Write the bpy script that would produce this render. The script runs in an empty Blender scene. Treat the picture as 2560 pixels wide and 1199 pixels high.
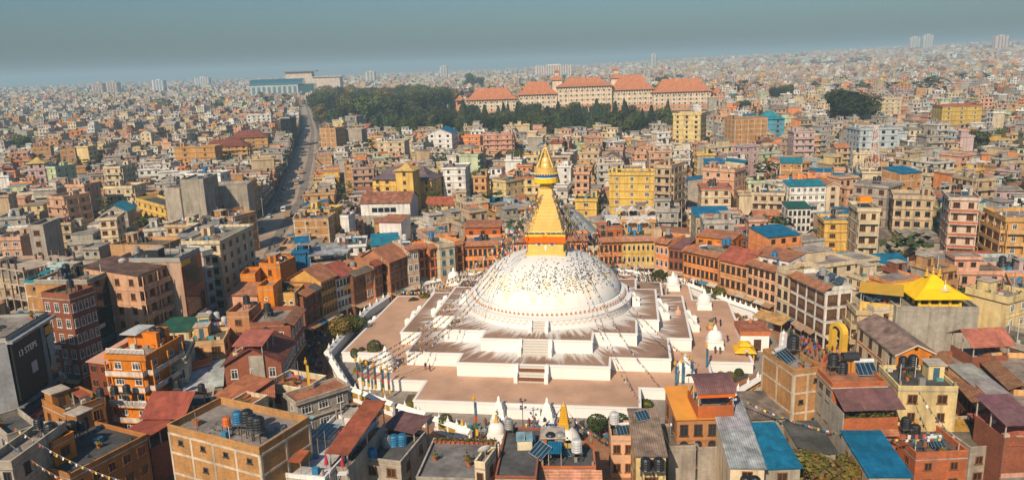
import bpy, math, random, numpy as np
from mathutils import Vector, Matrix, Euler
R = random.Random(7)
rad = math.radians
SC = bpy.context.scene
COL = SC.collection
# ------------------------------------------------------------------ camera, sky, sun, exposure
cam_d = bpy.data.cameras.new('camera')
cam_d.sensor_width = 36.0
cam_d.lens = 36.0 * 1900.0 / 2560.0
cam_d.clip_start = 0.5
cam_d.clip_end = 40000
cam = bpy.data.objects.new('camera', cam_d)
COL.objects.link(cam)
PITCH, ROLL, CAMZ = 0.2262, 0.0337, 60.0
cam.matrix_world = Matrix.Translation((0, 0, CAMZ)) @ Matrix.Rotation(math.pi / 2 - PITCH, 4, 'X') @ Matrix.Rotation(-ROLL, 4, 'Z')
SC.camera = cam
SUN_AZ, SUN_EL = rad(24), rad(37)          # azimuth measured from straight behind the camera towards the left
world = bpy.data.worlds.new('World')
SC.world = world
world.use_nodes = True
wn = world.node_tree
bg = wn.nodes['Background']
sky = wn.nodes.new('ShaderNodeTexSky')
sky.sky_type = 'NISHITA'
sky.sun_disc = False
sky.sun_elevation = SUN_EL
sky.sun_rotation = math.pi + SUN_AZ
sky.dust_density = 2.0
sky.air_density = 1.3
sky.ozone_density = 2.5
tint = wn.nodes.new('ShaderNodeMix')
tint.data_type = 'RGBA'
tint.blend_type = 'MULTIPLY'
tint.inputs['Factor'].default_value = 1.0
tint.inputs['B'].default_value = (0.52, 0.73, 0.92, 1)
wn.links.new(sky.outputs[0], tint.inputs['A'])
wn.links.new(tint.outputs['Result'], bg.inputs[0])
bg.inputs[1].default_value = 0.082
sun_d = bpy.data.lights.new('sun', 'SUN')
sun_d.energy = 5.0
sun_d.angle = rad(0.6)
sun_d.color = (1.0, 0.82, 0.61)
sun = bpy.data.objects.new('sun', sun_d)
COL.objects.link(sun)
sd = Vector((-math.sin(SUN_AZ) * math.cos(SUN_EL), -math.cos(SUN_AZ) * math.cos(SUN_EL), math.sin(SUN_EL)))
sun.rotation_euler = sd.to_track_quat('Z', 'Y').to_euler()
vs = SC.view_settings
vs.view_transform = 'Standard'
vs.look = 'None'
vs.gamma = 1.0
vs.use_curve_mapping = False
vs.exposure = 0.12
SC.cycles.use_denoising = True
SC.cycles.max_bounces = 5
SC.cycles.diffuse_bounces = 2
SC.cycles.glossy_bounces = 2
SC.cycles.transmission_bounces = 2
SC.cycles.volume_bounces = 0
SC.cycles.transparent_max_bounces = 4
HAZE_DENSITY = 0.00022
HAZE_COLOR = (0.60, 0.86, 1.0)

# ------------------------------------------------------------------ materials: every one tints the face colour "Col"
MATS = {}


def material(name, rough=0.9, metal=0.0, noise=(0.35, 0.75, 1.1), fine=None, streak=0.0, pattern=None, bump=0.0, spec=0.3, objcol=False, grime=(0.10, 0.08, 0.06)):
    m = bpy.data.materials.new(name)
    m.use_nodes = True
    nt = m.node_tree
    N, L = nt.nodes, nt.links
    bs = N['Principled BSDF']
    bs.inputs['Roughness'].default_value = rough
    bs.inputs['Metallic'].default_value = metal
    bs.inputs['Specular IOR Level'].default_value = spec
    at = N.new('ShaderNodeAttribute')
    at.attribute_name = 'Col'
    c = at.outputs['Color']
    if objcol:
        oi = N.new('ShaderNodeObjectInfo')
        mx = N.new('ShaderNodeMix'); mx.data_type = 'RGBA'; mx.blend_type = 'MULTIPLY'; mx.inputs['Factor'].default_value = 1
        L.new(c, mx.inputs['A']); L.new(oi.outputs['Color'], mx.inputs['B'])
        c = mx.outputs['Result']
    ge = N.new('ShaderNodeNewGeometry')

    def mul(c, fac_socket, lo, hi):
        mr = N.new('ShaderNodeMapRange')
        mr.inputs['To Min'].default_value = lo; mr.inputs['To Max'].default_value = hi
        mr.inputs['From Min'].default_value = 0.3; mr.inputs['From Max'].default_value = 0.7
        L.new(fac_socket, mr.inputs['Value'])
        mx = N.new('ShaderNodeMix'); mx.data_type = 'RGBA'; mx.blend_type = 'MULTIPLY'; mx.inputs['Factor'].default_value = 1
        L.new(c, mx.inputs['A']); L.new(mr.outputs['Result'], mx.inputs['B'])
        return mx.outputs['Result']

    def ntex(scale, detail=4.0, vec=None):
        n = N.new('ShaderNodeTexNoise')
        n.inputs['Scale'].default_value = scale
        n.inputs['Detail'].default_value = detail
        L.new(vec or ge.outputs['Position'], n.inputs['Vector'])
        return n.outputs['Fac']

    def mapped(s, src=None):
        mp = N.new('ShaderNodeMapping')
        mp.inputs['Scale'].default_value = s
        L.new(src or ge.outputs['Position'], mp.inputs['Vector'])
        return mp.outputs['Vector']
    if noise:
        c = mul(c, ntex(noise[0]), noise[1], noise[2])
    if fine:
        c = mul(c, ntex(fine[0], 2.0), fine[1], fine[2])
    uv = N.new('ShaderNodeUVMap')
    height = None
    if pattern == 'brick':
        b = N.new('ShaderNodeTexBrick')
        b.inputs['Scale'].default_value = 1.0
        b.inputs['Brick Width'].default_value = 0.5
        b.inputs['Row Height'].default_value = 0.16
        b.inputs['Mortar Size'].default_value = 0.018
        b.inputs['Color1'].default_value = (1.1, 1.05, 1, 1)
        b.inputs['Color2'].default_value = (0.84, 0.80, 0.78, 1)
        b.inputs['Mortar'].default_value = (0.95, 1.0, 1.0, 1)
        L.new(uv.outputs['UV'], b.inputs['Vector'])
        mx = N.new('ShaderNodeMix'); mx.data_type = 'RGBA'; mx.blend_type = 'MULTIPLY'; mx.inputs['Factor'].default_value = 0.9
        L.new(c, mx.inputs['A']); L.new(b.outputs['Color'], mx.inputs['B'])
        c = mx.outputs['Result']
    if pattern in ('corrug', 'tile'):
        w = N.new('ShaderNodeTexWave')
        w.wave_type = 'BANDS'
        w.bands_direction = 'X' if pattern == 'corrug' else 'Y'
        w.inputs['Scale'].default_value = 1.0 if pattern == 'corrug' else 0.85
        w.inputs['Distortion'].default_value = 0.25 if pattern == 'corrug' else 1.2
        L.new(uv.outputs['UV'], w.inputs['Vector'])
        c = mul(c, w.outputs['Fac'], 0.80, 1.08)
        height = w.outputs['Fac']
        # sheets and tile batches of slightly different age
        vo = N.new('ShaderNodeTexVoronoi'); vo.feature = 'F1'; vo.distance = 'CHEBYCHEV'; vo.inputs['Scale'].default_value = 1.0
        L.new(mapped((0.9, 0.42, 1), uv.outputs['UV']), vo.inputs['Vector'])
        sp = N.new('ShaderNodeSeparateColor'); L.new(vo.outputs['Color'], sp.inputs[0])
        c = mul(c, sp.outputs[0], 0.86, 1.08)
    if pattern == 'gild':
        b = N.new('ShaderNodeTexBrick')
        b.inputs['Scale'].default_value = 1.0; b.inputs['Brick Width'].default_value = 0.8; b.inputs['Row Height'].default_value = 0.4
        b.inputs['Mortar Size'].default_value = 0.02; b.offset = 0.0
        b.inputs['Color1'].default_value = (1.05, 1.02, 1, 1); b.inputs['Color2'].default_value = (0.9, 0.88, 0.85, 1); b.inputs['Mortar'].default_value = (0.72, 0.66, 0.55, 1)
        L.new(uv.outputs['UV'], b.inputs['Vector'])
        mx = N.new('ShaderNodeMix'); mx.data_type = 'RGBA'; mx.blend_type = 'MULTIPLY'; mx.inputs['Factor'].default_value = 0.8
        L.new(c, mx.inputs['A']); L.new(b.outputs['Color'], mx.inputs['B']); c = mx.outputs['Result']
    if streak:
        f = ntex(1.0, 5.0, mapped((1.1, 1.1, 0.10)))
        mr = N.new('ShaderNodeMapRange'); mr.inputs['From Min'].default_value = 0.48; mr.inputs['From Max'].default_value = 0.72
        mr.inputs['To Max'].default_value = streak
        L.new(f, mr.inputs['Value'])
        mx = N.new('ShaderNodeMix'); mx.data_type = 'RGBA'
        L.new(mr.outputs['Result'], mx.inputs['Factor']); L.new(c, mx.inputs['A']); mx.inputs['B'].default_value = (*grime, 1)
        c = mx.outputs['Result']
    if bump:
        bp = N.new('ShaderNodeBump'); bp.inputs['Strength'].default_value = bump; bp.inputs['Distance'].default_value = 0.06
        L.new(height or ntex(3.0), bp.inputs['Height']); L.new(bp.outputs['Normal'], bs.inputs['Normal'])
    L.new(c, bs.inputs['Base Color'])
    MATS[name] = m
    return m


material('plaster', 0.92, noise=(0.22, 0.78, 1.08), fine=(1.7, 0.88, 1.06), streak=0.5)
material('brick', 0.95, noise=(0.4, 0.75, 1.12), fine=(2.5, 0.85, 1.1), streak=0.32, pattern='brick')
material('concrete', 0.95, noise=(0.3, 0.72, 1.12), fine=(1.5, 0.85, 1.08), streak=0.5)
material('metal', 0.55, 0.15, noise=(0.5, 0.8, 1.1), streak=0.0, pattern='corrug', bump=0.5, fine=(1.3, 0.8, 1.1))
material('rustmetal', 0.7, 0.1, noise=(0.8, 0.62, 1.2), pattern='corrug', bump=0.5, fine=(0.45, 0.6, 1.2))
material('tile', 0.9, noise=(0.6, 0.72, 1.15), pattern='tile', bump=0.5, fine=(2.2, 0.75, 1.1))
material('roofslab', 0.95, noise=(0.28, 0.55, 1.15), fine=(1.2, 0.75, 1.1))
material('wood', 0.7, noise=(1.2, 0.7, 1.15))
material('paint', 0.6, noise=(0.6, 0.88, 1.05))
material('cloth', 0.9, noise=(0.9, 0.85, 1.08))
material('plastic', 0.45, noise=(1.0, 0.8, 1.1), spec=0.5)
material('glass', 0.12, noise=(0.6, 0.6, 1.3), spec=0.6)
material('gold', 0.42, 0.12, noise=(0.5, 0.9, 1.06), pattern='gild', spec=0.5)
material('goldplain', 0.36, 0.25, noise=(0.8, 0.9, 1.05), spec=0.5)
material('leaf', 0.85, noise=(0.9, 0.6, 1.35), fine=(0.25, 0.8, 1.15), objcol=True, spec=0.15)
material('bark', 0.95, noise=(1.5, 0.6, 1.2))
material('skin', 0.8, noise=None, objcol=False)
material('outfit', 0.9, noise=None, objcol=True)
material('vehicle', 0.3, noise=None, spec=0.5)
material('paving', 0.95, noise=(0.12, 0.72, 1.12), fine=(1.3, 0.8, 1.12), streak=0.0)

# ------------------------------------------------------------------ mesh building


class MB:
    """Collects quads and polygons, with metre UVs and a face colour; build() links them as one mesh object."""

    def __init__(s):
        s.v = []; s.f = []; s.m = []; s.c = []; s.uv = []; s.mats = []; s.T = None; s.smooth = False

    def poly(s, pts, mat, col, uv=None):
        if mat not in s.mats:
            s.mats.append(mat)
        if uv is None:
            p0 = pts[0]; p1 = pts[1]; pl = pts[-1]
            a = math.dist(p0, p1); b = math.dist(p0, pl)
            if len(pts) == 4:
                uv = ((0, 0), (a, 0), (a, b), (0, b))
            else:
                uv = ((0, 0), (a, 0), (a * .5, b)) if len(pts) == 3 else [(p[0], p[1]) for p in pts]
        T = s.T
        if T is not None:
            ox, oy, oz, c, n = T
            pts = [(ox + c * p[0] - n * p[1], oy + n * p[0] + c * p[1], oz + p[2]) for p in pts]
        i = len(s.v)
        s.v.extend(pts)
        k = len(pts)
        s.f.append(tuple(range(i, i + k)))
        s.m.append(s.mats.index(mat)); s.c.append((col, k)); s.uv.extend(uv)

    def box(s, x0, x1, y0, y1, z0, z1, mat, col, top=None, skip=''):
        tm, tc = top or (mat, col)
        if 'f' not in skip: s.poly([(x0, y0, z0), (x1, y0, z0), (x1, y0, z1), (x0, y0, z1)], mat, col)
        if 'r' not in skip: s.poly([(x1, y0, z0), (x1, y1, z0), (x1, y1, z1), (x1, y0, z1)], mat, col)
        if 'b' not in skip: s.poly([(x1, y1, z0), (x0, y1, z0), (x0, y1, z1), (x1, y1, z1)], mat, col)
        if 'l' not in skip: s.poly([(x0, y1, z0), (x0, y0, z0), (x0, y0, z1), (x0, y1, z1)], mat, col)
        if 't' not in skip: s.poly([(x0, y0, z1), (x1, y0, z1), (x1, y1, z1), (x0, y1, z1)], tm, tc)
        if 'u' not in skip: s.poly([(x0, y1, z0), (x1, y1, z0), (x1, y0, z0), (x0, y0, z0)], mat, col)

    def lathe(s, prof, n, mat, col, c=(0, 0), a0=0.0, cols=None, cap=True):
        """prof: [(r, z)] from the bottom up."""
        for j in range(len(prof) - 1):
            r0, z0 = prof[j]; r1, z1 = prof[j + 1]
            cc = cols[j] if cols else col
            for i in range(n):
                t0 = a0 + 2 * math.pi * i / n; t1 = a0 + 2 * math.pi * (i + 1) / n
                q = [(c[0] + r0 * math.cos(t0), c[1] + r0 * math.sin(t0), z0), (c[0] + r0 * math.cos(t1), c[1] + r0 * math.sin(t1), z0),
                     (c[0] + r1 * math.cos(t1), c[1] + r1 * math.sin(t1), z1), (c[0] + r1 * math.cos(t0), c[1] + r1 * math.sin(t0), z1)]
                if r1 < 1e-6: q = q[:3]
                elif r0 < 1e-6: q = [q[0], q[2], q[3]]
                s.poly(q, mat, cc)
        if cap and prof[-1][0] > 1e-6:
            r, z = prof[-1]
            s.poly([(c[0] + r * math.cos(a0 + 2 * math.pi * i / n), c[1] + r * math.sin(a0 + 2 * math.pi * i / n), z) for i in range(n)], mat, cols[-1] if cols else col)

    def tube(s, pts, r, n, mat, col, taper=None):
        pts = [Vector(p) for p in pts]
        rings = []
        for i, p in enumerate(pts):
            d = (pts[min(i + 1, len(pts) - 1)] - pts[max(i - 1, 0)]).normalized()
            u = d.cross(Vector((0, 0, 1)) if abs(d.z) < .9 else Vector((1, 0, 0))).normalized()
            w = d.cross(u)
            rr = r if taper is None else r + (taper - r) * i / (len(pts) - 1)
            rings.append([tuple(p + (u * math.cos(2 * math.pi * k / n) + w * math.sin(2 * math.pi * k / n)) * rr) for k in range(n)])
        for a, b in zip(rings, rings[1:]):
            for k in range(n):
                s.poly([a[k], b[k], b[(k + 1) % n], a[(k + 1) % n]], mat, col)
        s.poly(rings[-1], mat, col)

    def mesh(s, name):
        me = bpy.data.meshes.new(name)
        nv = len(s.v); nf = len(s.f)
        me.vertices.add(nv)
        me.vertices.foreach_set('co', np.asarray(s.v, dtype=np.float32).ravel())
        ks = np.array([k for _, k in s.c], dtype=np.int32)
        me.loops.add(nv)
        me.loops.foreach_set('vertex_index', np.arange(nv, dtype=np.int32))
        me.polygons.add(nf)
        st = np.zeros(nf, dtype=np.int32); st[1:] = np.cumsum(ks)[:-1]
        me.polygons.foreach_set('loop_start', st)
        me.polygons.foreach_set('material_index', np.asarray(s.m, dtype=np.int32))
        uvl = me.uv_layers.new(name='UVMap')
        uvl.data.foreach_set('uv', np.asarray(s.uv, dtype=np.float32).ravel())
        ca = me.color_attributes.new('Col', 'FLOAT_COLOR', 'CORNER')
        cols = np.ones((nf, 4), dtype=np.float32)
        cols[:, :3] = np.asarray([c[:3] for c, _ in s.c], dtype=np.float32)
        ca.data.foreach_set('color', np.repeat(cols, ks, axis=0).ravel())
        for mn in s.mats:
            me.materials.append(MATS[mn])
        me.update(calc_edges=True)
        if s.smooth:
            me.polygons.foreach_set('use_smooth', np.ones(nf, dtype=bool))
            weld(me)
        return me

    def build(s, name, parent=None, loc=(0, 0, 0), rz=0.0):
        return link(name, s.mesh(name), parent, loc, rz)


def weld(me):
    import bmesh
    bm = bmesh.new(); bm.from_mesh(me)
    bmesh.ops.remove_doubles(bm, verts=bm.verts, dist=0.0005)
    bm.to_mesh(me); bm.free()


def link(name, data, parent=None, loc=(0, 0, 0), rz=0.0):
    o = bpy.data.objects.new(name, data)
    COL.objects.link(o)
    o.location = loc
    if rz: o.rotation_euler = (0, 0, rz)
    if parent is not None: o.parent = parent
    return o


LABELS = {}


def tag(o, label, cat, group=None):
    o['label'] = label; o['category'] = cat
    if group: o['group'] = group
    LABELS.setdefault(label, []).append(o)
    return o


def thing(name, label, cat, loc=(0, 0, 0), rz=0.0, group=None):
    return tag(link(name, None, None, loc, rz), label, cat, group)


def structure(name, mb_or_mesh, loc=(0, 0, 0)):
    o = mb_or_mesh.build(name) if isinstance(mb_or_mesh, MB) else link(name, mb_or_mesh)
    o['kind'] = 'structure'
    return o


def copy_tree(src, loc=None, rz=None, parent=None):
    c = src.copy(); COL.objects.link(c)
    if parent is not None: c.parent = parent
    if loc is not None: c.location = loc
    if rz is not None: c.rotation_euler = (0, 0, rz)
    for ch in src.children: copy_tree(ch, parent=c)
    return c


def jit(c, a=0.06):
    k = 1 + R.uniform(-a, a)
    return tuple(max(0.0, min(1.0, x * k * (1 + R.uniform(-a, a) * .4))) for x in c)


SX, SY, SYAW = 7.848, 164.384, -0.1595     # stupa centre and turn


def st(x, y):
    c, s = math.cos(SYAW), math.sin(SYAW)
    return (SX + c * x - s * y, SY + s * x + c * y)


def inside(pt, pg):
    x, y = pt; r = False; j = len(pg) - 1
    for i in range(len(pg)):
        if (pg[i][1] > y) != (pg[j][1] > y) and x < (pg[j][0] - pg[i][0]) * (y - pg[i][1]) / (pg[j][1] - pg[i][1]) + pg[i][0]: r = not r
        j = i
    return r


def terrain(x, y):
    d = math.hypot(x, y)
    t = max(0.0, min(1.0, (d - 1500) / 5500)); t = t * t * (3 - 2 * t)
    a = math.atan2(x, y)                    # 0 straight ahead, positive to the right
    k = max(0.0, min(1.0, (a + 0.12) / 0.75))
    return t * (4 + 92 * k * k * (3 - 2 * k) + 6 * math.sin(a * 9) * k)


def pix(x, y, z):
    """where the camera sees a place, in photograph pixels (used to keep sight lines free)"""
    z -= CAMZ
    c, s = math.cos(PITCH), math.sin(PITCH)
    zc = y * c - z * s
    if zc < 1: return (-9999, -9999)
    u = 1900 * x / zc; v = -1900 * (y * s + z * c) / zc
    cr, sr = math.cos(ROLL), math.sin(ROLL)
    return (1280 + cr * u + sr * v, 599.5 - sr * u + cr * v)


# ------------------------------------------------------------------ ground, streets, plaza
EARTH = (0.15, 0.11, 0.08)
g = MB()
radii = [0, 60, 140, 260, 420, 640, 900, 1200, 1600, 2000, 2500, 3000, 3600, 4300, 5200, 6300, 7600, 9200, 11500, 14000]
NA = 96
for a, b in zip(radii, radii[1:]):
    for i in range(NA):
        t0, t1 = 2 * math.pi * i / NA, 2 * math.pi * (i + 1) / NA
        q = [(r * math.sin(t), r * math.cos(t)) for r, t in ((a, t0), (b, t0), (b, t1), (a, t1))]
        pts = [(x, y, terrain(x, y) - (0 if math.hypot(x, y) < 1400 else 0.0)) for x, y in q]
        if a == 0: pts = [pts[0], pts[1], pts[2]]
        g.poly(pts[::-1], 'paving', EARTH, [(0, 0)] * len(pts))
structure('ground', g)


def sheet(name, pts, z, mat, col):
    m = MB(); m.poly([(x, y, z) for x, y in pts], mat, col, [(x, y) for x, y in pts])
    return structure(name, m)


def ring_sheet(name, r0, r1, z, mat, col, n=72):
    m = MB()
    for i in range(n):
        t0, t1 = 2 * math.pi * i / n, 2 * math.pi * (i + 1) / n
        m.poly([(SX + r * math.cos(t), SY + r * math.sin(t), z) for r, t in ((r0, t0), (r1, t0), (r1, t1), (r0, t1))], mat, col)
    return structure(name, m)


ring_sheet('plaza_pavement', 49.5, 68, 0.012, 'paving', (0.34, 0.17, 0.085))
ring_sheet('courtyard_pavement', 8, 49.5, 0.02, 'paving', (0.30, 0.25, 0.21))
sheet('east_plaza', [(58, 128), (72, 126), (76, 150), (72, 172), (60, 172)], 0.016, 'paving', (0.35, 0.18, 0.09))
ROADC = [(-86, 100), (-84, 130), (-83.5, 160), (-82, 190), (-80.5, 211), (-83.5, 240), (-90.5, 274), (-104.5, 362), (-142.7, 531), (-201.8, 781), (-278.8, 1071), (-378, 1441)]


def road_strip(off0, off1, z, col, name, mat='paving'):
    m = MB(); P = []
    for i, (x, y) in enumerate(ROADC):
        a = ROADC[max(0, i - 1)]; b = ROADC[min(len(ROADC) - 1, i + 1)]
        d = math.hypot(b[0] - a[0], b[1] - a[1]); n = ((b[1] - a[1]) / d, -(b[0] - a[0]) / d)
        k = 1.25 if 3 < i < 9 else 1.0
        P.append(((x + n[0] * off0 * k, y + n[1] * off0 * k), (x + n[0] * off1 * k, y + n[1] * off1 * k)))
    for (a0, a1), (b0, b1) in zip(P, P[1:]):
        m.poly([(*a0, z), (*a1, z), (*b1, z), (*b0, z)], mat, col)
    return structure(name, m), P


road_strip(-6.2, 6.2, 0.016, (0.40, 0.31, 0.23), 'road')
road_strip(1.2, 4.4, 0.022, (0.22, 0.19, 0.165), 'asphalt_lane')


def kerb(off0, off1, name):
    m = MB(); _, P = road_strip(off0, off1, 0.13, (0.28, 0.24, 0.2), name, 'concrete')


kerb(-8.2, -6.25, 'pavement_left'); kerb(6.25, 7.6, 'pavement_right')
PARK = [(-206.2, 823.2), (-142.6, 735.9), (-98.0, 640.2), (-41.9, 640.6), (5.8, 590.2), (47.4, 590.4), (126.4, 565.4), (151.2, 643.1), (215.1, 755.9), (245.0, 870.1), (150.6, 960.2), (-53.3, 1000.4), (-95, 1160), (-195.4, 1406.4), (-344.2, 1418.9)]
sheet('park_lawn', PARK, 0.012, 'paving', (0.075, 0.085, 0.03))

# haze: pale air over the whole valley
hz = MB()
hz.box(-14500, 14500, -14500, 14500, -1.0, 150.0, 'paint', (1, 1, 1))
hzo = hz.build('haze')
hzo['kind'] = 'stuff'
hm = bpy.data.materials.new('haze_air')
hm.use_nodes = True
hm.node_tree.nodes.clear()
ho = hm.node_tree.nodes.new('ShaderNodeOutputMaterial')
hv = hm.node_tree.nodes.new('ShaderNodeVolumePrincipled')
hv.inputs['Color'].default_value = (*HAZE_COLOR, 1)
hv.inputs['Density'].default_value = HAZE_DENSITY
hv.inputs['Anisotropy'].default_value = 0.0
hm.node_tree.links.new(hv.outputs[0], ho.inputs['Volume'])
hzo.data.materials.clear()
hzo.data.materials.append(hm)

# ------------------------------------------------------------------ the stupa


def stupa_materials():
    def base(name):
        m = bpy.data.materials.new(name); m.use_nodes = True
        nt = m.node_tree; MATS[name] = m
        nt.nodes['Principled BSDF'].inputs['Roughness'].default_value = 0.9
        nt.nodes['Principled BSDF'].inputs['Specular IOR Level'].default_value = 0.2
        return nt, nt.nodes, nt.links

    def tex(N, L, vec, scale, detail=5):
        n = N.new('ShaderNodeTexNoise'); n.inputs['Scale'].default_value = scale; n.inputs['Detail'].default_value = detail
        L.new(vec, n.inputs['Vector']); return n.outputs['Fac']

    def rng(N, L, s, a, b, lo=0.0, hi=1.0):
        r = N.new('ShaderNodeMapRange'); r.inputs['From Min'].default_value = a; r.inputs['From Max'].default_value = b
        r.inputs['To Min'].default_value = lo; r.inputs['To Max'].default_value = hi
        L.new(s, r.inputs['Value']); return r.outputs['Result']

    def mix(N, L, f, a, b):
        m = N.new('ShaderNodeMix'); m.data_type = 'RGBA'
        if isinstance(f, float): m.inputs['Factor'].default_value = f
        else: L.new(f, m.inputs['Factor'])
        for k, v in (('A', a), ('B', b)):
            if isinstance(v, tuple): m.inputs[k].default_value = (*v, 1)
            else: L.new(v, m.inputs[k])
        return m.outputs['Result']

    def math_(N, L, op, a, b=None):
        m = N.new('ShaderNodeMath'); m.operation = op
        for i, v in enumerate((a, b)):
            if v is None: continue
            if isinstance(v, (int, float)): m.inputs[i].default_value = v
            else: L.new(v, m.inputs[i])
        return m.outputs[0]

    # terrace tops: brown lime-washed slabs, the wash thrown outwards from the dome in runs
    for name, r_in, r_out, wash in (('terrace_low', 0, 1, 0), ('terrace_mid', 22.5, 34.5, 1), ('terrace_high', 17.0, 27.6, 1)):
        nt, N, L = base(name)
        tc = N.new('ShaderNodeTexCoord'); P = tc.outputs['Object']
        ka = (0.56, 0.345, 0.23) if not wash else (0.34, 0.215, 0.15)
        brown = mix(N, L, rng(N, L, tex(N, L, P, 0.16), 0.35, 0.68), ka, tuple(q * .72 for q in ka))
        brown = mix(N, L, rng(N, L, tex(N, L, P, 0.09, 3), 0.58, 0.70, 0, 0.55), brown, tuple(q * 1.08 for q in ka))
        brown = mix(N, L, rng(N, L, tex(N, L, P, 1.4, 6), 0.55, 0.8, 0, 0.3), brown, (0.16, 0.11, 0.085))
        col = brown
        if wash:
            sp = N.new('ShaderNodeSeparateXYZ'); L.new(P, sp.inputs[0])
            ang = math_(N, L, 'ARCTAN2', sp.outputs[1], sp.outputs[0])
            r2 = math_(N, L, 'ADD', math_(N, L, 'MULTIPLY', sp.outputs[0], sp.outputs[0]), math_(N, L, 'MULTIPLY', sp.outputs[1], sp.outputs[1]))
            rr = math_(N, L, 'SQRT', r2)
            cb = N.new('ShaderNodeCombineXYZ')
            L.new(math_(N, L, 'MULTIPLY', ang, 26.0), cb.inputs[0]); L.new(math_(N, L, 'MULTIPLY', rr, 0.10), cb.inputs[1])
            runs = tex(N, L, cb.outputs[0], 1.0, 6)
            cb2 = N.new('ShaderNodeCombineXYZ')
            L.new(math_(N, L, 'MULTIPLY', ang, 6.0), cb2.inputs[0]); L.new(math_(N, L, 'MULTIPLY', rr, 0.05), cb2.inputs[1])
            broad = tex(N, L, cb2.outputs[0], 1.0, 3)
            far = rng(N, L, rr, r_in, r_out, 0.46, -0.24)
            s = math_(N, L, 'ADD', math_(N, L, 'ADD', runs, math_(N, L, 'MULTIPLY', broad, 0.5)), far)
            f = rng(N, L, s, 0.82, 1.02, 0, 0.88)
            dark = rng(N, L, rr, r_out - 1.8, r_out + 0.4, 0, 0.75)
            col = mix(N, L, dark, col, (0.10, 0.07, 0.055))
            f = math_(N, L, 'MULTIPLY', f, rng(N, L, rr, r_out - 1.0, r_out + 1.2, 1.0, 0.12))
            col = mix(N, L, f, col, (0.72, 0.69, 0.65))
        L.new(col, N['Principled BSDF'].inputs['Base Color'])
    # whitewashed masonry
    nt, N, L = base('whitewash')
    tc = N.new('ShaderNodeTexCoord'); P = tc.outputs['Object']
    at = N.new('ShaderNodeAttribute'); at.attribute_name = 'Col'
    mp = N.new('ShaderNodeMapping'); mp.inputs['Scale'].default_value = (1.2, 1.2, 0.12); L.new(P, mp.inputs['Vector'])
    c = mix(N, L, rng(N, L, tex(N, L, mp.outputs[0], 1.0), 0.55, 0.78, 0, 0.22), (0.76, 0.74, 0.70), (0.56, 0.51, 0.44))
    c = mix(N, L, rng(N, L, tex(N, L, P, 0.35, 3), 0.55, 0.72, 0, 0.3), c, (0.66, 0.69, 0.70))
    m = N.new('ShaderNodeMix'); m.data_type = 'RGBA'; m.blend_type = 'MULTIPLY'; m.inputs['Factor'].default_value = 1
    L.new(c, m.inputs['A']); L.new(at.outputs['Color'], m.inputs['B'])
    L.new(m.outputs['Result'], N['Principled BSDF'].inputs['Base Color'])
    # dome: lime wash with saffron water thrown in arcs
    nt, N, L = base('domewash')
    tc = N.new('ShaderNodeTexCoord'); P = tc.outputs['Object']
    sp = N.new('ShaderNodeSeparateXYZ'); L.new(P, sp.inputs[0])
    ang = math_(N, L, 'ARCTAN2', sp.outputs[1], sp.outputs[0])
    wob = tex(N, L, P, 0.22, 4)
    a16 = math_(N, L, 'SINE', math_(N, L, 'ADD', math_(N, L, 'MULTIPLY', ang, 8.0), math_(N, L, 'MULTIPLY', wob, 1.6)))
    arc = math_(N, L, 'POWER', math_(N, L, 'ABSOLUTE', a16), 0.6)          # 0 at the petal joints
    edge = math_(N, L, 'ADD', 11.6, math_(N, L, 'MULTIPLY', arc, 3.2))       # height of the petal edge
    dz = math_(N, L, 'SUBTRACT', sp.outputs[2], edge)
    band = math_(N, L, 'MULTIPLY', rng(N, L, dz, -0.9, 0.5), rng(N, L, dz, 0.3, 2.9, 1.0, 0.0))
    band = math_(N, L, 'MULTIPLY', band, rng(N, L, tex(N, L, P, 0.4, 5), 0.3, 0.62))
    cb = N.new('ShaderNodeCombineXYZ'); L.new(math_(N, L, 'MULTIPLY', ang, 14.0), cb.inputs[0]); L.new(math_(N, L, 'MULTIPLY', sp.outputs[2], 0.12), cb.inputs[1])
    drip = rng(N, L, tex(N, L, cb.outputs[0], 1.0, 5), 0.52, 0.74, 0, 0.45)
    c = mix(N, L, rng(N, L, tex(N, L, P, 0.13, 4), 0.42, 0.66, 0, 0.6), (0.76, 0.74, 0.69), (0.62, 0.66, 0.68))
    c = mix(N, L, drip, c, (0.72, 0.62, 0.45))
    c = mix(N, L, math_(N, L, 'MULTIPLY', band, 0.6), c, (0.82, 0.58, 0.25))
    up = rng(N, L, math_(N, L, 'ADD', sp.outputs[2], math_(N, L, 'MULTIPLY', tex(N, L, P, 0.3), 4.0)), 18.0, 22.0, 0, 0.45)
    c = mix(N, L, up, c, (0.55, 0.52, 0.50))
    L.new(c, N['Principled BSDF'].inputs['Base Color'])


stupa_materials()
WH = (1, 1, 1)
stupa = thing('stupa', 'great white domed stupa with golden tower, painted eyes and stepped terraces', 'stupa', (SX, SY, 0), SYAW)


def outline(A, a, B):
    q = [(-a, -A), (a, -A), (a, -B), (B, -B), (B, -a), (A, -a)]
    pts = []
    cur = q
    for k in range(4):
        c, s = (1, 0, -1, 0)[k], (0, 1, 0, -1)[k]
        pts += [(c * x - s * y, s * x + c * y) for x, y in q[0:5]]
    return pts


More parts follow.
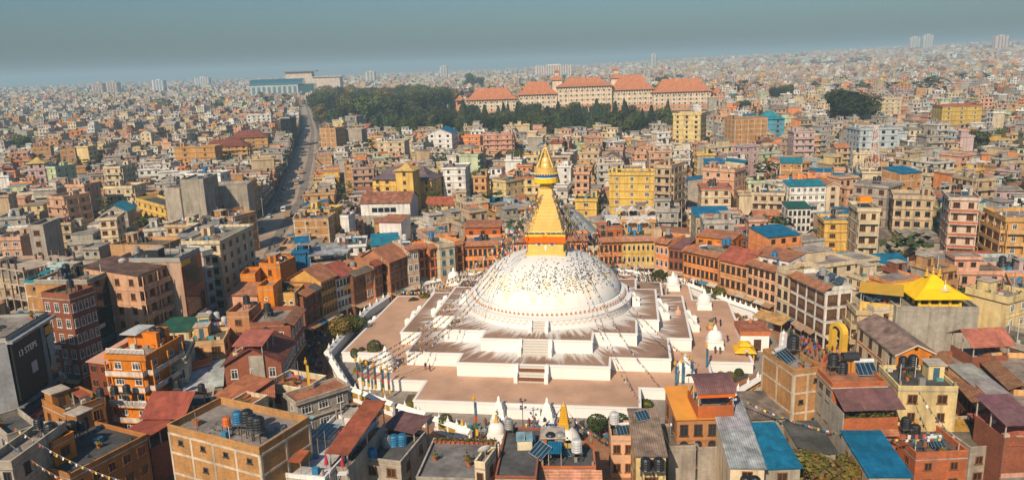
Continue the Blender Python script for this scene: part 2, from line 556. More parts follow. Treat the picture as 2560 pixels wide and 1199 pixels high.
def terrace(name, A, a, B, z0, z1, topmat):
    m = MB(); o = outline(A, a, B); n = len(o)
    for i in range(n):
        p, q = o[i], o[(i + 1) % n]
        m.poly([(*p, z0), (*q, z0), (*q, z1 - .28), (*p, z1 - .28)], 'whitewash', WH)
    # coping: a proud rim, 0.28 m high, 0.12 m out
    oo = outline(A + .13, a + .13, B + .13); oi = outline(A - .34, a - .34, B - .34)
    for i in range(n):
        j = (i + 1) % n
        m.poly([(*oo[i], z1 - .28), (*oo[j], z1 - .28), (*oo[j], z1 + .03), (*oo[i], z1 + .03)], 'whitewash', WH)
        m.poly([(*oo[i], z1 + .03), (*oo[j], z1 + .03), (*oi[j], z1 + .03), (*oi[i], z1 + .03)], 'whitewash', WH)
        m.poly([(*o[i], z1 - .28), (*o[j], z1 - .28), (*oo[j], z1 - .28), (*oo[i], z1 - .28)][::-1], 'whitewash', WH)
        m.poly([(*oi[i], z1 + .03), (*oi[j], z1 + .03), (*oi[j], z1), (*oi[i], z1)], 'whitewash', WH)
    # top as three rectangles that butt
    A2, a2, B2 = A - .34, a - .34, B - .34

    def rect(x0, x1, y0, y1): m.poly([(x0, y0, z1), (x1, y0, z1), (x1, y1, z1), (x0, y1, z1)], topmat, WH)
    rect(-B2, B2, -B2, B2)
    rect(-a2, a2, -A2, -B2); rect(-a2, a2, B2, A2); rect(-A2, -B2, -a2, a2); rect(B2, A2, -a2, a2)
    return m.build(name, stupa)


terrace('terrace', 41.85, 20.06, 33.39, 0, 2.2, 'terrace_low')
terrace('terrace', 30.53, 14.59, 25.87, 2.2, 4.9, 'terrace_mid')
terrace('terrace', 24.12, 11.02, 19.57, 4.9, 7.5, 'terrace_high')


def stairs(dist, z0, z1, w, turn, name='staircase', lamps=0):
    """flight of steps against the terrace wall at distance dist, in four directions"""
    m = MB(); n = max(3, int((z1 - z0) / .42)); run = n * .36
    for i in range(n):
        m.box(-w / 2, w / 2, -dist - run + i * .36, -dist - .14, z0, z0 + (i + 1) * (z1 - z0) / n - .02 * (i + 1 == n), 'whitewash', (.62, .58, .53), top=('whitewash', WH))  # risers greyed: shade lines of the steps painted into the colour, treads white
    for s in (-1, 1):
        x0, x1 = sorted((s * w / 2, s * (w / 2 + .7)))
        yf, yb = -dist - run - .4, -dist - .14
        prof = [(yf, z0), (yf, z0 + (z1 - z0) * .55), (yf + .5, z0 + (z1 - z0) * .68), (yf + run * .55, z1 * .6 + z0 * .4), (yf + run * .75, z1 + .25), (yb, z1 + .3), (yb, z0)]
        for (y0, za), (y1, zb) in zip(prof, prof[1:]):
            m.poly([(x0, y0, za), (x0, y1, zb), (x1, y1, zb), (x1, y0, za)][::1], 'whitewash', WH)
        m.poly([(x0, y, z) for y, z in prof], 'whitewash', WH); m.poly([(x1, y, z) for y, z in prof][::-1], 'whitewash', WH)
    return m.build(name, stupa, rz=turn)


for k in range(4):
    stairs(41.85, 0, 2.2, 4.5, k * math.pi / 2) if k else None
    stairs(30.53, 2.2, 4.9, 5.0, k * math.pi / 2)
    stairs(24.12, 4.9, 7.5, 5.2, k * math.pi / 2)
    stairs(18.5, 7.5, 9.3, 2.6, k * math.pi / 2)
# gate shrine on the front wall of the lowest terrace
m = MB()
for s in (-1, 1):
    m.box(s * 4.2 - 1.3, s * 4.2 + 1.3, -45.6, -41.99, 0, .7, 'whitewash', WH)
    m.lathe([(1.55, .7), (1.35, 1.2), (1.3, 2.0), (1.05, 2.3), (.8, 3.2), (.35, 3.5), (.3, 4.2), (0, 4.5)], 4, 'whitewash', WH, (s * 4.2, -43.7), math.pi / 4)
m.box(-2.9, 2.9, -43.3, -41.99, 0, 1.7, 'whitewash', WH)
m.build('gate_pier', stupa)
m = MB()
m.lathe([(18.4, 7.5), (18.4, 9.45), (18.55, 9.45), (18.55, 9.7), (17.05, 9.72), (17.05, 10.0), (17.05, 10.62), (16.9, 10.62), (16.9, 10.8), (16.2, 10.86)], 96, 'whitewash', WH, cap=False)
m.build('ring_plinth', stupa)
# scalloped garland round the plinth
m = MB(); GN = 92
for i in range(GN):
    t0 = 2 * math.pi * i / GN; dt = 2 * math.pi / GN
    pts = []
    for j in range(5):
        u = j / 4; t = t0 + dt * u; z = 9.38 - 0.95 * math.sin(math.pi * u) ** .8
        pts.append((18.44 * math.cos(t), 18.44 * math.sin(t), z))
    for p, q in zip(pts, pts[1:]):
        c = .9
        m.poly([(*p[:2], p[2] - .09), (*q[:2], q[2] - .09), (*q[:2], q[2] + .09), (*p[:2], p[2] + .09)], 'paint', (.62, .40, .30))
o = m.build('garland', stupa)
# niches with their small figures: 108 of them
nm = MB()
nm.box(-.36, .36, -.20, 0.0, 0, .06, 'whitewash', WH)
nm.poly([(-.30, -.14, .06), (.30, -.14, .06), (0, -.10, .62)], 'paint', (.50, .17, .07))
nm.poly([(.30, -.14, .06), (.36, 0, .06), (0, -.02, .62), (0, -.10, .62)], 'paint', (.55, .30, .18))
nm.poly([(-.36, 0, .06), (-.30, -.14, .06), (0, -.10, .62), (0, -.02, .62)], 'paint', (.55, .30, .18))
nme = nm.mesh('niche')
for i in range(108):
    t = 2 * math.pi * (i + .5) / 108
    link('niche', nme, stupa, (17.06 * math.cos(t), 17.06 * math.sin(t), 10.0), t + math.pi / 2)
DOME = [(16.05, 10.8), (15.98, 11.6), (15.7, 12.6), (15.1, 13.6), (14.2, 14.7), (12.95, 15.8), (11.4, 16.9), (9.6, 17.85), (7.7, 18.65), (6.0, 19.2), (4.6, 19.5), (0, 19.62)]
m = MB(); m.smooth = True
m.lathe(DOME, 96, 'domewash', WH, cap=False)
m.build('dome', stupa)


def dome_r(z):
    for (r0, z0), (r1, z1) in zip(DOME, DOME[1:]):
        if z0 <= z <= z1: return r0 + (r1 - r0) * (z - z0) / (z1 - z0)
    return 0


GOLD = (.84, .54, .15)
GOLD2 = (.84, .58, .19)
m = MB()
m.box(-4.35, 4.35, -4.35, 4.35, 18.9, 20.15, 'gold', GOLD)
m.box(-3.85, 3.85, -3.85, 3.85, 20.15, 24.25, 'gold', GOLD, skip='u')
m.build('harmika', stupa)
for k in range(4):                        # cloth valance: blue, yellow, orange bands, folded
    m = MB(); n = 22
    for (z0, z1, c, o0, o1) in ((22.25, 23.62, (.80, .13, .006), 4.42, 4.36), (23.62, 24.12, (.80, .50, .02), 4.36, 4.33), (24.12, 24.5, (.012, .075, .17), 4.33, 4.28)):
        for i in range(n):
            x0, x1 = -4.34 + 8.68 * i / n, -4.34 + 8.68 * (i + 1) / n
            f0 = .06 * math.sin(i * 2.1); f1 = .06 * math.sin((i + 1) * 2.1)
            m.poly([(x0 * 1.02, -o0 - f0, z0), (x1 * 1.02, -o0 - f1, z0), (x1, -o1 - f1 * .6, z1), (x0, -o1 - f0 * .6, z1)], 'cloth', c)
    m.poly([(-1.05, -4.52, 23.0), (-.55, -4.55, 22.9), (.15, -4.44, 24.45), (-.1, -4.44, 24.45)], 'cloth', (.80, .16, .01))
    m.poly([(-.35, -4.50, 23.6), (.35, -4.50, 23.75), (.55, -4.44, 24.2), (.05, -4.43, 24.5)], 'cloth', (.80, .50, .02))
    m.build('valance', stupa, rz=k * math.pi / 2)
m = MB(); m.box(-4.27, 4.27, -4.27, 4.27, 24.3, 24.48, 'gold', GOLD2); m.build('harmika_roof', stupa)


def flat_shape(m, pts, y, mat, col): m.poly([(x, y, z) for x, z in pts], mat, col)


eyes = []
for k in range(4):                        # painted face on each side
    m = MB(); Y = -3.86
    for s in (-1, 1):
        cx = s * 1.42
        e = [(cx - .86, 21.84), (cx - .55, 22.07), (cx, 22.14), (cx + .55, 22.07), (cx + .86, 21.84), (cx + .5, 21.66), (cx, 21.58), (cx - .5, 21.66)]
        if True: m.poly([(x, Y - .02, z) for x, z in e][::-1], 'paint', (.86, .84, .80))
        for r, cc, dy in ((.40, (.06, .17, .27), .035), (.27, (.22, .36, .44), .045), (.15, (.01, .035, .06), .055)):
            m.poly([(cx + r * math.cos(t), Y - dy, 21.86 + r * .85 * math.sin(t)) for t in [2 * math.pi * i / 14 for i in range(14)]], 'paint', cc)
        m.poly([(cx - .95, Y - .03, 22.12), (cx - .5, Y - .03, 22.30), (cx + .5, Y - .03, 22.30), (cx + .95, Y - .03, 22.12), (cx + .45, Y - .03, 22.22), (cx - .45, Y - .03, 22.22)], 'paint', (.10, .05, .02))
        xs = s * .25
        m.poly([(xs, Y - .03, 21.98), (xs + s * .32, Y - .03, 22.28), (xs + s * .42, Y - .03, 22.24), (xs + s * .1, Y - .03, 21.95)][::s], 'paint', (.12, .05, .015))
        m.poly([(cx + s * 1.02, Y - .03, 21.76), (cx + s * 1.18, Y - .03, 21.86), (cx + s * 1.02, Y - .03, 21.96)][::s], 'paint', (.55, .12, .02))
    m.poly([(-.22, Y - .04, 21.5), (-.12, Y - .04, 20.55), (0, Y - .04, 20.35), (.12, Y - .04, 20.55), (.22, Y - .04, 21.5), (0, Y - .04, 21.66)], 'paint', (.88, .86, .82))
    m.build('painted_face', stupa, rz=k * math.pi / 2)
for i in range(13):                       # thirteen gilded steps
    w = 3.72 - (3.72 - 1.25) * i / 12.6; z = 24.48 + i * .70
    m = MB(); m.box(-w, w, -w, w, z, z + .52, 'gold', jit(GOLD2, .03)); m.box(-w + .13, w - .13, -w + .13, w - .13, z + .52, z + .70, 'gold', (.76, .48, .13), skip='u')
    m.build('spire_step', stupa)
m = MB(); m.lathe([(1.25, 33.58), (1.5, 33.75), (1.55, 34.0), (1.2, 34.2), (1.25, 34.75), (2.3, 34.95)], 28, 'goldplain', GOLD2); m.build('lotus_collar', stupa)
m = MB(); n = 48


def drum(m, r0, r1, z0, z1, mat, col, wave=0.0):
    for i in range(n):
        t0, t1 = 2 * math.pi * i / n, 2 * math.pi * (i + 1) / n
        k0 = r0 + wave * math.sin(i * 1.9); k1 = r0 + wave * math.sin((i + 1) * 1.9)
        m.poly([(k0 * math.cos(t0), k0 * math.sin(t0), z0), (k1 * math.cos(t1), k1 * math.sin(t1), z0), (r1 * math.cos(t1), r1 * math.sin(t1), z1), (r1 * math.cos(t0), r1 * math.sin(t0), z1)], mat, col)


drum(m, 2.72, 2.6, 34.9, 35.95, 'cloth', (.85, .50, .008), .05)
drum(m, 2.6, 2.59, 35.95, 36.14, 'cloth', (.74, .73, .70)); drum(m, 2.59, 2.56, 36.14, 36.86, 'cloth', (.01, .09, .24), .03)
m.build('canopy_valance', stupa)
m = MB()
drum(m, 2.5, 2.5, 36.8, 38.1, 'goldplain', GOLD); drum(m, 2.5, 2.62, 38.1, 38.22, 'goldplain', GOLD2); drum(m, 2.62, 2.3, 38.22, 38.3, 'goldplain', GOLD2); drum(m, 2.3, 0.001, 38.3, 38.1, 'goldplain', (.6, .36, .08))
for i in range(28):
    t = 2 * math.pi * i / 28
    m.lathe([(.13, 36.62), (.17, 36.8), (.12, 37.0)], 5, 'goldplain', GOLD2, (2.55 * math.cos(t), 2.55 * math.sin(t)))
m.build('canopy', stupa)
m = MB(); m.lathe([(1.25, 38.2), (1.2, 38.6), (1.08, 38.9), (1.0, 39.6), (.8, 40.1), (.35, 40.45), (.5, 40.7), (.22, 40.9), (.4, 41.15), (.18, 41.3), (.3, 41.6), (.14, 41.75), (.2, 42.1), (.07, 42.4), (.22, 42.75), (.08, 43.0), (0, 43.6)], 18, 'goldplain', GOLD); m.build('finial', stupa)
for k in range(4):
    t = math.pi / 4 + k * math.pi / 2
    m = MB(); m.tube([(2.45 * math.cos(t), 2.45 * math.sin(t), 38.2), (.32 * math.cos(t), .32 * math.sin(t), 42.35)], .15, 6, 'goldplain', (.82, .58, .20)); m.build('canopy_strut', stupa)

# offering pots on the front steps
pm = MB(); pm.lathe([(.16, 0), (.22, .16), (.18, .30), (.10, .36), (.14, .52), (.07, .62), (0, .66)], 7, 'paint', (.24, .085, .035))
pme = pm.mesh('offering_figure')
for row in range(2):
    for i in range(14):
        x = -2.25 + i * .346; y = -30.53 - 2.2 + row * 1.1 - .05
        z = 2.2 + (1 + row * 3) * .45 + .02
        o = link('offering_figure', pme, None, (*st(x, y), z), 0)
        tag(o, 'small brown offering figure in the %s row on the front stairs' % ('lower', 'upper')[row], 'figurine', 'offering figures on the front staircase')

# small chortens on the lowest terrace


def chorten(x, y, z, s, label, gold=0.0, group='small white chortens on the terrace'):
    t = thing('chorten', label, 'chorten', (x, y, z), SYAW, group)
    m = MB(); h = 1.75 * s
    m.box(-h, h, -h, h, 0, .8 * s, 'whitewash', WH); m.box(-h * .9, h * .9, -h * .9, h * .9, .8 * s, 1.5 * s, 'whitewash', WH); m.box(-h * .96, h * .96, -h * .96, h * .96, 1.5 * s, 1.66 * s, 'whitewash', WH); m.build('base', t)
    m = MB(); m.smooth = True
    m.lathe([(1.6 * s, 1.66 * s), (1.66 * s, 2.0 * s), (1.6 * s, 2.6 * s), (1.4 * s, 3.1 * s), (1.05 * s, 3.5 * s), (.42 * s, 3.72 * s)], 24, 'whitewash', WH); m.build('dome', t)
    m = MB()
    gm, gc = ('goldplain', (.72, .42, .06)) if gold else ('whitewash', WH)
    m.box(-.36 * s, .36 * s, -.36 * s, .36 * s, 3.68 * s, 4.1 * s, gm, gc); m.build('harmika', t)
    m = MB()
    k = .62 + gold * 1.4
    m.lathe([(.46 * s, 4.1 * s), (.42 * s, 4.2 * s), (.34 * s, 4.2 * s + .3 * s * k), (.2 * s, 4.2 * s + .9 * s * k), (.24 * s, 4.2 * s + .95 * s * k), (.06 * s, 4.2 * s + 1.1 * s * k), (0, 4.2 * s + 1.5 * s * k)], 10 if not gold else 4, gm, gc, a0=math.pi / 4)
    m.build('spire', t)
    return t


for (x, y, lab) in ((-25.7, 141.2, 'white chorten at the front left corner of the terrace beside the flag strings'), (-16.2, 199.6, 'white chorten at the far left corner of the terrace'),
                    (41.1, 188.0, 'white chorten at the far right corner of the terrace'), (45.1, 172.2, 'white chorten beside the small stone lion shrine, second from the back on the right'),
                    (40.9, 147.0, 'white chorten on the right terrace with two people standing before it'), (31.3, 131.6, 'white chorten at the front right corner behind the purple canopy')):
    chorten(x, y, 2.2, .98, lab)
chorten(-3.6, 114.6, 0, .84, 'white chorten with slim golden spire in the front market, left of the largest one', .6, 'chortens in the front market')
chorten(-9.2, 114.8, 0, .74, 'white square chorten with golden tip beside the prayer flag pole', .15, 'chortens in the front market')
chorten(1.3, 113.6, 0, .56, 'small white chorten with golden spire between the two golden spired ones', .5, 'chortens in the front market')
chorten(3.0, 114.2, 0, .38, 'tiny white chorten left of the large flag covered one', .5, 'chortens in the front market')
t = thing('chorten', 'large white dome chorten with tall tapering golden tower and flag strings', 'chorten', (7.3, 111.6, 0), SYAW, 'chortens in the front market'); t.scale = (.86, .86, .86)
m = MB(); m.smooth = True; m.lathe([(3.3, 0), (3.3, .4), (3.1, 1.6), (2.5, 2.9), (1.6, 3.7), (.9, 3.95)], 30, 'whitewash', WH); m.build('dome', t)
m = MB(); m.box(-.95, .95, -.95, .95, 3.7, 5.0, 'gold', (.74, .42, .03)); m.build('harmika', t)
m = MB()
for i in range(9):
    w = .86 - .05 * i; z = 5.0 + .36 * i; m.box(-w, w, -w, w, z, z + .3, 'gold', (.74, .42, .03)); m.box(-w + .05, w - .05, -w + .05, w - .05, z + .3, z + .36, 'gold', (.6, .34, .03))
m.lathe([(.4, 8.24), (.3, 8.5), (.12, 8.6), (.16, 8.85), (0, 9.2)], 8, 'goldplain', GOLD); m.build('spire', t)
m = MB()
m.box(-.5, .5, -3.45, -2.9, 0, 1.2, 'paint', (.6, .36, .05)); m.poly([(-.6, -3.47, 1.2), (.6, -3.47, 1.2), (0, -3.47, 1.8)], 'paint', (.66, .42, .06)); m.build('niche', t)

# shrines on the right terrace
t = thing('shrine', 'two tiered white and gold shrine on the right terrace steps', 'shrine', (36.3, 160.4, 2.2), SYAW)
m = MB(); m.box(-1.4, 1.4, -1.4, 1.4, 0, 1.6, 'whitewash', WH); m.box(-1.0, 1.0, -1, 1, 1.6, 2.6, 'whitewash', WH); m.build('base', t)
m = MB(); m.lathe([(.8, 2.6), (.75, 3.4), (.3, 3.8), (.2, 4.4), (0, 4.8)], 8, 'paint', (.6, .35, .25)); m.build('pinnacle', t)
t = thing('lion_statue', 'dark lion statue on ornate golden pedestal on the right terrace', 'statue', (42.9, 157.6, 2.2), SYAW)
m = MB(); m.box(-.9, .9, -.9, .9, 0, .3, 'paint', (.35, .12, .07)); m.lathe([(.75, .3), (.6, .7), (.7, 1.3), (.8, 1.6), (.55, 1.7)], 8, 'paint', (.55, .35, .12)); m.build('pedestal', t)
m = MB(); m.tube([(-.5, 0, 1.9), (0, 0, 2.1), (.45, 0, 2.25)], .3, 7, 'paint', (.08, .09, .09), .26); m.tube([(.45, 0, 2.25), (.62, 0, 2.7)], .28, 7, 'paint', (.08, .09, .09), .2)
for sx in (-.4, .35):
    for sy in (-.17, .17): m.tube([(sx, sy, 1.95), (sx + .05, sy, 1.68)], .1, 5, 'paint', (.08, .09, .09))
m.build('lion', t)

# prayer wall round the courtyard
pw = thing('prayer_wall', 'white roofed prayer wheel wall ringing the stupa courtyard', 'wall', (SX, SY, 0))


def prayer_segment(a0, r0, a1, r1, wheels=True, pins=5):
    p = Vector((r0 * math.cos(rad(a0)), r0 * math.sin(rad(a0)), 0)); q = Vector((r1 * math.cos(rad(a1)), r1 * math.sin(rad(a1)), 0))
    d = q - p; L = d.length; ang = math.atan2(d.y, d.x)
    m = MB(); c, s = math.cos(ang), math.sin(ang); m.T = (p.x, p.y, 0, c, s)
    # outer side is local -y
    m.box(0, L, -.35, .35, 0, .8, 'whitewash', WH, skip='t'); m.box(0, L, -.12, .35, .8, 1.9, 'whitewash', WH, skip='tu'); m.box(0, L, -.35, .35, 1.9, 2.2, 'whitewash', WH, skip='t')
    m.poly([(0, -.75, 2.15), (L, -.75, 2.15), (L, 0, 2.75), (0, 0, 2.75)], 'whitewash', WH); m.poly([(L, .75, 2.15), (0, .75, 2.15), (0, 0, 2.75), (L, 0, 2.75)], 'whitewash', WH)
    m.poly([(0, -.75, 2.15), (0, 0, 2.75), (0, .75, 2.15)], 'whitewash', WH); m.poly([(L, .75, 2.15), (L, 0, 2.75), (L, -.75, 2.15)], 'whitewash', WH)
    k = 0; x = .8
    while x < L - 1:
        m.box(x - .2, x + .2, -.34, -.12, .8, 1.9, 'whitewash', WH, skip='tub'); x += 2.4
    seg = m.build('wall_segment', pw)
    if wheels:
        m = MB(); m.T = (p.x, p.y, 0, c, s); x = 1.15
        while x < L - 1:
            if (x - .8) % 2.4 > .25:
                m.lathe([(.15, .95), (.17, 1.0), (.17, 1.65), (.15, 1.75)], 6, 'goldplain', (.62, .36, .04), (x, -.24))
            x += .42
        if m.f:
            o = m.build('prayer_wheels', pw); o['kind'] = 'stuff'
    for i in range(pins):
        m = MB(); m.T = (p.x, p.y, 0, c, s); m.lathe([(.28, 2.6), (.3, 2.95), (.12, 3.2), (.1, 3.4), (0, 3.75)], 6, 'whitewash', WH, ((i + .5) * L / pins, 0)); m.build('pinnacle', pw)


WALL = [(140, 50.6), (161, 46.9), (-175 + 360, 47), (-165 + 360, 49.4), (-141 + 360, 50.6), (-127 + 360, 49.6)]
for (a, r), (b, r2) in zip(WALL, WALL[1:]): prayer_segment(a, r, b, r2, pins=max(3, int(abs(b - a) / 4)))
prayer_segment(-125.5, 49.6, -118, 50.2, pins=2); prayer_segment(-115.5, 50.8, -107, 53.4, pins=4); prayer_segment(-81, 53.7, -77, 52.1, pins=2)
for (a, r), (b, r2) in zip([(-70, 51), (-53, 50.2), (-33, 51.2)], [(-53, 50.2), (-33, 51.2), (-12, 50.8)]): prayer_segment(a, r, b, r2, pins=5)
for (a, r), (b, r2) in zip([(-3, 50.2), (6, 48.5), (14, 46.3), (22, 46)], [(6, 48.5), (14, 46.3), (22, 46), (40, 48)]): prayer_segment(a, r, b, r2, pins=4)
for a in range(40, 140, 10): prayer_segment(a, 49, a + 10, 49, wheels=False, pins=2)
# gatehouse shrine of the right wall: white box with terracotta roof, and the yellow canopy shrine beside it
t = thing('shrine_house', 'white shrine house with terracotta roof inside the right prayer wall', 'shrine', (50.2, 152.4, 0), SYAW + .05)
m = MB(); m.box(-2.9, 2.9, -3.2, 3.2, 0, 3.6, 'whitewash', WH); m.build('wall', t)
m = MB(); m.box(-3.1, 3.1, -3.4, 3.4, 3.6, 4.5, 'plaster', (.55, .16, .05)); m.box(-3.05, 3.05, -3.35, 3.35, 4.5, 4.56, 'tile', (.42, .15, .08)); m.lathe([(.4, 4.56), (.45, 5.0), (.15, 5.3), (0, 5.9)], 8, 'plaster', (.5, .2, .08), (0, 2)); m.build('roof', t)
m = MB(); m.box(-.2, 1.3, -3.28, -3.2, .2, 2.7, 'wood', (.10, .045, .02)); m.build('door', t)
m = MB()
for i in range(16): m.poly([(-2.9 + i * .3625, -3.22, 3.55), (-2.9 + i * .3625 + .18, -3.24, 3.25), (-2.9 + (i + 1) * .3625, -3.22, 3.55)], 'cloth', (.85, .83, .8))
m.build('fringe', t)
t = thing('canopy_shrine', 'small golden yellow roofed shrine below the white shrine house', 'shrine', (45.9, 143.4, 0), SYAW)
for sx in (-1.6, 1.6):
    for sy in (-1.3, 1.3):
        m = MB(); m.box(sx - .14, sx + .14, sy - .14, sy + .14, 0, 2.9, 'paint', (.62, .36, .04)); m.build('post', t)
m = MB()
hipz = [(2.2, 2.8), (2.0, 3.1), (1.0, 3.9)]
m.lathe([(3.0, 2.8), (2.7, 3.1), (1.3, 3.6), (1.3, 3.9), (1.8, 3.95), (1.2, 4.4), (.2, 4.7)], 4, 'paint', (.78, .44, .015), a0=math.pi / 4); m.build('roof', t)
t = thing('ochre_awning', 'long ochre sheet canopy behind the white shrine house', 'awning', (57.0, 160.3, 0), -1.0)
m = MB(); m.poly([(-4, -1.6, 3.0), (4, -1.6, 3.0), (4, 1.6, 4.2), (-4, 1.6, 4.2)], 'rustmetal', (.55, .32, .12)); m.poly([(-4, 1.6, 4.1), (4, 1.6, 4.1), (4, -1.6, 2.9), (-4, -1.6, 2.9)], 'rustmetal', (.45, .25, .1)); m.build('sheet', t)
for sx in (-3.8, 0, 3.8):
    m = MB(); m.box(sx - .07, sx + .07, -1.4, -1.26, 0, 3.0, 'paint', (.5, .3, .1)); m.build('post', t)

# ------------------------------------------------------------------ houses
WALLS = dict(GR=('plaster', (.46, .42, .37)), OW=('plaster', (.68, .62, .52)),
    
    DB=('brick', (.25, .085, .045)), OB=('brick', (.62, .24, .085)), OB2=('brick', (.56, .19, .075)), BR=('brick', (.40, .18, .09)), SB=('brick', (.66, .33, .15)), BW=('wood', (.20, .085, .04)),
    RB=('brick', (.42, .12, .045)), BT=('brick', (.52, .27, .10)), OY=('plaster', (.70, .38, .09)), W=('plaster', (.78, .75, .69)), PC=('plaster', (.66, .47, .33)), CR=('plaster', (.72, .58, .38)),
    YE=('plaster', (.78, .50, .12)), YC=('plaster', (.76, .58, .27)), SW=('plaster', (.78, .46, .26)), RO=('plaster', (.52, .13, .03)), OR=('plaster', (.72, .22, .012)), OS=('plaster', (.55, .25, .10)),
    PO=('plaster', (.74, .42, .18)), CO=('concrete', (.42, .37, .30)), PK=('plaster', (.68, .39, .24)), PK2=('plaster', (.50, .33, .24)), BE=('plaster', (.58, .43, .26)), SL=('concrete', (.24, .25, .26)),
    WB=('plaster', (.72, .55, .42)), OYB=('plaster', (.60, .33, .11)), MV=('plaster', (.58, .42, .40)), PB=('plaster', (.47, .54, .56)), MY=('plaster', (.60, .40, .10)), TB=('plaster', (.10, .33, .42)),
    SA=('plaster', (.70, .38, .25)), BK=('paint', (.02, .022, .025)), MG=('plaster', (.56, .62, .40)), TAN=('plaster', (.62, .34, .14)), DR=('plaster', (.22, .05, .025)), GW=('plaster', (.5, .5, .47)),
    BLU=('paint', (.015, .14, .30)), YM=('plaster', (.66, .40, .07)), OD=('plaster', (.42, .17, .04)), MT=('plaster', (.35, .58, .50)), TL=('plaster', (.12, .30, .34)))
ROOFS = dict(
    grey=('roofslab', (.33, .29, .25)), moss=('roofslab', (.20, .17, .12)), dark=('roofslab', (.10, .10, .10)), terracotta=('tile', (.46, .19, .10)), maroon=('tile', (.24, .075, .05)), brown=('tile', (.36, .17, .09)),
    slate=('tile', (.13, .13, .14)), red=('tile', (.43, .12, .075)), pinkt=('tile', (.52, .24, .15)), purple=('metal', (.25, .125, .12)), clay=('tile', (.48, .22, .11)), ytile=('tile', (.58, .33, .06)),
    brownmetal=('rustmetal', (.34, .24, .18)), salmonred=('metal', (.56, .19, .12)), blue=('metal', (.012, .20, .36)), gmetal=('rustmetal', (.42, .45, .46)), rustgrey=('rustmetal', (.28, .22, .18)), orange=('paint', (.74, .32, .05)),
    ydark=('paint', (.62, .36, .04)), greybrown=('rustmetal', (.40, .33, .27)), teal=('metal', (.03, .28, .36)), green=('metal', (.03, .13, .09)), rust=('rustmetal', (.40, .17, .10)), slatep=('tile', (.17, .12, .13)),
    yel=('tile', (.68, .46, .14)), rustd=('rustmetal', (.20, .12, .085)), pink=('paint', (.60, .32, .22)), gwhite=('roofslab', (.52, .52, .5)), orust=('metal', (.56, .20, .09)), rustred=('metal', (.40, .10, .06)),
    redmetal=('metal', (.50, .14, .065)), white=('roofslab', (.58, .57, .55)), greyf=('roofslab', (.27, .26, .25)), stripe=('metal', (.42, .40, .38)), tealf=('roofslab', (.2, .34, .36)))
GLASS = (.02, .028, .035)
for _k in WALLS:
    _f = {'W': .93, 'BK': 1, 'OR': .95, 'YE': .9, 'OB': 1.2, 'OB2': 1.15, 'DB': 1.1, 'SB': 1.0, 'SW': 1.0, 'BR': 1.0, 'RB': 1.05}.get(_k, .9)
    WALLS[_k] = (WALLS[_k][0], tuple(c * _f for c in WALLS[_k][1]))
for _k in ROOFS:
    ROOFS[_k] = (ROOFS[_k][0], tuple(c * .92 for c in ROOFS[_k][1]))
WKIND = {  # frame colour, pane colour
    'wood': ((.10, .042, .018), GLASS), 'white': ((.70, .68, .64), (.05, .05, .05)), 'teal': ((.14, .33, .38), (.04, .05, .06)), 'brown': ((.24, .10, .04), (.05, .03, .02)), 'black': ((.08, .07, .06), (.012, .014, .018)),
    'cream': ((.72, .58, .36), (.03, .03, .035)), 'tan': ((.45, .26, .11), (.30, .15, .06)), 'vent': ((.75, .74, .7), (.08, .06, .05)), 'newa': ((.13, .06, .03), (.16, .11, .07))}
wm_cache = {}


def win_meshes(kind, w, h, arch):
    key = (kind, round(w, 1), round(h, 1), arch)
    if key in wm_cache: return wm_cache[key]
    w, h = round(w, 1), round(h, 1)
    fc, pc = WKIND[kind]
    m = MB(); t = .09 if w < 1.2 else .11; o = .10
    if kind == 'newa': t = .22; o = .16
    m.box(-w / 2, -w / 2 + t, -o, 0, 0, h, 'wood', fc, skip='bu'); m.box(w / 2 - t, w / 2, -o, 0, 0, h, 'wood', fc, skip='bu')
    m.box(-w / 2 + t, w / 2 - t, -o, 0, h - t, h, 'wood', fc, skip='blr'); m.box(-w / 2 - .1, w / 2 + .1, -o - .06, 0, -.1, .06, 'wood', fc, skip='b')
    n = max(1, int(round(w / .65)))
    for i in range(1, n): m.box(-w / 2 + i * w / n - .035, -w / 2 + i * w / n + .035, -o + .03, 0, .06, h - t, 'wood', fc, skip='but')
    if h > 1.2 and kind in ('white', 'wood', 'teal'): m.box(-w / 2 + t, w / 2 - t, -o + .045, 0, h * .68, h * .68 + .06, 'wood', fc, skip='blr')
    if kind == 'newa':
        m.box(-w / 2 + t, w / 2 - t, -o + .02, 0, .06, h * .28, 'wood', (.10, .045, .025), skip='blr')
        for i in range(n):
            x0 = -w / 2 + t + i * (w - 2 * t) / n; x1 = x0 + (w - 2 * t) / n
            m.poly([(x0, -o + .01, h - t), (x0, -o + .01, h * .78), ((x0 * 3 + x1) / 4, -o + .01, h * .86), ((x0 + x1) / 2, -o + .01, h - t)], 'wood', fc)
            m.poly([(x1, -o + .01, h * .78), (x1, -o + .01, h - t), ((x0 + x1) / 2, -o + .01, h - t), ((x0 + x1 * 3) / 4, -o + .01, h * .86)], 'wood', fc)
    if arch:
        for i in range(6):
            a0, a1 = math.pi * i / 6, math.pi * (i + 1) / 6
            r0, r1 = w / 2 - t, w / 2 + .04
            m.poly([(r * math.cos(a), -o, h + r * math.sin(a)) for r, a in ((r0, a0), (r1, a0), (r1, a1), (r0, a1))], 'wood', fc)
    p = MB()
    p.poly([(-w / 2 + t * .5, -.03, .03), (w / 2 - t * .5, -.03, .03), (w / 2 - t * .5, -.03, h - t * .5), (-w / 2 + t * .5, -.03, h - t * .5)], 'glass', pc)
    if arch: p.poly([(r * math.cos(a), -.03, h - t * .5 + r * math.sin(a)) for r, a in [(w / 2 - t * .5, math.pi * i / 8) for i in range(9)]], 'glass', pc)
    wm_cache[key] = (m.mesh('window'), p.mesh('pane'))
    return wm_cache[key]


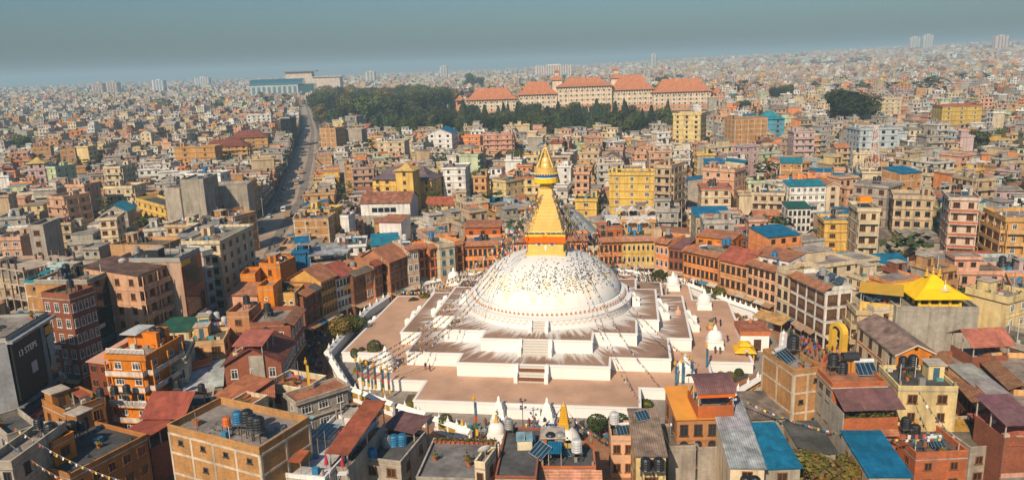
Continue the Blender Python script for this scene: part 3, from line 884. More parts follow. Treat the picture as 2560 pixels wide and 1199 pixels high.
class House:
    """Local frame: x along the front, front at y = -d/2 facing -y, z up. det 2: windows are objects; 1: one windows part; 0: everything goes to a shared mesh."""

    def __init__(s, x, y, rot, w, d, z0=0.0, det=2, shared=None):
        s.x, s.y, s.rot, s.w, s.d, s.z0, s.det = x, y, rot, w, d, z0, det
        s.parts = {}; s.wins = []; s.shared = shared
        s.T = (x, y, z0, math.cos(rot), math.sin(rot)) if shared is not None else None
        s.vis = {}
        for k, a in (('f', -math.pi / 2), ('r', 0), ('b', math.pi / 2), ('l', math.pi)):
            t = a + rot; nx, ny = math.cos(t), math.sin(t)
            hw = d / 2 if k in 'fb' else w / 2
            s.vis[k] = (-(x + nx * hw) * nx - (y + ny * hw) * ny) / (math.hypot(x, y) + .1) > -0.12

    def mb(s, part):
        if s.shared is not None:
            s.shared.T = s.T; return s.shared
        if part not in s.parts: s.parts[part] = MB()
        return s.parts[part]

    def piece(s, part):
        """a new mesh for one countable piece (an awning, a post, a roof sheet) where it shows large enough"""
        if s.det < 2: return s.mb(part)
        s.np = getattr(s, 'np', 0) + 1
        return s.mb(f'{part}#{s.np}')

    def F(s, f, u, z, o):
        w, d = s.w / 2, s.d / 2
        return ((u, -d - o, z), (w + o, u, z), (-u, d + o, z), (-w - o, -u, z))['frbl'.index(f)]

    def length(s, f): return s.w if f in 'fb' else s.d

    def fquad(s, part, f, u0, u1, z0, z1, o, mat, col):
        s.mb(part).poly([s.F(f, u0, z0, o), s.F(f, u1, z0, o), s.F(f, u1, z1, o), s.F(f, u0, z1, o)], mat, col)

    def fbox(s, part, f, u0, u1, z0, z1, o0, o1, mat, col, top=None):
        m = s.mb(part); F = s.F; tm, tc = top or (mat, col)
        a = [F(f, u, z, o) for u, z, o in ((u0, z0, o1), (u1, z0, o1), (u1, z1, o1), (u0, z1, o1), (u0, z0, o0), (u1, z0, o0), (u1, z1, o0), (u0, z1, o0))]
        m.poly([a[0], a[1], a[2], a[3]], mat, col); m.poly([a[3], a[2], a[6], a[7]], tm, tc)
        m.poly([a[4], a[0], a[3], a[7]], mat, col); m.poly([a[1], a[5], a[6], a[2]], mat, col); m.poly([a[4], a[5], a[1], a[0]], mat, col)

    def window(s, f, u, z, w, h, kind, arch=False):
        fc, pc = WKIND[kind]
        if s.det == 2: s.wins.append((f, u, z, w, h, kind, arch)); return
        if s.det == 0 or s.det == 1:
            k = R.uniform(.7, 1.6)
            s.fquad('windows', f, u - w / 2, u + w / 2, z, z + h, .05, 'wood', fc)
            s.fquad('windows', f, u - w / 2 + .1, u + w / 2 - .1, z + .1, z + h - .08, .075, 'glass', (pc[0] * k, pc[1] * k, pc[2] * k))

    def finish(s, label, cat='house', group='houses of the old town'):
        t = thing(cat_name(cat), label, cat, (s.x, s.y, s.z0), s.rot, group)
        for k, m in s.parts.items():
            if not m.f: continue
            o = m.build(k.split('#')[0], t)
            if '#' not in k and k in ('windows', 'plants', 'clutter', 'lintel', 'sill', 'rafter', 'goods', 'lettering', 'shop_front', 'awning', 'post', 'balcony_post', 'frame', 'string_course', 'rebar_column', 'ledge', 'balcony', 'glass_panel', 'parapet', 'roof'): o['kind'] = 'stuff'
        for f, u, z, w, h, kind, arch in s.wins:
            fm, pm = win_meshes(kind, w, h, arch)
            o = link('window', fm, t, s.F(f, u, z, 0.0), (0, math.pi / 2, math.pi, -math.pi / 2)['frbl'.index(f)])
            link('pane', pm, o)
        s.root = t
        return t


def cat_name(c): return c.replace(' ', '_')


def gable(m, w, d, z, rise, mat, col, ov=.5, wall=None, along='x', th=.12):
    """pitched roof; ridge along x or y"""
    X, Y = w / 2 + ov, d / 2 + ov
    if along == 'x':
        for s in (-1, 1):
            q = [(-X, s * Y, z - .15), (X, s * Y, z - .15), (X, 0, z + rise), (-X, 0, z + rise)]
            m.poly(q, mat, col); m.poly([(x, y, zz - th) for x, y, zz in q][::-1], mat, col)
            m.poly([q[0], q[1], (X, s * Y, z - .15 - th), (-X, s * Y, z - .15 - th)], mat, col)
        if wall:
            for x in (-w / 2, w / 2): m.poly([(x, -d / 2, z), (x, d / 2, z), (x, 0, z + rise - .12)], *wall)
        for x in (-X, X): m.poly([(x, -Y, z - .15), (x, 0, z + rise), (x, 0, z + rise - th), (x, -Y, z - .15 - th)], mat, col); m.poly([(x, Y, z - .15), (x, 0, z + rise), (x, 0, z + rise - th), (x, Y, z - .15 - th)], mat, col)
    else:
        for s in (-1, 1):
            q = [(s * X, -Y, z - .15), (s * X, Y, z - .15), (0, Y, z + rise), (0, -Y, z + rise)]
            m.poly(q, mat, col); m.poly([(x, y, zz - th) for x, y, zz in q][::-1], mat, col)
            m.poly([q[0], q[3], (0, -Y, z + rise - .3), (s * X, -Y, z - .45)], 'paint', (.62, .50, .36))
        if wall:
            for y in (-d / 2, d / 2): m.poly([(-w / 2, y, z), (w / 2, y, z), (0, y, z + rise - .12)], *wall)


def hip(m, w, d, z, rise, mat, col, ov=.7, flare=True):
    X, Y = w / 2 + ov, d / 2 + ov
    k = min(X, Y) * .92
    rx, ry = X - k, Y - k
    zz = z - .15
    mx, my = (X + rx * 1.25) / 2.25, (Y + ry * 1.25) / 2.25
    mz = z + rise * (.36 if flare else .5)
    A = [(-X, -Y, zz), (X, -Y, zz), (X, Y, zz), (-X, Y, zz)]; B = [(-mx, -my, mz), (mx, -my, mz), (mx, my, mz), (-mx, my, mz)]
    C = [(-rx, -ry, z + rise), (rx, -ry, z + rise), (rx, ry, z + rise), (-rx, ry, z + rise)]
    for P, Q in ((A, B), (B, C)):
        for i in range(4): m.poly([P[i], P[(i + 1) % 4], Q[(i + 1) % 4], Q[i]], mat, col)
    m.poly(C, mat, col); m.poly([(x, y, zz - .14) for x, y, _ in A][::-1], mat, col)
    for i in range(4): m.poly([(*A[i][:2], zz - .14), (*A[(i + 1) % 4][:2], zz - .14), A[(i + 1) % 4], A[i]], mat, col)


def sheet_roof(m, x0, x1, y0, y1, z0, z1, mat, col, th=.06, H=None):
    """sloping sheet from the front edge (y0, z0) to the back edge (y1, z1), laid as separate overlapping sheets"""
    L = math.hypot(y1 - y0, z1 - z0); n = max(1, int(L / 3.6)); w = x1 - x0; k = max(1, int(w / 2.6))
    for j in range(n):
        for i in range(k):
            a0, a1 = j / n, (j + 1) / n + (.01 if j < n - 1 else 0)
            xx0, xx1 = x0 + w * i / k + (.008 if i else 0), x0 + w * (i + 1) / k
            dz = .012 * ((i + j) % 2) + .02 * (n - j)
            c = jit(col, .11)
            q = [(xx0, y0 + (y1 - y0) * a0, z0 + (z1 - z0) * a0 + dz), (xx1, y0 + (y1 - y0) * a0, z0 + (z1 - z0) * a0 + dz), (xx1, y0 + (y1 - y0) * a1, z0 + (z1 - z0) * a1 + dz), (xx0, y0 + (y1 - y0) * a1, z0 + (z1 - z0) * a1 + dz)]
            (H.piece('roof_sheet') if H is not None and H.det == 2 else m).poly(q, mat, c)
    q = [(x0, y0, z0), (x1, y0, z0), (x1, y1, z1), (x0, y1, z1)]
    m.poly([(x, y, z - th) for x, y, z in q][::-1], mat, col)
    for i in range(4):
        a, b = q[i], q[(i + 1) % 4]; m.poly([(a[0], a[1], a[2] - th), (b[0], b[1], b[2] - th), (b[0], b[1], b[2] + .015), (a[0], a[1], a[2] + .015)], mat, col)


def parapet(H, z, mat, col, h=.8, t=.14, ov=0.0, coping=None):
    w, d = H.w / 2 + ov, H.d / 2 + ov; m = H.mb('parapet')
    m.box(-w, w, -d, -d + t, z, z + h, mat, col, skip='u'); m.box(-w, w, d - t, d, z, z + h, mat, col, skip='u')
    m.box(-w, -w + t, -d + t, d - t, z, z + h, mat, col, skip='ufb'); m.box(w - t, w, -d + t, d - t, z, z + h, mat, col, skip='ufb')
    if coping:
        cm, cc = coping; e = .05
        m.box(-w - e, w + e, -d - e, -d + t + e, z + h, z + h + .09, cm, cc, skip='u'); m.box(-w - e, w + e, d - t - e, d + e, z + h, z + h + .09, cm, cc, skip='u')
        m.box(-w - e, -w + t + e, -d + t + e, d - t - e, z + h, z + h + .09, cm, cc, skip='ufb'); m.box(w - t - e, w + e, -d + t + e, d - t - e, z + h, z + h + .09, cm, cc, skip='ufb')


SLAB = ('concrete', (.46, .39, .31))


def build_house(H, h, style, wall, roofk, roofc, o, rich=True):
    w, d = H.w, H.d
    wm, wc = WALLS[wall]; wc = jit(wc, .05)
    rm, rc = ROOFS[roofc]; rc = jit(rc, .07)
    ns = o.get('ns') or max(1, int(round(h / 3.1)))
    fh = h / ns
    if rich and style == 'plain' and 'nx' not in o and h > 4.5 and math.hypot(H.x, H.y) < 190 and 'big' not in o: o = dict(o, nx=max(1, int(w / 2.8)))
    sm, sc = WALLS[o['side']] if 'side' in o else (wm, wc)
    if style == 'open':
        for x in (-w / 2 + .2, w / 2 - .2):
            for y in (-d / 2 + .2, 0, d / 2 - .2): m = H.piece('post'); m.box(x - .07, x + .07, y - .07, y + .07, o.get('base', h - 2.9), h - .05, 'paint', (.45, .38, .32), skip='tu')
        b = H.mb('wall'); zb = h - 2.9
        b.box(-w / 2 + .1, w / 2 - .1, -d / 2 + .1, d / 2 - .1, o.get('z0', 0), zb, wm, wc, top=('roofslab', (.28, .22, .17)), skip='u')
        b = H.mb('parapet'); H2 = w / 2 - .1
        b.box(-H2, H2, -d / 2 + .1, -d / 2 + .22, zb, zb + .85, wm, wc, skip='u'); b.box(-H2, -H2 + .12, -d / 2 + .22, d / 2 - .1, zb, zb + .85, wm, wc, skip='u'); b.box(H2 - .12, H2, -d / 2 + .22, d / 2 - .1, zb, zb + .85, wm, wc, skip='u')
        b = H.mb('clutter')
        for i in range(int(w * d / 9)):
            x, y = R.uniform(-w / 2 + .7, w / 2 - .7), R.uniform(-d / 2 + .6, d / 2 - .6); q = R.uniform(.25, .5)
            b.box(x - q, x + q, y - q * .7, y + q * .7, zb, zb + R.uniform(.5, 1.0), 'paint', R.choice([(.3, .12, .05), (.1, .16, .2), (.5, .42, .3), (.05, .05, .05), (.42, .1, .04)]), skip='u')
    elif style == 'skel':
        n = 4
        for k in range(n + 1): m = H.piece('slab'); m.box(-w / 2, w / 2, -d / 2, d / 2, k * h / n + .001, k * h / n + .28, 'concrete', (.50, .40, .30))
        m = None
        for k in range(n):
            for i in range(4):
                for j in range(4):
                    x, y = -w / 2 + .3 + i * (w - .6) / 3, -d / 2 + .3 + j * (d - .6) / 3
                    m.box(x - .18, x + .18, y - .18, y + .18, k * h / n + .281, (k + 1) * h / n, 'concrete', (.46, .37, .28), skip='tu') if (m := H.piece('column')) else None
        m = H.mb('rebar_column')
        for i in range(4):
            for j in (0, 2, 3):
                x, y = -w / 2 + .4 + i * (w - .8) / 3, -d / 2 + .4 + j * (d - .8) / 3
                m.box(x - .2, x + .2, y - .2, y + .2, h + .281, h + R.uniform(1.0, 1.9), 'rustmetal', (.22, .12, .08))
        m = H.mb('wall'); m.box(-w / 2 + .6, w / 2 - 2, d / 2 - .6, d / 2 - .4, .28, h, 'brick', (.4, .2, .1))
        return
    else:
        b = H.mb('wall')
        flush = {'f': (wm, wc), 'r': (sm, sc), 'b': (sm, sc), 'l': (sm, sc)}
        for f in 'frbl':
            L = H.length(f) / 2
            H.fquad('wall', f, -L, L, 0, h, 0.0, *flush[f])
    # ------------------------------------------------ facade features
    faces = [f for f in 'frl' if H.vis[f]] if rich else [f for f in 'fr' if H.vis[f]]
    if style in ('ring', 'ringw', 'ringt', 'arch', 'newa'):
        kind = {'ring': 'wood', 'ringw': 'white', 'ringt': 'teal', 'arch': 'cream', 'newa': 'newa'}[style]
        g = 2.9 if ns > 2 else 0.4
        fhh = (h - g - .35) / max(1, ns - 1)
        for f in faces:
            L = H.length(f)
            if f != 'f' and style != 'newa' and L < 30:
                n = o.get('nx', 3) if f == 'f' else max(1, int(L / 3.2))
                if o.get('side'): n = max(n, 3)
            else: n = o.get('nx') or max(1, int(L / 1.6))
            if f != 'f' and style == 'newa': n = 2
            if o.get('nside') and f != 'f': n = o['nside']
            cw = L / n
            ww = min(cw * .62, 1.25) if style != 'newa' else cw * .74
            for k in range(ns - 1):
                z = g + k * fhh + fhh * .24
                for i in range(n):
                    u = -L / 2 + (i + .5) * cw
                    hh = min(1.75, fhh * .58)
                    if style == 'newa': hh = fhh * .70; z = g + k * fhh + fhh * .12
                    if style == 'arch': hh = min(1.35, fhh * .48)
                    H.window(f, u, z, ww, hh, kind, style == 'arch' or (o.get('arch') and k == 0))
                    if style == 'ring' and rich and wm == 'brick':
                        H.fbox('lintel', f, u - ww / 2 - .22, u + ww / 2 + .22, z + hh + .01, z + hh + .13, 0, .07, 'wood', (.12, .05, .02))
                        H.fbox('sill', f, u - ww / 2 - .2, u + ww / 2 + .2, z - .22, z - .102, 0, .09, 'wood', (.14, .06, .025))
            for k in range(ns - 1):
                z = g + k * fhh
                bc = (.62, .46, .30) if k == 0 else tuple(c * .8 for c in wc)
                H.fbox('string_course', f, -L / 2, L / 2, z - .12, z + .1, 0, .09, 'plaster', bc)
            # shop fronts
            if ns > 2 and (f == 'f' or style == 'newa'):
                ng = max(1, int(L / 2.4)); gw = L / ng
                for i in range(ng):
                    u = -L / 2 + (i + .5) * gw
                    H.fbox(f'shop_front#{f}{i}' if H.det == 2 else 'shop_front', f, u - gw * .40, u + gw * .40, .12, 2.35, 0, .04, 'wood', R.choice([(.03, .02, .015), (.05, .03, .02), (.10, .05, .03), (.02, .03, .04)]))
                    if R.random() < .8:
                        for q in range(R.randint(2, 4)):
                            uu = u + R.uniform(-.32, .32) * gw; hh = R.uniform(.5, 1.3); z = R.uniform(.15, 1.2)
                            H.fquad('goods', f, uu - .22, uu + .22, z, min(2.3, z + hh), .07 + .012 * q, 'cloth', R.choice([(.5, .12, .03), (.08, .2, .3), (.6, .4, .08), (.6, .55, .5), (.3, .05, .06), (.65, .25, .05)]))
                    if R.random() < .75:
                        ac = R.choice([(.40, .28, .17), (.48, .34, .2), (.35, .22, .12), (.5, .42, .33), (.06, .16, .22), (.45, .2, .1)])
                        m = H.piece('awning'); z = 2.75; dz = R.uniform(.3, .55); ln = R.uniform(1.1, 1.7)
                        a = [H.F(f, u - gw * .48, z, .05), H.F(f, u + gw * .48, z, .05), H.F(f, u + gw * .48, z - dz, ln), H.F(f, u - gw * .48, z - dz, ln)]
                        m.poly(a, 'cloth', jit(ac, .15)); m.poly([a[3], a[2], (a[2][0], a[2][1], a[2][2] - .22), (a[3][0], a[3][1], a[3][2] - .22)], 'cloth', jit(ac, .15))
        if o.get('sign') == 'yellow': H.fbox('banner', 'f', -.6, 1.9, h * .66, h * .66 + .75, 0, .14, 'cloth', (.80, .42, .02))
        if o.get('sign') == 'white':
            H.fbox('signboard', 'f', -w / 2, w / 2 - .1, h + .1, h + 1.0, .12, .22, 'paint', (.72, .72, .72))
            m = H.mb('lettering')
            for i in range(5): H.fquad('lettering', 'f', -w / 2 + .3 + i * .36, -w / 2 + .52 + i * .36, h + .35, h + .75, .235, 'paint', (.2, .3, .32))
    elif style in ('conc', 'plain', 'bf', 'band', 'glass'):
        kind = R.choice(['white', 'brown', 'black', 'brown', 'cream'])
        if style == 'plain': kind = 'brown'
        if wall in ('PK', 'CO', 'W') and style == 'conc': kind = R.choice(['black', 'brown', 'white'])
        if o.get('wcol') == 'W' or o.get('vent'): kind = 'vent'
        for f in faces:
            L = H.length(f)
            n = o.get('nx', 0) if f == 'f' else (max(1, int(L / 3.4)) if (style == 'conc' or style == 'plain' and rich and L < 16 and math.hypot(H.x, H.y) < 190 and 'big' not in o) and 'side' not in o else 0)
            if style == 'bf' and f != 'f': n = 0
            if f == 'l' and 'side' in o and style == 'ring': n = 4
            if style == 'glass':
                n = 0
                if f == 'f':
                    gc = (.012, .02, .026)
                    if o.get('accent'):
                        H.fbox('cladding', f, -L / 2, L / 2, h * .12, h, 0, .10, 'paint', (.50, .13, .025))
                        H.fbox('cladding', f, -L / 2, -L * .05, h * .93, h, .1, .2, 'paint', (.62, .36, .03))
                    for k in range(ns - 1):
                        z = 3 + k * (h - 3) / (ns - 1)
                        nn = 5
                        for i in range(nn):
                            if o.get('accent') and i == nn - 1 and k > ns // 2: continue
                            u0 = -L / 2 + .35 + i * (L - .7) / nn
                            H.fbox(f'glass_panel#{k}{i}', f, u0, u0 + (L - .7) / nn - .06, z, z + (h - 3) / (ns - 1) - .12, .05, .18, 'glass', jit(gc, .3))
                    for k in range(1, 3): H.fbox('signboard', f, -L / 2 + .4, L / 2 - .4, 3 * k - .9, 3 * k + .3, .2, .34, 'paint', R.choice([(.02, .1, .18), (.015, .08, .14), (.2, .22, .22)]))
                continue
            if style == 'band':
                if f == 'f': H.fbox('window_band', f, -L * .28, L * .22, h * .62, h * .80, 0, .05, 'glass', (.012, .02, .03)); [H.fbox('mullion', f, -L * .28 + i * L * .125 - .1, -L * .28 + i * L * .125 + .1, h * .62, h * .80, .05, .1, 'paint', (.75, .73, .7)) for i in range(5)]
                if f == 'f': H.fbox('base_wall', f, -L / 2, L / 2, 0, h * .5, 0, .12, 'concrete', (.36, .32, .27))
                continue
            if style == 'bf':
                nb = max(2, int(L / 3.6))
                for k in range(ns + 1): H.fbox('frame', f, -L / 2, L / 2, min(h - .3, k * fh), min(h - .3, k * fh) + .3, 0, .07, 'concrete', (.60, .50, .38))
                for i in range(nb + 1):
                    u = -L / 2 + .17 + i * (L - .34) / nb; H.fbox('frame', f, u - .17, u + .17, 0, h, .0, .06, 'concrete', (.58, .48, .36))
                if f == 'f' and n:
                    for k in range(ns):
                        for i in range(n):
                            if (i + k) % 2 == 0 or k == ns - 1 and i % 2: H.window(f, -L / 2 + (i + .5) * L / n + .2, k * fh + fh * .5, .85, .65, 'black')
                continue
            if n:
                cw = L / n
                wk = kind
                for k in range(0 if h < 7 or style == 'plain' else 0, ns):
                    if style == 'plain' and n <= 3 and k < ns - 3: continue
                    z = k * fh + fh * .30; hh = fh * .48
                    for i in range(n):
                        u = -L / 2 + (i + .5) * cw
                        ww = min(cw * .62, R.choice([1.1, 1.4, 1.7])) if f == 'f' else min(cw * .5, 1.1)
                        if o.get('vent'): ww, hh = .7, .6
                        if o.get('wcol') == 'W': ww, hh = .95, .9
                        H.window(f, u, z, ww, hh, wk)
                if o.get('vent'): pass
            # slabs and balconies
            if style == 'conc' and h > 5:
                sc2 = tuple(min(.8, c * 1.12) for c in wc)
                for k in range(1, ns):
                    H.fbox('ledge', f, -L / 2 - .05, L / 2 + .05, k * fh - .14, k * fh + .06, 0, .35 if f == 'f' else .12, 'plaster', sc2)
                if o.get('balc') and f in 'fr':
                    bc = {'WB': (.46, .17, .09), 'OYB': (.62, .38, .16), 'OR': (.72, .6, .5)}.get(wall, tuple(c * .85 for c in wc))
                    for k in range(1, ns):
                        bz = k * fh; dep = 1.15
                        H.fbox('balcony', f, -L / 2, L / 2, bz - .16, bz + .02, .35, dep, 'concrete', sc2)
                        H.fbox('balcony', f, -L / 2, L / 2, bz + .021, bz + .85, dep - .1, dep, 'plaster', bc)
                        H.fbox('balcony', f, -L / 2, -L / 2 + .1, bz + .022, bz + .84, .0, dep - .1, 'plaster', bc); H.fbox('balcony', f, L / 2 - .1, L / 2, bz + .022, bz + .84, 0, dep - .1, 'plaster', bc)
                        if wall == 'WB': H.fbox('balcony', f, -L / 2, L / 2, bz + .86, bz + .98, dep - .14, dep + .05, 'paint', (.75, .66, .55))
                        if rich:
                            for q in range(max(2, int(L / 3))):
                                u = -L / 2 + .2 + q * (L - .4) / max(1, int(L / 3) - 1 or 1)
                                if u < L / 2: H.fbox('balcony_post', f, u - .1, u + .1, bz + .86, bz + fh - .17, dep - .22, dep - .03, 'plaster', sc2)
    if o.get('signs'):
        f = 'f'; L = w
        for i in range(R.randint(4, 7)):
            u = R.uniform(-L / 2 + .8, L / 2 - .8); z = R.choice([2.6, 2.8, 5.6, 5.8, 8.7]); ww = R.uniform(.7, min(2.2, L * .3)); hh = R.uniform(.6, 1.1); dd = .45 + .03 * i
            H.fbox(f'signboard#s{i}', f, u - ww, u + ww, z, z + hh, dd, dd + .08, 'paint', R.choice([(.02, .08, .14), (.25, .04, .05), (.5, .48, .45), (.02, .14, .15), (.45, .28, .04), (.1, .1, .12), (.35, .2, .3), (.55, .53, .5)]))
        for i in range(max(1, int(L / 2.6))): u = -L / 2 + (i + .5) * L / max(1, int(L / 2.6)); H.fbox(f'shop_front#q{i}', f, u - 1.05, u + 1.05, .1, 2.4, 0, .05, 'wood', R.choice([(.02, .02, .02), (.05, .04, .03), (.03, .05, .07)]))
    # ------------------------------------------------ roofs
    m = H.mb('roof')
    if roofk == 'flat':
        ov = {'conc': .45, 'plain': .05, 'bf': .0}.get(style, .25)
        X, Y = w / 2 + ov, d / 2 + ov
        slabc = tuple(min(.75, c * 1.05) for c in wc) if style == 'conc' else SLAB[1]
        m.box(-X, X, -Y, Y, h - .20, h, 'concrete' if style != 'conc' else 'plaster', slabc, top=(rm if roofc != 'red' and roofc != 'teal' else 'roofslab', rc if roofc not in ('red', 'teal') else (.30, .26, .22)))
        pc = rc if roofc in ('red', 'teal') else ((.80, .78, .74) if wall == 'W' else wc)
        ph = o.get('ph', R.choice([.6, .8, .95])) if rich else .7
        parapet(H, h, wm if wm != 'glass' else 'concrete', pc if style != 'glass' else (.3, .3, .28), ph, .14, ov - .08 if style == 'conc' else 0.0, ('concrete', tuple(min(.8, c * 1.25) for c in pc)) if rich else None)
        if o.get('flatw') and style == 'ringw': pass
    elif roofk == 'eave':
        e = .9; rise = 0.95; back = 1.3
        X = w / 2 + .12
        z0 = h
        q = [(-X, -d / 2 - e, z0), (X, -d / 2 - e, z0), (X, -d / 2 + back, z0 + rise), (-X, -d / 2 + back, z0 + rise)]
        nt = max(2, int(w / 2.2))
        for i in range(nt):                 # batches of tiles
            x0, x1 = -X + 2 * X * i / nt, -X + 2 * X * (i + 1) / nt
            m.poly([(x0, q[0][1], z0), (x1, q[0][1], z0), (x1, q[2][1], z0 + rise), (x0, q[2][1], z0 + rise)], rm, jit(rc, .09))
        m.poly([(x, y, z - .16) for x, y, z in q][::-1], 'wood', (.16, .08, .04))
        for i in range(4):
            a, b = q[i], q[(i + 1) % 4]; m.poly([(*a[:2], a[2] - .16), (*b[:2], b[2] - .16), b, a], rm, tuple(c * .8 for c in rc))
        if rich:
            nr = max(3, int(w / .75)); rb = H.mb('rafter')
            for i in range(nr):
                x = -w / 2 + (i + .5) * w / nr
                rb.poly([(x, -d / 2 - e + .1, z0 - .18), (x + .09, -d / 2 - e + .1, z0 - .18), (x + .09, -d / 2 + .02, z0 - .62), (x, -d / 2 + .02, z0 - .62)], 'wood', (.15, .07, .035))
        m.box(-w / 2, w / 2, -d / 2 + back, d / 2, h - .1, h + .02, 'concrete', SLAB[1], top=('roofslab', (.31, .25, .2)), skip='u')
        p = H.mb('parapet')
        p.box(-w / 2, w / 2, d / 2 - .14, d / 2, h + .02, h + .9, wm, wc, skip='u'); p.box(-w / 2, -w / 2 + .14, -d / 2 + back + .02, d / 2 - .14, h + .02, h + .9, wm, wc, skip='u'); p.box(w / 2 - .14, w / 2, -d / 2 + back + .02, d / 2 - .14, h + .02, h + .9, wm, wc, skip='u')
    elif roofk == 'gable': gable(m, w, d, h, min(3.2, d * .30), rm, rc, .55, (sm, sc) if style != 'open' else None, 'x')
    elif roofk == 'gabley': gable(m, w, d, h, min(3.4, w * .26), rm, rc, .45, (wm, wc), 'y')
    elif roofk == 'hip': hip(m, w, d, h, min(w, d) * .34, rm, rc, .9)
    elif roofk == 'shed':
        rise = min(1.6, d * .12) if style != 'open' else min(1.2, d * .14)
        ov = .4
        sheet_roof(m, -w / 2 - ov * .6, w / 2 + ov * .6, -d / 2 - ov, d / 2 + ov * .5, h - .02, h + rise, rm, rc, H=H if math.hypot(H.x, H.y) < 190 else None)
        if style != 'open':
            b = H.mb('wall'); b.poly([(w / 2, -d / 2, h), (w / 2, d / 2, h), (w / 2, d / 2, h + rise * .93)], sm, sc); b.poly([(-w / 2, -d / 2, h), (-w / 2, d / 2, h), (-w / 2, d / 2, h + rise * .93)], sm, sc); b.poly([(-w / 2, d / 2, h), (w / 2, d / 2, h), (w / 2, d / 2, h + rise * .93), (-w / 2, d / 2, h + rise * .93)], sm, sc)
    elif roofk == 'arch':
        n = 10
        for i in range(n):
            t0, t1 = i / n, (i + 1) / n
            f = lambda t: (-d / 2 - .3 + (d + .6) * t, h - .1 + 1.5 * math.sin(math.pi * t) ** .8)
            (y0, z0), (y1, z1) = f(t0), f(t1)
            m.poly([(-w / 2 - .2, y0, z0), (w / 2 + .2, y0, z0), (w / 2 + .2, y1, z1), (-w / 2 - .2, y1, z1)], rm, rc)
        m.box(-w / 2, w / 2, -d / 2 - .1, -d / 2, h - .75, h - .12, 'paint', (.62, .12, .01))
    if 'fcanopy' in o:
        ln, drop, cc = o['fcanopy']; cm, ccol = ROOFS[cc]
        sheet_roof(H.mb('canopy'), -w / 2 - .1, w / 2 + .8, -d / 2 - ln, -d / 2 - .05, h - drop, h - .1, cm, ccol, H=H)
        b = H.mb('terrace_wall'); b.box(-w / 2, w / 2, -d / 2 - ln + .3, -d / 2 - .02, 0, h - 3.7, wm, wc, top=('roofslab', (.2, .15, .11)), skip='ub')
        b.box(-w / 2, w / 2, -d / 2 - ln + .3, -d / 2 - ln + .42, h - 3.7, h - 2.9, wm, wc, skip='u')
        if 'side' in o:
            b.box(-w / 2 - .12, -w / 2 - .01, -d / 2 - ln + .1, d / 2, 0, h - 2.0, sm, sc, skip='u')
            for i in range(3): H2 = -w / 2 + (i + .5) * w / 3
            mm = H.mb('lower_window')
            for i in range(3):
                x = -w / 2 + (i + .5) * w / 3; mm.box(x - .95, x + .95, -d / 2 - ln + .2, -d / 2 - ln + .29, h - 7.1, h - 5.5, 'wood', (.10, .045, .02), skip='b'); mm.box(x - .75, x + .75, -d / 2 - ln + .16, -d / 2 - ln + .2, h - 6.9, h - 5.7, 'glass', (.05, .05, .05), skip='b')
            sheet_roof(H.mb('lower_eave'), -w / 2, w / 2, -d / 2 - ln - .7, -d / 2 - ln + .28, h - 5.3, h - 4.7, 'tile', (.40, .16, .08))
            pl = H.mb('plants')
            for i in range(26): leaf_tuft(pl, R.uniform(-w / 2 + .3, w / 2 - .3), -d / 2 - ln + .75, h - 3.1, .45)


def leaf_tuft(m, x, y, z, r, n=9, col=None):
    for i in range(n):
        a = R.uniform(0, 6.28); rr = r * R.uniform(.2, 1); zz = z + R.uniform(0, 1.3) * r
        px, py = x + rr * math.cos(a), y + rr * math.sin(a)
        t = R.uniform(0, 6.28); s = r * R.uniform(.3, .6); tz = R.uniform(-.6, .6)
        dx, dy = math.cos(t) * s, math.sin(t) * s
        m.poly([(px - dx, py - dy, zz), (px + dy * .4, py - dx * .4, zz + s * .5 + tz * s), (px + dx, py + dy, zz + s * .3), (px - dy * .4, py + dx * .4, zz - s * .4)], 'leaf', col or R.choice([(.07, .085, .025), (.10, .11, .03), (.05, .065, .02), (.14, .10, .02)]))


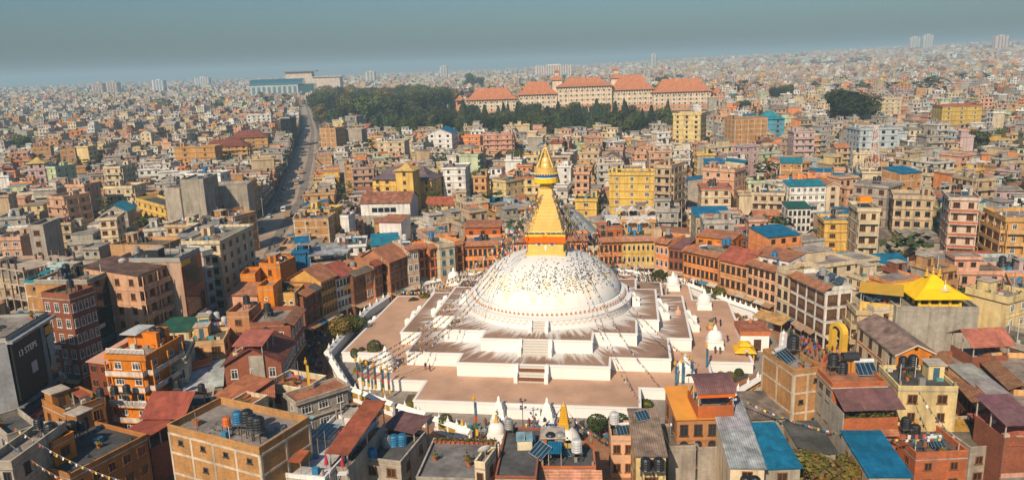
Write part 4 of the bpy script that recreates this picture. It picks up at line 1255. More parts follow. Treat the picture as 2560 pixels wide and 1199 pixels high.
def roof_extras(H, h, wall, amount=1.0, stair=True):
    """stair cabin, low sheds, plant tubs on a flat roof: parts of the house"""
    w, d = H.w, H.d; wm, wc = WALLS[wall]
    if stair and w > 5 and d > 5 and R.random() < .75 * amount:
        m = H.mb('stair_cabin'); s = R.uniform(2.2, 3.2); x = R.choice([-1, 1]) * (w / 2 - s / 2 - .3); y = R.uniform(0, d / 2 - s / 2 - .3); hh = R.uniform(2.2, 2.7)
        m.box(x - s / 2, x + s / 2, y - s / 2, y + s / 2, h, h + hh, wm, wc, skip='u'); m.box(x - s / 2 - .25, x + s / 2 + .25, y - s / 2 - .25, y + s / 2 + .25, h + hh, h + hh + .16, 'concrete', (.5, .43, .35))
        m.box(x - .45, x + .45, y - s / 2 - .04, y - s / 2, h, h + 1.95, 'wood', R.choice([(.12, .06, .03), (.05, .12, .16), (.02, .02, .02)]), skip='ub')
    if R.random() < .4 * amount:
        m = H.mb('roof_shed'); s = R.uniform(1.6, 3); x = R.uniform(-w / 2 + s / 2 + .2, w / 2 - s / 2 - .2) if w > s + 1 else 0
        mat, col = ROOFS[R.choice(['blue', 'rustgrey', 'gmetal', 'teal', 'redmetal', 'greybrown', 'terracotta'])]
        y0 = -d / 2 + .4; sheet_roof(m, x - s / 2, x + s / 2, y0, y0 + 2.6, h + 2.0, h + 2.35, mat, col)
        for xx in (x - s / 2 + .1, x + s / 2 - .1):
            for yy in (y0 + .2, y0 + 2.4): m.box(xx - .04, xx + .04, yy - .04, yy + .04, h, h + 2.05, 'paint', (.4, .36, .3), skip='tu')
    if R.random() < .85 * amount:
        m = H.mb('clutter')
        for i in range(R.randint(3, 9)):
            x, y = R.uniform(-w / 2 + .5, w / 2 - .5), R.uniform(-d / 2 + .5, d / 2 - .5); q = R.uniform(.15, .6)
            m.box(x - q, x + q, y - q * .7, y + q * .7, h, h + R.uniform(.3, 1.1), 'paint', R.choice([(.30, .12, .05), (.04, .2, .34), (.55, .50, .42), (.05, .05, .05), (.42, .12, .05), (.6, .58, .55), (.25, .24, .22), (.1, .28, .26), (.16, .10, .07)]), skip='u')
        for i in range(R.randint(1, 4)):
            x, y = R.uniform(-w / 2 + .3, w / 2 - .3), R.uniform(-d / 2 + .3, d / 2 - .3); zz = R.uniform(1.4, 3.6); m.box(x - .045, x + .045, y - .045, y + .045, h, h + zz, 'paint', R.choice([(.5, .45, .4), (.25, .18, .12), (.6, .58, .55)]), skip='u')
        if R.random() < .4:
            y = R.uniform(-d * .3, d * .2); x0 = R.uniform(-w * .4, 0)
            for i in range(R.randint(4, 8)): xx = x0 + i * .55; m.poly([(xx, y, h + 1.0), (xx + .45, y + .05, h + 1.0), (xx + .45, y, h + 1.75), (xx, y, h + 1.75)], 'cloth', R.choice([(.5, .1, .08), (.08, .18, .4), (.65, .62, .58), (.5, .35, .1), (.05, .05, .08)])) if xx < w / 2 - .5 else None
    if R.random() < .45 * amount and H.det:
        m = H.mb('plants')
        for i in range(R.randint(3, 9)):
            leaf_tuft(m, R.uniform(-w / 2 + .4, w / 2 - .4), -d / 2 + .5 if R.random() < .7 else R.uniform(-d / 2 + .5, d / 2 - .5), h + .35, .38, 6)
    if R.random() < .3 * amount and H.det:
        m = H.mb('rebar_column')
        for sx in (-1, 1):
            for sy in (-1, 1):
                x, y = sx * (w / 2 - .35), sy * (d / 2 - .35); m.box(x - .13, x + .13, y - .13, y + .13, h, h + R.uniform(.8, 1.6), 'concrete', (.34, .25, .19), skip='u')



def upper_storey(H, h, wall, fh):
    """a set back top storey covering part of the roof"""
    w, d = H.w, H.d; wm, wc = WALLS[wall]; wc = jit(wc, .06); m = H.mb('upper_storey')
    fx = R.uniform(.5, .8); fy = R.uniform(.5, .75); sx = R.choice([-1, 1])
    x0, x1 = sorted((sx * w / 2, sx * (w / 2 - w * fx))); y0, y1 = d / 2 - d * fy, d / 2
    m.box(x0, x1, y0, y1, h, h + fh, wm, wc, skip='u'); m.box(x0 - .35, x1 + .35, y0 - .6, y1 + .2, h + fh, h + fh + .17, 'concrete', tuple(min(.75, c * 1.05) for c in wc), top=('roofslab', jit((.32, .28, .24), .15)))
    if R.random() < .6: m.box(x0 - .3, x1 + .3, y0 - .55, y0 - .43, h + fh + .17, h + fh + .75, wm, wc, skip='u'); m.box(x0 - .3, x0 - .18, y0 - .43, y1 + .1, h + fh + .17, h + fh + .75, wm, wc, skip='u'); m.box(x1 + .18, x1 + .3, y0 - .43, y1 + .1, h + fh + .17, h + fh + .75, wm, wc, skip='u')
    n = max(1, int((x1 - x0) / 2.4)); p = H.mb('windows')
    for i in range(n):
        u = x0 + (i + .5) * (x1 - x0) / n; a = R.random() < .3
        p.box(u - .6, u + .6, y0 - .07, y0, h + (.1 if a else .95), h + 2.2, 'wood', R.choice([(.5, .46, .4), (.2, .09, .04), (.6, .58, .55)]), skip='b'); p.box(u - .5, u + .5, y0 - .1, y0 - .07, h + (.15 if a else 1.05), h + 2.1, 'glass', (.03, .032, .035), skip='b')
    return (x0 + x1) / 2, (y0 + y1) / 2, h + fh + .17


HOUSES = []          # (x, y, w, d, h, rot, label, house)
SHORT = {}

# ------------------------------------------------------------------ surveyed houses (measured positions: x, y, turn, width, depth, height, style ...)
HAND=[
(-47.6, 133.5, 1.646, 10.9, 10.0, 9.5, 'ringw', 'DB', 'gable', 'maroon', {'nx': 7}, 'dark brick plaza house with long rust red roof and white window frames'),
(-49.3, 150.5, 1.592, 10.1, 8.0, 10.5, 'ringw', 'DB', 'eave', 'brown', {'nx': 4}, 'narrow dark brick plaza house under a striped brown tile eave'),
(-51.5, 168.7, 1.321, 5.0, 9.0, 10.5, 'ring', 'DB', 'eave', 'terracotta', {'nx': 3}, 'dark brick plaza house with striped awning beside the golden yellow one'),
(-50.4, 172.4, 1.349, 3.6, 9.0, 10.5, 'ring', 'DB', 'eave', 'slate', {'nx': 2}, 'slim dark brick house with slate eave touching the golden yellow house'),
(-48.3, 176.7, 1.145, 5.4, 9.0, 12, 'ring', 'OY', 'gable', 'terracotta', {'nx': 5, 'ns': 4}, 'golden yellow plaza house with five narrow windows in each row'),
(-45.3, 182.9, 0.981, 5.7, 9.0, 11, 'ring', 'W', 'gable', 'red', {'nx': 5, 'sign': 'yellow'}, 'white plaza house with red roof and yellow banner'),
(-42.3, 185.5, 1.012, 4.5, 9.0, 10.5, 'ring', 'BW', 'eave', 'moss', {'nx': 4}, 'dark timbered plaza house with mossy eave right of the white one'),
(-40.4, 188.6, 1.057, 3.3, 9.0, 10.5, 'ringw', 'OB', 'eave', 'moss', {'nx': 2}, 'small brick plaza house with white window pairs and mossy eave'),
(-38.5, 190.4, 1.044, 3.0, 9.0, 11.5, 'ring', 'BR', 'eave', 'red', {'nx': 2}, 'narrow brown brick plaza house with bright red eave'),
(-37.0, 195.2, 0.906, 2.4, 9.0, 11.5, 'ring', 'BR', 'flat', 'grey', {'nx': 1, 'sign': 'white'}, 'very narrow brown plaza house with white signboard on its parapet'),
(-34.5, 196.2, 1.068, 7.7, 10.0, 11.5, 'ring', 'BR', 'gable', 'terracotta', {'nx': 4}, 'brown brick plaza house under a large terracotta gable roof'),
(-29.2, 201.5, 0.573, 3.4, 9.0, 13, 'ringw', 'PC', 'eave', 'terracotta', {'nx': 2, 'ns': 4}, 'pale plaza house with white framed window pairs and planted eave'),
(-27.2, 208.2, 0.637, 3.3, 9.0, 11.5, 'ring', 'OB', 'eave', 'terracotta', {'nx': 2}, 'orange brick plaza house with paired dark windows, left twin'),
(-24.5, 208.2, 0.67, 3.2, 9.0, 11.5, 'ring', 'OB2', 'eave', 'terracotta', {'nx': 2}, 'reddish brick plaza house adjoining the cream house with teal windows'),
(-20.6, 208.8, 0.586, 4.9, 9.0, 11.5, 'ringt', 'CR', 'flat', 'grey', {'nx': 2}, 'cream plaza house with teal window frames and pink band'),
(-17.9, 213.4, 0.684, 2.7, 9.0, 11, 'ring', 'OB', 'flat', 'grey', {'nx': 1}, 'narrow orange brick plaza house with one dark balcony per floor'),
(-8.5, 216.9, -0.012, 11.1, 10.0, 10, 'ring', 'OB', 'eave', 'terracotta', {'nx': 8}, 'long orange brick plaza house with eight dark windows per row'),
(0.5, 219.1, 0.061, 7.3, 9.0, 10, 'ringw', 'OB', 'eave', 'terracotta', {'nx': 5}, 'orange brick plaza house with white windows left of the golden spire'),
(10.6, 219.1, -0.021, 12.1, 9.0, 10, 'ring', 'OB2', 'eave', 'terracotta', {'nx': 7}, 'orange brick plaza house directly behind the golden spire'),
(19.7, 216.4, -0.149, 5.0, 9.0, 10.5, 'ring', 'OB', 'eave', 'terracotta', {'nx': 3}, 'orange brick plaza house just right of the golden spire'),
(23.6, 214.9, -0.143, 3.2, 6.0, 8, 'plain', 'CR', 'flat', 'grey', {'nx': 2}, 'tiny cream plaza house squeezed between two brick houses'),
(28.1, 215.7, 0.006, 6.5, 9.0, 10, 'ring', 'OB', 'eave', 'terracotta', {'nx': 5}, 'red brick plaza house left of the yellow arcaded house'),
(36.3, 215.6, -0.041, 9.3, 9.0, 10, 'arch', 'YE', 'eave', 'pinkt', {'nx': 7}, 'yellow plaza house with two rows of arched windows'),
(44.7, 208.7, -0.746, 4.3, 9.0, 10.5, 'ringw', 'OB', 'eave', 'terracotta', {'nx': 3}, 'orange brick plaza house with roof garden right of the arcaded house'),
(47.6, 206.3, -0.603, 4.2, 9.0, 9.5, 'ring', 'DB', 'shed', 'purple', {'nx': 3}, 'dark red plaza house with sloping purple grey roof'),
(53.6, 196.9, -0.923, 11.6, 10.0, 10, 'ring', 'OB', 'eave', 'terracotta', {'nx': 8}, 'long orange plaza house with eight dark windows on the right side'),
(58.7, 185.2, -0.972, 8.4, 9.0, 10.5, 'ring', 'SB', 'gable', 'red', {'nx': 5}, 'salmon brick plaza house with red gable roof'),
(63.4, 177.0, -1.076, 9.0, 9.0, 11, 'ring', 'SW', 'eave', 'terracotta', {'nx': 5}, 'salmon plaza house with white trimmed dark windows'),
(65.0, 165.6, -1.256, 4.4, 9.0, 12.5, 'ring', 'CR', 'flat', 'grey', {'nx': 2, 'ns': 4}, 'narrow cream plaza house beside the white carved wood house'),
(65.9, 156.7, -1.373, 13.5, 6.0, 12.5, 'newa', 'W', 'eave', 'clay', {'nx': 4, 'ns': 4}, 'white corner house with carved brown wood windows and clay tile eave'),
(-8.5, 225.8, -0.053, 10.6, 7.0, 13.0, 'ring', 'RO', 'shed', 'terracotta', {'nx': 3, 'ns': 4}, 'red orange upper house behind the long orange brick house'),
(29.1, 221.2, 0.004, 6.8, 7.0, 12.2, 'ring', 'RO', 'flat', 'grey', {'nx': 3, 'ns': 4}, 'red brick upper house with planted parapet behind the plaza row'),
(57.5, 205.3, -0.646, 10.3, 7.0, 12.0, 'ring', 'OR', 'shed', 'terracotta', {'nx': 4, 'ns': 4}, 'orange set back house with broad terracotta roof and white awning'),
(65.2, 180.4, -0.898, 10.2, 7.0, 12.5, 'ring', 'W', 'shed', 'terracotta', {'nx': 4, 'ns': 4}, 'white set back house with terracotta roof above the salmon house'),
(43.3, 111.9, 0.206, 4.8, 9.0, 13, 'bf', 'BT', 'flat', 'grey', {'nx': 2}, 'unfinished brick tower with concrete frame right of the prayer wall'),
(49.6, 106.1, -0.009, 7.7, 7.7, 13, 'ring', 'RB', 'flat', 'terracotta', {'nx': 3, 'side': 'CO', 'fcanopy': (4.5, 1.6, 'purple')}, 'red brick house with grey concrete flank and purple red canopy'),
(60.7, 107.2, -0.114, 8.3, 8.0, 11.5, 'plain', 'YC', 'flat', 'dark', {'nx': 2}, 'pale yellow house with stepped parapet and two brown windows'),
(61.9, 106.4, -0.059, 10.0, 5.0, 5, 'ring', 'OB', 'eave', 'ytile', {'nx': 3, 'ns': 2}, 'low brick house with yellow tile eave below the pale yellow house'),
(69.0, 130.3, -0.034, 6.6, 15.8, 9.5, 'ring', 'OR', 'gabley', 'brownmetal', {'nx': 3, 'side': 'CR'}, 'orange gable fronted house with long brown corrugated roof'),
(74.3, 111.0, -1.77, 21.3, 9.0, 9, 'ring', 'DB', 'eave', 'brown', {'nx': 14}, 'long dark shop row with brown tiled eave facing the lane'),
(80.0, 111.6, -1.767, 13.3, 8.0, 10, 'plain', 'PO', 'eave', 'brown', {'nx': 5}, 'peach terrace house with brown sloped roof on the right edge'),
(71.8, 110.1, 0.036, 3.7, 9.0, 9.5, 'plain', 'PO', 'shed', 'stripe', {'nx': 1}, 'peach terrace with striped grey corrugated awning roof'),
(77.7, 119.5, 0.05, 6.3, 6.0, 13, 'open', 'DB', 'gable', 'salmonred', {}, 'rooftop cafe pavilion with salmon red gable roof'),
(67.6, 96.6, -0.021, 4.5, 7.0, 11, 'open', 'DB', 'shed', 'purple', {}, 'purple red sheet roof on posts at the right edge'),
(68.9, 98.0, -0.013, 3.9, 8.0, 8, 'ring', 'DB', 'hip', 'red', {'nx': 2, 'ns': 2}, 'dark brick house with bright red hip roof at the lower right'),
(34.8, 96.2, 0.001, 4.7, 10.3, 7, 'plain', 'CO', 'shed', 'blue', {}, 'shed under a long bright blue sheet roof beside grey corrugated roof'),
(47.0, 91.3, -0.064, 5.1, 9.7, 8, 'plain', 'CO', 'shed', 'blue', {}, 'shed under a wide bright blue corrugated roof below the red brick house'),
(30.3, 96.9, -0.112, 4.3, 16.3, 8.5, 'plain', 'CR', 'shed', 'gmetal', {}, 'long shed with patched grey blue corrugated roof'),
(38.5, 111.1, 0.003, 5.2, 7.7, 6, 'plain', 'CO', 'shed', 'rustgrey', {}, 'low shed with rusty patched corrugated roof beside the brick tower'),
(41.9, 100.2, -0.02, 4.7, 7.6, 6, 'plain', 'CO', 'shed', 'dark', {}, 'dark sheet metal shed at the foot of the brick tower'),
(27.1, 105.3, -0.012, 8.2, 8.8, 9.5, 'ring', 'OS', 'shed', 'orange', {'nx': 4, 'arch': 1}, 'salmon brick house with large bright orange roof'),
(28.4, 103.7, 0.021, 5.4, 6.0, 13.5, 'open', 'RO', 'arch', 'purple', {'z0': 9.6}, 'rooftop pavilion with curved purple roof on the orange roofed house'),
(18.2, 99.2, -0.067, 4.0, 11.4, 8, 'plain', 'YC', 'shed', 'brownmetal', {}, 'narrow house with weathered grey brown corrugated roof'),
(15.4, 104.2, -0.07, 3.5, 5.0, 6, 'plain', 'PK', 'flat', 'moss', {'nx': 2, 'ns': 2}, 'small pink house with two shuttered windows'),
(73.7, 149.2, -1.719, 12.1, 9.0, 9.5, 'conc', 'BE', 'flat', 'grey', {'nx': 2, 'balc': 1}, 'beige monastery gatehouse with golden finials'),
(73.0, 147.1, 0.095, 5.0, 9.0, 10.5, 'plain', 'CR', 'flat', 'grey', {'nx': 1}, 'cream annex with solar panels left of the yellow temple'),
(73.9, 146.1, -0.481, 7.5, 5.0, 13.5, 'open', 'YE', 'shed', 'ydark', {}, 'open pavilion with ochre yellow roof behind the gatehouse'),
(83.1, 146.9, -0.156, 15.0, 14.0, 11, 'plain', 'CO', 'flat', 'grey', {'big': 1}, 'bare concrete podium building carrying the yellow temple'),
(121.4, 219.6, -0.046, 10.0, 12.0, 6, 'plain', 'CO', 'shed', 'greybrown', {}, 'low shed with grey brown sheet roof behind the brick garden wall'),
(112.0, 223.5, 0.12, 7.9, 10.0, 6, 'plain', 'CO', 'shed', 'rustgrey', {}, 'low shed with rusty roof left of the larger grey shed'),
(126.3, 209.8, -0.372, 7.0, 12.0, 20, 'conc', 'WB', 'flat', 'grey', {'nx': 2, 'balc': 1}, 'six storey apartment house with brick red balcony bands'),
(125.5, 233.6, -0.39, 10.8, 10.0, 16, 'conc', 'BE', 'flat', 'grey', {'nx': 4}, 'wide beige concrete house with rows of tan shutters'),
(123.1, 251.3, -0.853, 11.1, 11.0, 17, 'conc', 'CO', 'flat', 'grey', {'nx': 3}, 'weathered grey concrete house above the orange tarpaulin'),
(100.8, 212.9, -0.178, 5.5, 10.0, 17, 'conc', 'CR', 'flat', 'grey', {'nx': 2, 'balc': 1, 'tarp': 'otarp'}, 'cream house with orange tarpaulin tent on its roof'),
(99.1, 225.7, -0.165, 9.4, 9.0, 11, 'conc', 'YE', 'flat', 'grey', {'nx': 2}, 'bright yellow house with brown shuttered windows right of blue awnings'),
(137.0, 199.2, -1.755, 13.2, 13.0, 16, 'conc', 'OYB', 'flat', 'grey', {'nx': 3, 'balc': 1}, 'tan corner house with long balconies and blue roof curtains'),
(47.3, 290.1, -0.235, 17.1, 10.0, 18, 'conc', 'YE', 'flat', 'grey', {'nx': 3}, 'large bright yellow house with roof garden behind the spire'),
(58.9, 278.2, -0.599, 6.2, 12.0, 22, 'conc', 'BE', 'flat', 'grey', {'nx': 2, 'balc': 1}, 'tall beige house with stacked bay windows right of the yellow house'),
(23.2, 242.4, 0.09, 4.5, 38.0, 9, 'plain', 'SL', 'gabley', 'gmetal', {}, 'long slate coloured hall with dull metal roof'),
(27.7, 271.4, -0.191, 7.5, 10.0, 12, 'conc', 'YE', 'flat', 'dark', {'nx': 1}, 'small yellow house with open roof terrace right of the spire'),
(84.9, 298.7, -0.685, 13.0, 11.0, 17, 'conc', 'PK', 'flat', 'grey', {'nx': 3}, 'peach house with black square windows and arched top pair'),
(77.8, 286.2, -0.123, 10.8, 10.0, 12, 'conc', 'CR', 'flat', 'red', {'nx': 3}, 'cream house with brick red parapet below the peach house'),
(107.5, 274.7, -0.072, 12.8, 9.0, 14, 'conc', 'W', 'shed', 'teal', {'nx': 6}, 'white school building with teal sheet roof'),
(116.2, 276.6, -0.02, 4.7, 14.0, 14, 'plain', 'CR', 'gabley', 'terracotta', {'nx': 1}, 'plain cream gable end next to the teal roofed school'),
(95.2, 249.0, -0.085, 7.3, 8.0, 11, 'ring', 'W', 'shed', 'green', {'nx': 5}, 'white house with dark green sheet roof'),
(93.3, 271.2, -0.357, 10.8, 9.0, 12, 'conc', 'CR', 'flat', 'grey', {'nx': 4, 'balc': 1}, 'cream house with teal awnings left of the school'),
(-67.7, 258.1, -0.055, 12.0, 10.0, 11, 'bf', 'BT', 'flat', 'grey', {'nx': 4}, 'flat roofed brick panel house at the street edge'),
(-68.6, 272.9, -0.316, 10.8, 9.0, 11, 'conc', 'YE', 'flat', 'grey', {'nx': 4}, 'yellow house with terracotta balcony beside the wide street'),
(-57.6, 262.8, -0.17, 3.1, 6.0, 10, 'plain', 'W', 'flat', 'grey', {}, 'blank white stair block beside the yellow street house'),
(-47.7, 295.7, -0.1, 19.4, 14.0, 10, 'band', 'W', 'gable', 'rust', {'nx': 4}, 'long white factory with one ribbon of dark windows'),
(-41.2, 264.0, -0.249, 8.2, 9.0, 8, 'plain', 'W', 'shed', 'terracotta', {}, 'low white house with terracotta roof below the factory'),
(-46.2, 342.9, -0.309, 28.7, 14.0, 12, 'conc', 'YE', 'hip', 'slatep', {'nx': 6}, 'yellow monastery with purple slate hip roof'),
(-43.8, 324.1, -0.244, 7.8, 8.0, 18, 'plain', 'YE', 'hip', 'yel', {'nx': 1, 'ns': 5}, 'square yellow lantern tower rising from the slate roofed monastery'),
(7.7, 323.5, -0.228, 12.3, 9.0, 13, 'conc', 'YC', 'flat', 'red', {'nx': 4}, 'pale yellow monastery wing with brown parapet left of the spire'),
(1.8, 321.2, -0.747, 8.7, 20.0, 13, 'conc', 'YC', 'flat', 'grey', {'nx': 1}, 'pale yellow corner block of the monastery near the round tree'),
(-24.5, 350.8, -0.853, 14.1, 16.0, 15, 'conc', 'W', 'flat', 'grey', {'nx': 2}, 'bright white modern house with roof terraces'),
(-126.1, 550.6, -0.391, 12.9, 12.0, 20, 'bf', 'BT', 'flat', 'grey', {'nx': 2}, 'tall unfinished brick panel block where the street bends'),
(-113.7, 563.5, 0.404, 18.1, 14.0, 17, 'plain', 'CO', 'flat', 'grey', {}, 'bare grey concrete block right of the tall brick block'),
(-71.9, 476.6, -0.862, 23.2, 14.0, 16, 'conc', 'CR', 'flat', 'grey', {'nx': 3}, 'cream block with four window rows below the forest'),
(-44.4, 520.1, -1.102, 29.9, 25.0, 17, 'conc', 'W', 'gabley', 'blue', {'nx': 3}, 'white gabled block with vivid blue roof'),
(-25.4, 535.2, -0.349, 15.6, 10.0, 12, 'conc', 'OB', 'flat', 'grey', {'nx': 3}, 'orange brick house right of the blue roofed block'),
(-6.4, 480.1, -0.071, 18.2, 12.0, 18, 'conc', 'SA', 'flat', 'grey', {'nx': 3, 'balc': 1}, 'salmon house with balconies in front of the hotel trees'),
(111.8, 471.3, -0.485, 16.9, 14.0, 27, 'conc', 'YC', 'flat', 'grey', {'nx': 3}, 'tall pale yellow apartment tower before the right hotel wing'),
(142.9, 460.0, 0.176, 20.9, 14.0, 24, 'bf', 'BT', 'flat', 'grey', {'nx': 3}, 'large unfinished brick block right of the pale yellow tower'),
(172.8, 507.2, 0.842, 28.6, 14.0, 20, 'conc', 'TB', 'hip', 'teal', {'nx': 2}, 'turquoise building with lattice front and blue roof'),
(157.3, 410.1, -0.736, 12.9, 12.0, 20, 'conc', 'MV', 'flat', 'grey', {'nx': 3, 'balc': 1}, 'mauve house with many balcony bands below the turquoise building'),
(188.0, 394.5, -0.022, 19.1, 16.0, 22, 'conc', 'PB', 'flat', 'grey', {'nx': 4}, 'large pale blue apartment block right of the dark tree'),
(314.0, 536.3, 0.466, 30.8, 16.0, 22, 'conc', 'MY', 'flat', 'red', {'nx': 3}, 'mustard apartment block with flat red edged roof'),
(288.2, 627.1, 0.738, 28.9, 14.0, 22, 'conc', 'CR', 'flat', 'grey', {'nx': 3}, 'cream apartment block right above the dark tree'),
(313.7, 640.6, 0.243, 22.8, 14.0, 22, 'conc', 'CR', 'flat', 'grey', {'nx': 4}, 'broad cream apartment block with pale blue roof top'),
(-187.5, 508.9, 0.128, 28.2, 12.0, 14, 'conc', 'OYB', 'hip', 'maroon', {'nx': 6, 'balc': 1}, 'tan school with open galleries and maroon hip roof'),
(-194.6, 574.4, 0.238, 27.1, 14.0, 14, 'conc', 'OYB', 'hip', 'maroon', {'nx': 4}, 'tan school rear wing with second maroon roof'),
(-197.0, 484.6, -0.789, 34.4, 10.0, 16, 'conc', 'OYB', 'flat', 'grey', {'nx': 2}, 'tan stair block at the left end of the school'),
(-111.5, 271.7, 0.01, 8.0, 14.0, 24, 'plain', 'CO', 'flat', 'grey', {}, 'tall blank grey concrete block left of the wide street'),
(-106.2, 284.6, 0.147, 15.7, 12.0, 19, 'plain', 'CO', 'flat', 'grey', {}, 'wide blank grey wall block joined to the tall grey one'),
(-122.1, 282.4, -0.587, 9.7, 10.0, 19, 'plain', 'CO', 'flat', 'grey', {}, 'lower blank grey block left of the tall grey one'),
(-122.9, 309.2, -0.16, 14.8, 8.0, 21, 'conc', 'W', 'flat', 'grey', {'nx': 4}, 'white penthouse house behind the tall grey block'),
(-264.3, 818.7, 1.419, 62.2, 14.0, 17, 'conc', 'W', 'flat', 'grey', {'nx': 5}, 'bright white five storey block left of the far street'),
(-179.1, 627.4, 1.645, 35.4, 14.0, 24, 'glass', 'BK', 'flat', 'dark', {}, 'black glass tower at the bend of the far street'),
(-241.3, 406.0, -0.377, 12.1, 12.0, 15, 'conc', 'MG', 'flat', 'grey', {'nx': 2}, 'pale green mansion with arched gables on the far left'),
(-249.5, 403.4, 0.919, 8.8, 9.0, 18, 'conc', 'MV', 'hip', 'yel', {'nx': 2, 'ns': 5}, 'pale house with yellow hip roof beside the green mansion'),
(-170.9, 291.8, -0.479, 9.3, 10.0, 16, 'conc', 'PK', 'flat', 'grey', {'nx': 1, 'balc': 1}, 'peach house with rounded balconies left of the taller peach one'),
(-178.7, 316.7, -0.213, 8.6, 9.0, 17, 'conc', 'PK', 'flat', 'grey', {'nx': 2}, 'taller peach house with rooftop tanks on the left'),
(-171.0, 335.8, -0.125, 12.8, 10.0, 13, 'conc', 'CR', 'flat', 'grey', {'nx': 3, 'balc': 1}, 'cream house with balcony rail left of the yellow curved house'),
(-137.1, 294.7, -0.796, 29.9, 8.0, 12, 'conc', 'YE', 'flat', 'dark', {'nx': 5}, 'yellow house with curved front below the grey blocks'),
(-189.9, 370.2, 1.43, 11.7, 12.0, 18, 'conc', 'CR', 'flat', 'grey', {'nx': 2, 'balc': 1}, 'cream tower house with stacked curved balconies'),
(-133.4, 250.1, 0.218, 5.2, 10.0, 15, 'conc', 'CR', 'flat', 'grey', {'nx': 2}, 'cream house with brown window frames and small roof room'),
(-143.7, 230.2, 0.107, 4.3, 11.0, 17, 'plain', 'CO', 'flat', 'grey', {'nx': 1}, 'grey tower house with mossy side wall on the left'),
(-156.8, 237.4, 0.032, 6.1, 10.0, 12, 'conc', 'PK', 'flat', 'grey', {'nx': 2}, 'peach house at the left edge above the concrete skeleton'),
(-105.7, 215.3, -0.2, 16.7, 10.0, 13, 'plain', 'TAN', 'flat', 'moss', {}, 'long tan wall house topped by a planted roof'),
(-119.8, 186.9, -0.447, 9.4, 14.0, 15, 'skel', 'CO', 'flat', 'grey', {}, 'open concrete skeleton building without walls'),
(-104.1, 169.2, -0.189, 9.2, 11.0, 16, 'bf', 'BT', 'flat', 'teal', {'nx': 2}, 'brick panel house with mint roof cabin and terrace umbrellas'),
(-90.2, 123.5, 1.639, 13.3, 14.0, 19, 'glass', 'BK', 'flat', 'grey', {'sign': 'steps', 'side': 'SL'}, 'black fronted shop building with white lettering'),
(-87.6, 143.9, -0.333, 7.1, 5.6, 19, 'ringw', 'DB', 'flat', 'moss', {'nx': 3, 'ns': 6, 'nside': 4, 'flatw': 1, 'signs': 1}, 'red brick corner house with white windows and roof plants'),
(-93.5, 156.2, 1.434, 7.4, 12.0, 19, 'glass', 'BE', 'flat', 'grey', {'side': 'BT', 'signs': 1}, 'beige framed building with tall dark glass front'),
(-91.6, 163.6, 1.315, 7.0, 12.0, 16.5, 'conc', 'PK2', 'flat', 'grey', {'nx': 2, 'balc': 1, 'signs': 1}, 'pinkish street house with open balconies and white banners'),
(-85.3, 162.4, 1.333, 9.9, 14.0, 19, 'conc', 'PK', 'shed', 'rustd', {'nx': 4, 'balc': 1, 'signs': 1}, 'peach street house with large rusty sheet roof'),
(-86.7, 176.5, 1.518, 5.4, 12.0, 18, 'conc', 'PK2', 'flat', 'grey', {'nx': 1, 'balc': 1, 'signs': 1}, 'narrow grey pink street house left of the black and orange one'),
(-79.4, 169.2, 1.458, 8.9, 12.0, 20, 'glass', 'BK', 'flat', 'grey', {'accent': 'OR', 'side': 'PK2', 'signs': 1}, 'black and orange commercial building on the street'),
(-79.6, 185.6, 0.976, 2.3, 10.0, 17, 'conc', 'GW', 'flat', 'grey', {'nx': 1}, 'narrow grey white house right of the black and orange building'),
(-78.9, 200.8, -0.101, 9.7, 20.0, 18, 'conc', 'CR', 'flat', 'grey', {'nx': 3}, 'cream corner house with white parapet on the street'),
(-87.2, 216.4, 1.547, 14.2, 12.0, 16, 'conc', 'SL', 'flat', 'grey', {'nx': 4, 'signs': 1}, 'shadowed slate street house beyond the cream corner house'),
(-92.8, 130.2, 0.421, 3.8, 10.0, 13, 'conc', 'OY', 'flat', 'terracotta', {'nx': 2}, 'orange yellow house at the left edge below the lettered building'),
(-64.8, 125.3, -0.191, 7.1, 9.0, 14, 'conc', 'OR', 'flat', 'grey', {'nx': 2, 'balc': 1}, 'vivid orange house with white balustrades'),
(-72.8, 131.5, -0.339, 4.5, 9.0, 11, 'plain', 'DR', 'shed', 'pink', {'nx': 2}, 'dark red block with pink roof left of the vivid orange house'),
(-63.1, 131.6, 0.242, 6.3, 10.0, 10.5, 'ringw', 'CR', 'flat', 'grey', {'nx': 4, 'flatw': 1}, 'cream house with white carved windows right of the orange one'),
(-59.1, 130.2, 0.303, 10.4, 10.0, 6, 'plain', 'CO', 'shed', 'gwhite', {}, 'low building with pale slanted roof and brown railings'),
(-61.3, 135.9, 0.645, 4.3, 8.0, 7.5, 'plain', 'RO', 'flat', 'terracotta', {}, 'low red orange house right of the cream house'),
(-47.4, 130.8, -0.055, 5.1, 5.8, 13, 'open', 'CO', 'shed', 'salmonred', {}, 'salmon red sheet roof on posts over a rooftop kitchen'),
(-48.9, 133.5, -0.213, 3.1, 8.0, 10, 'plain', 'YC', 'flat', 'grey', {'nx': 1}, 'yellow house with green netting under the salmon red roof'),
(-57.3, 154.2, -0.05, 4.7, 7.0, 11, 'plain', 'OS', 'flat', 'pink', {'nx': 1}, 'salmon rendered cabin with pink flat roof'),
(-51.6, 167.6, -0.054, 5.1, 7.0, 11, 'plain', 'OY', 'flat', 'grey', {'nx': 3, 'wcol': 'W'}, 'mustard house with white square windows'),
(-54.7, 164.4, -0.029, 3.5, 6.0, 13.5, 'plain', 'OR', 'flat', 'grey', {'vent': 1}, 'bright orange roof cabin with four round vents'),
(-63.4, 198.9, -0.261, 6.2, 8.0, 10, 'plain', 'OR', 'flat', 'moss', {'nx': 1}, 'bright orange house with rooftop plants near the street end'),
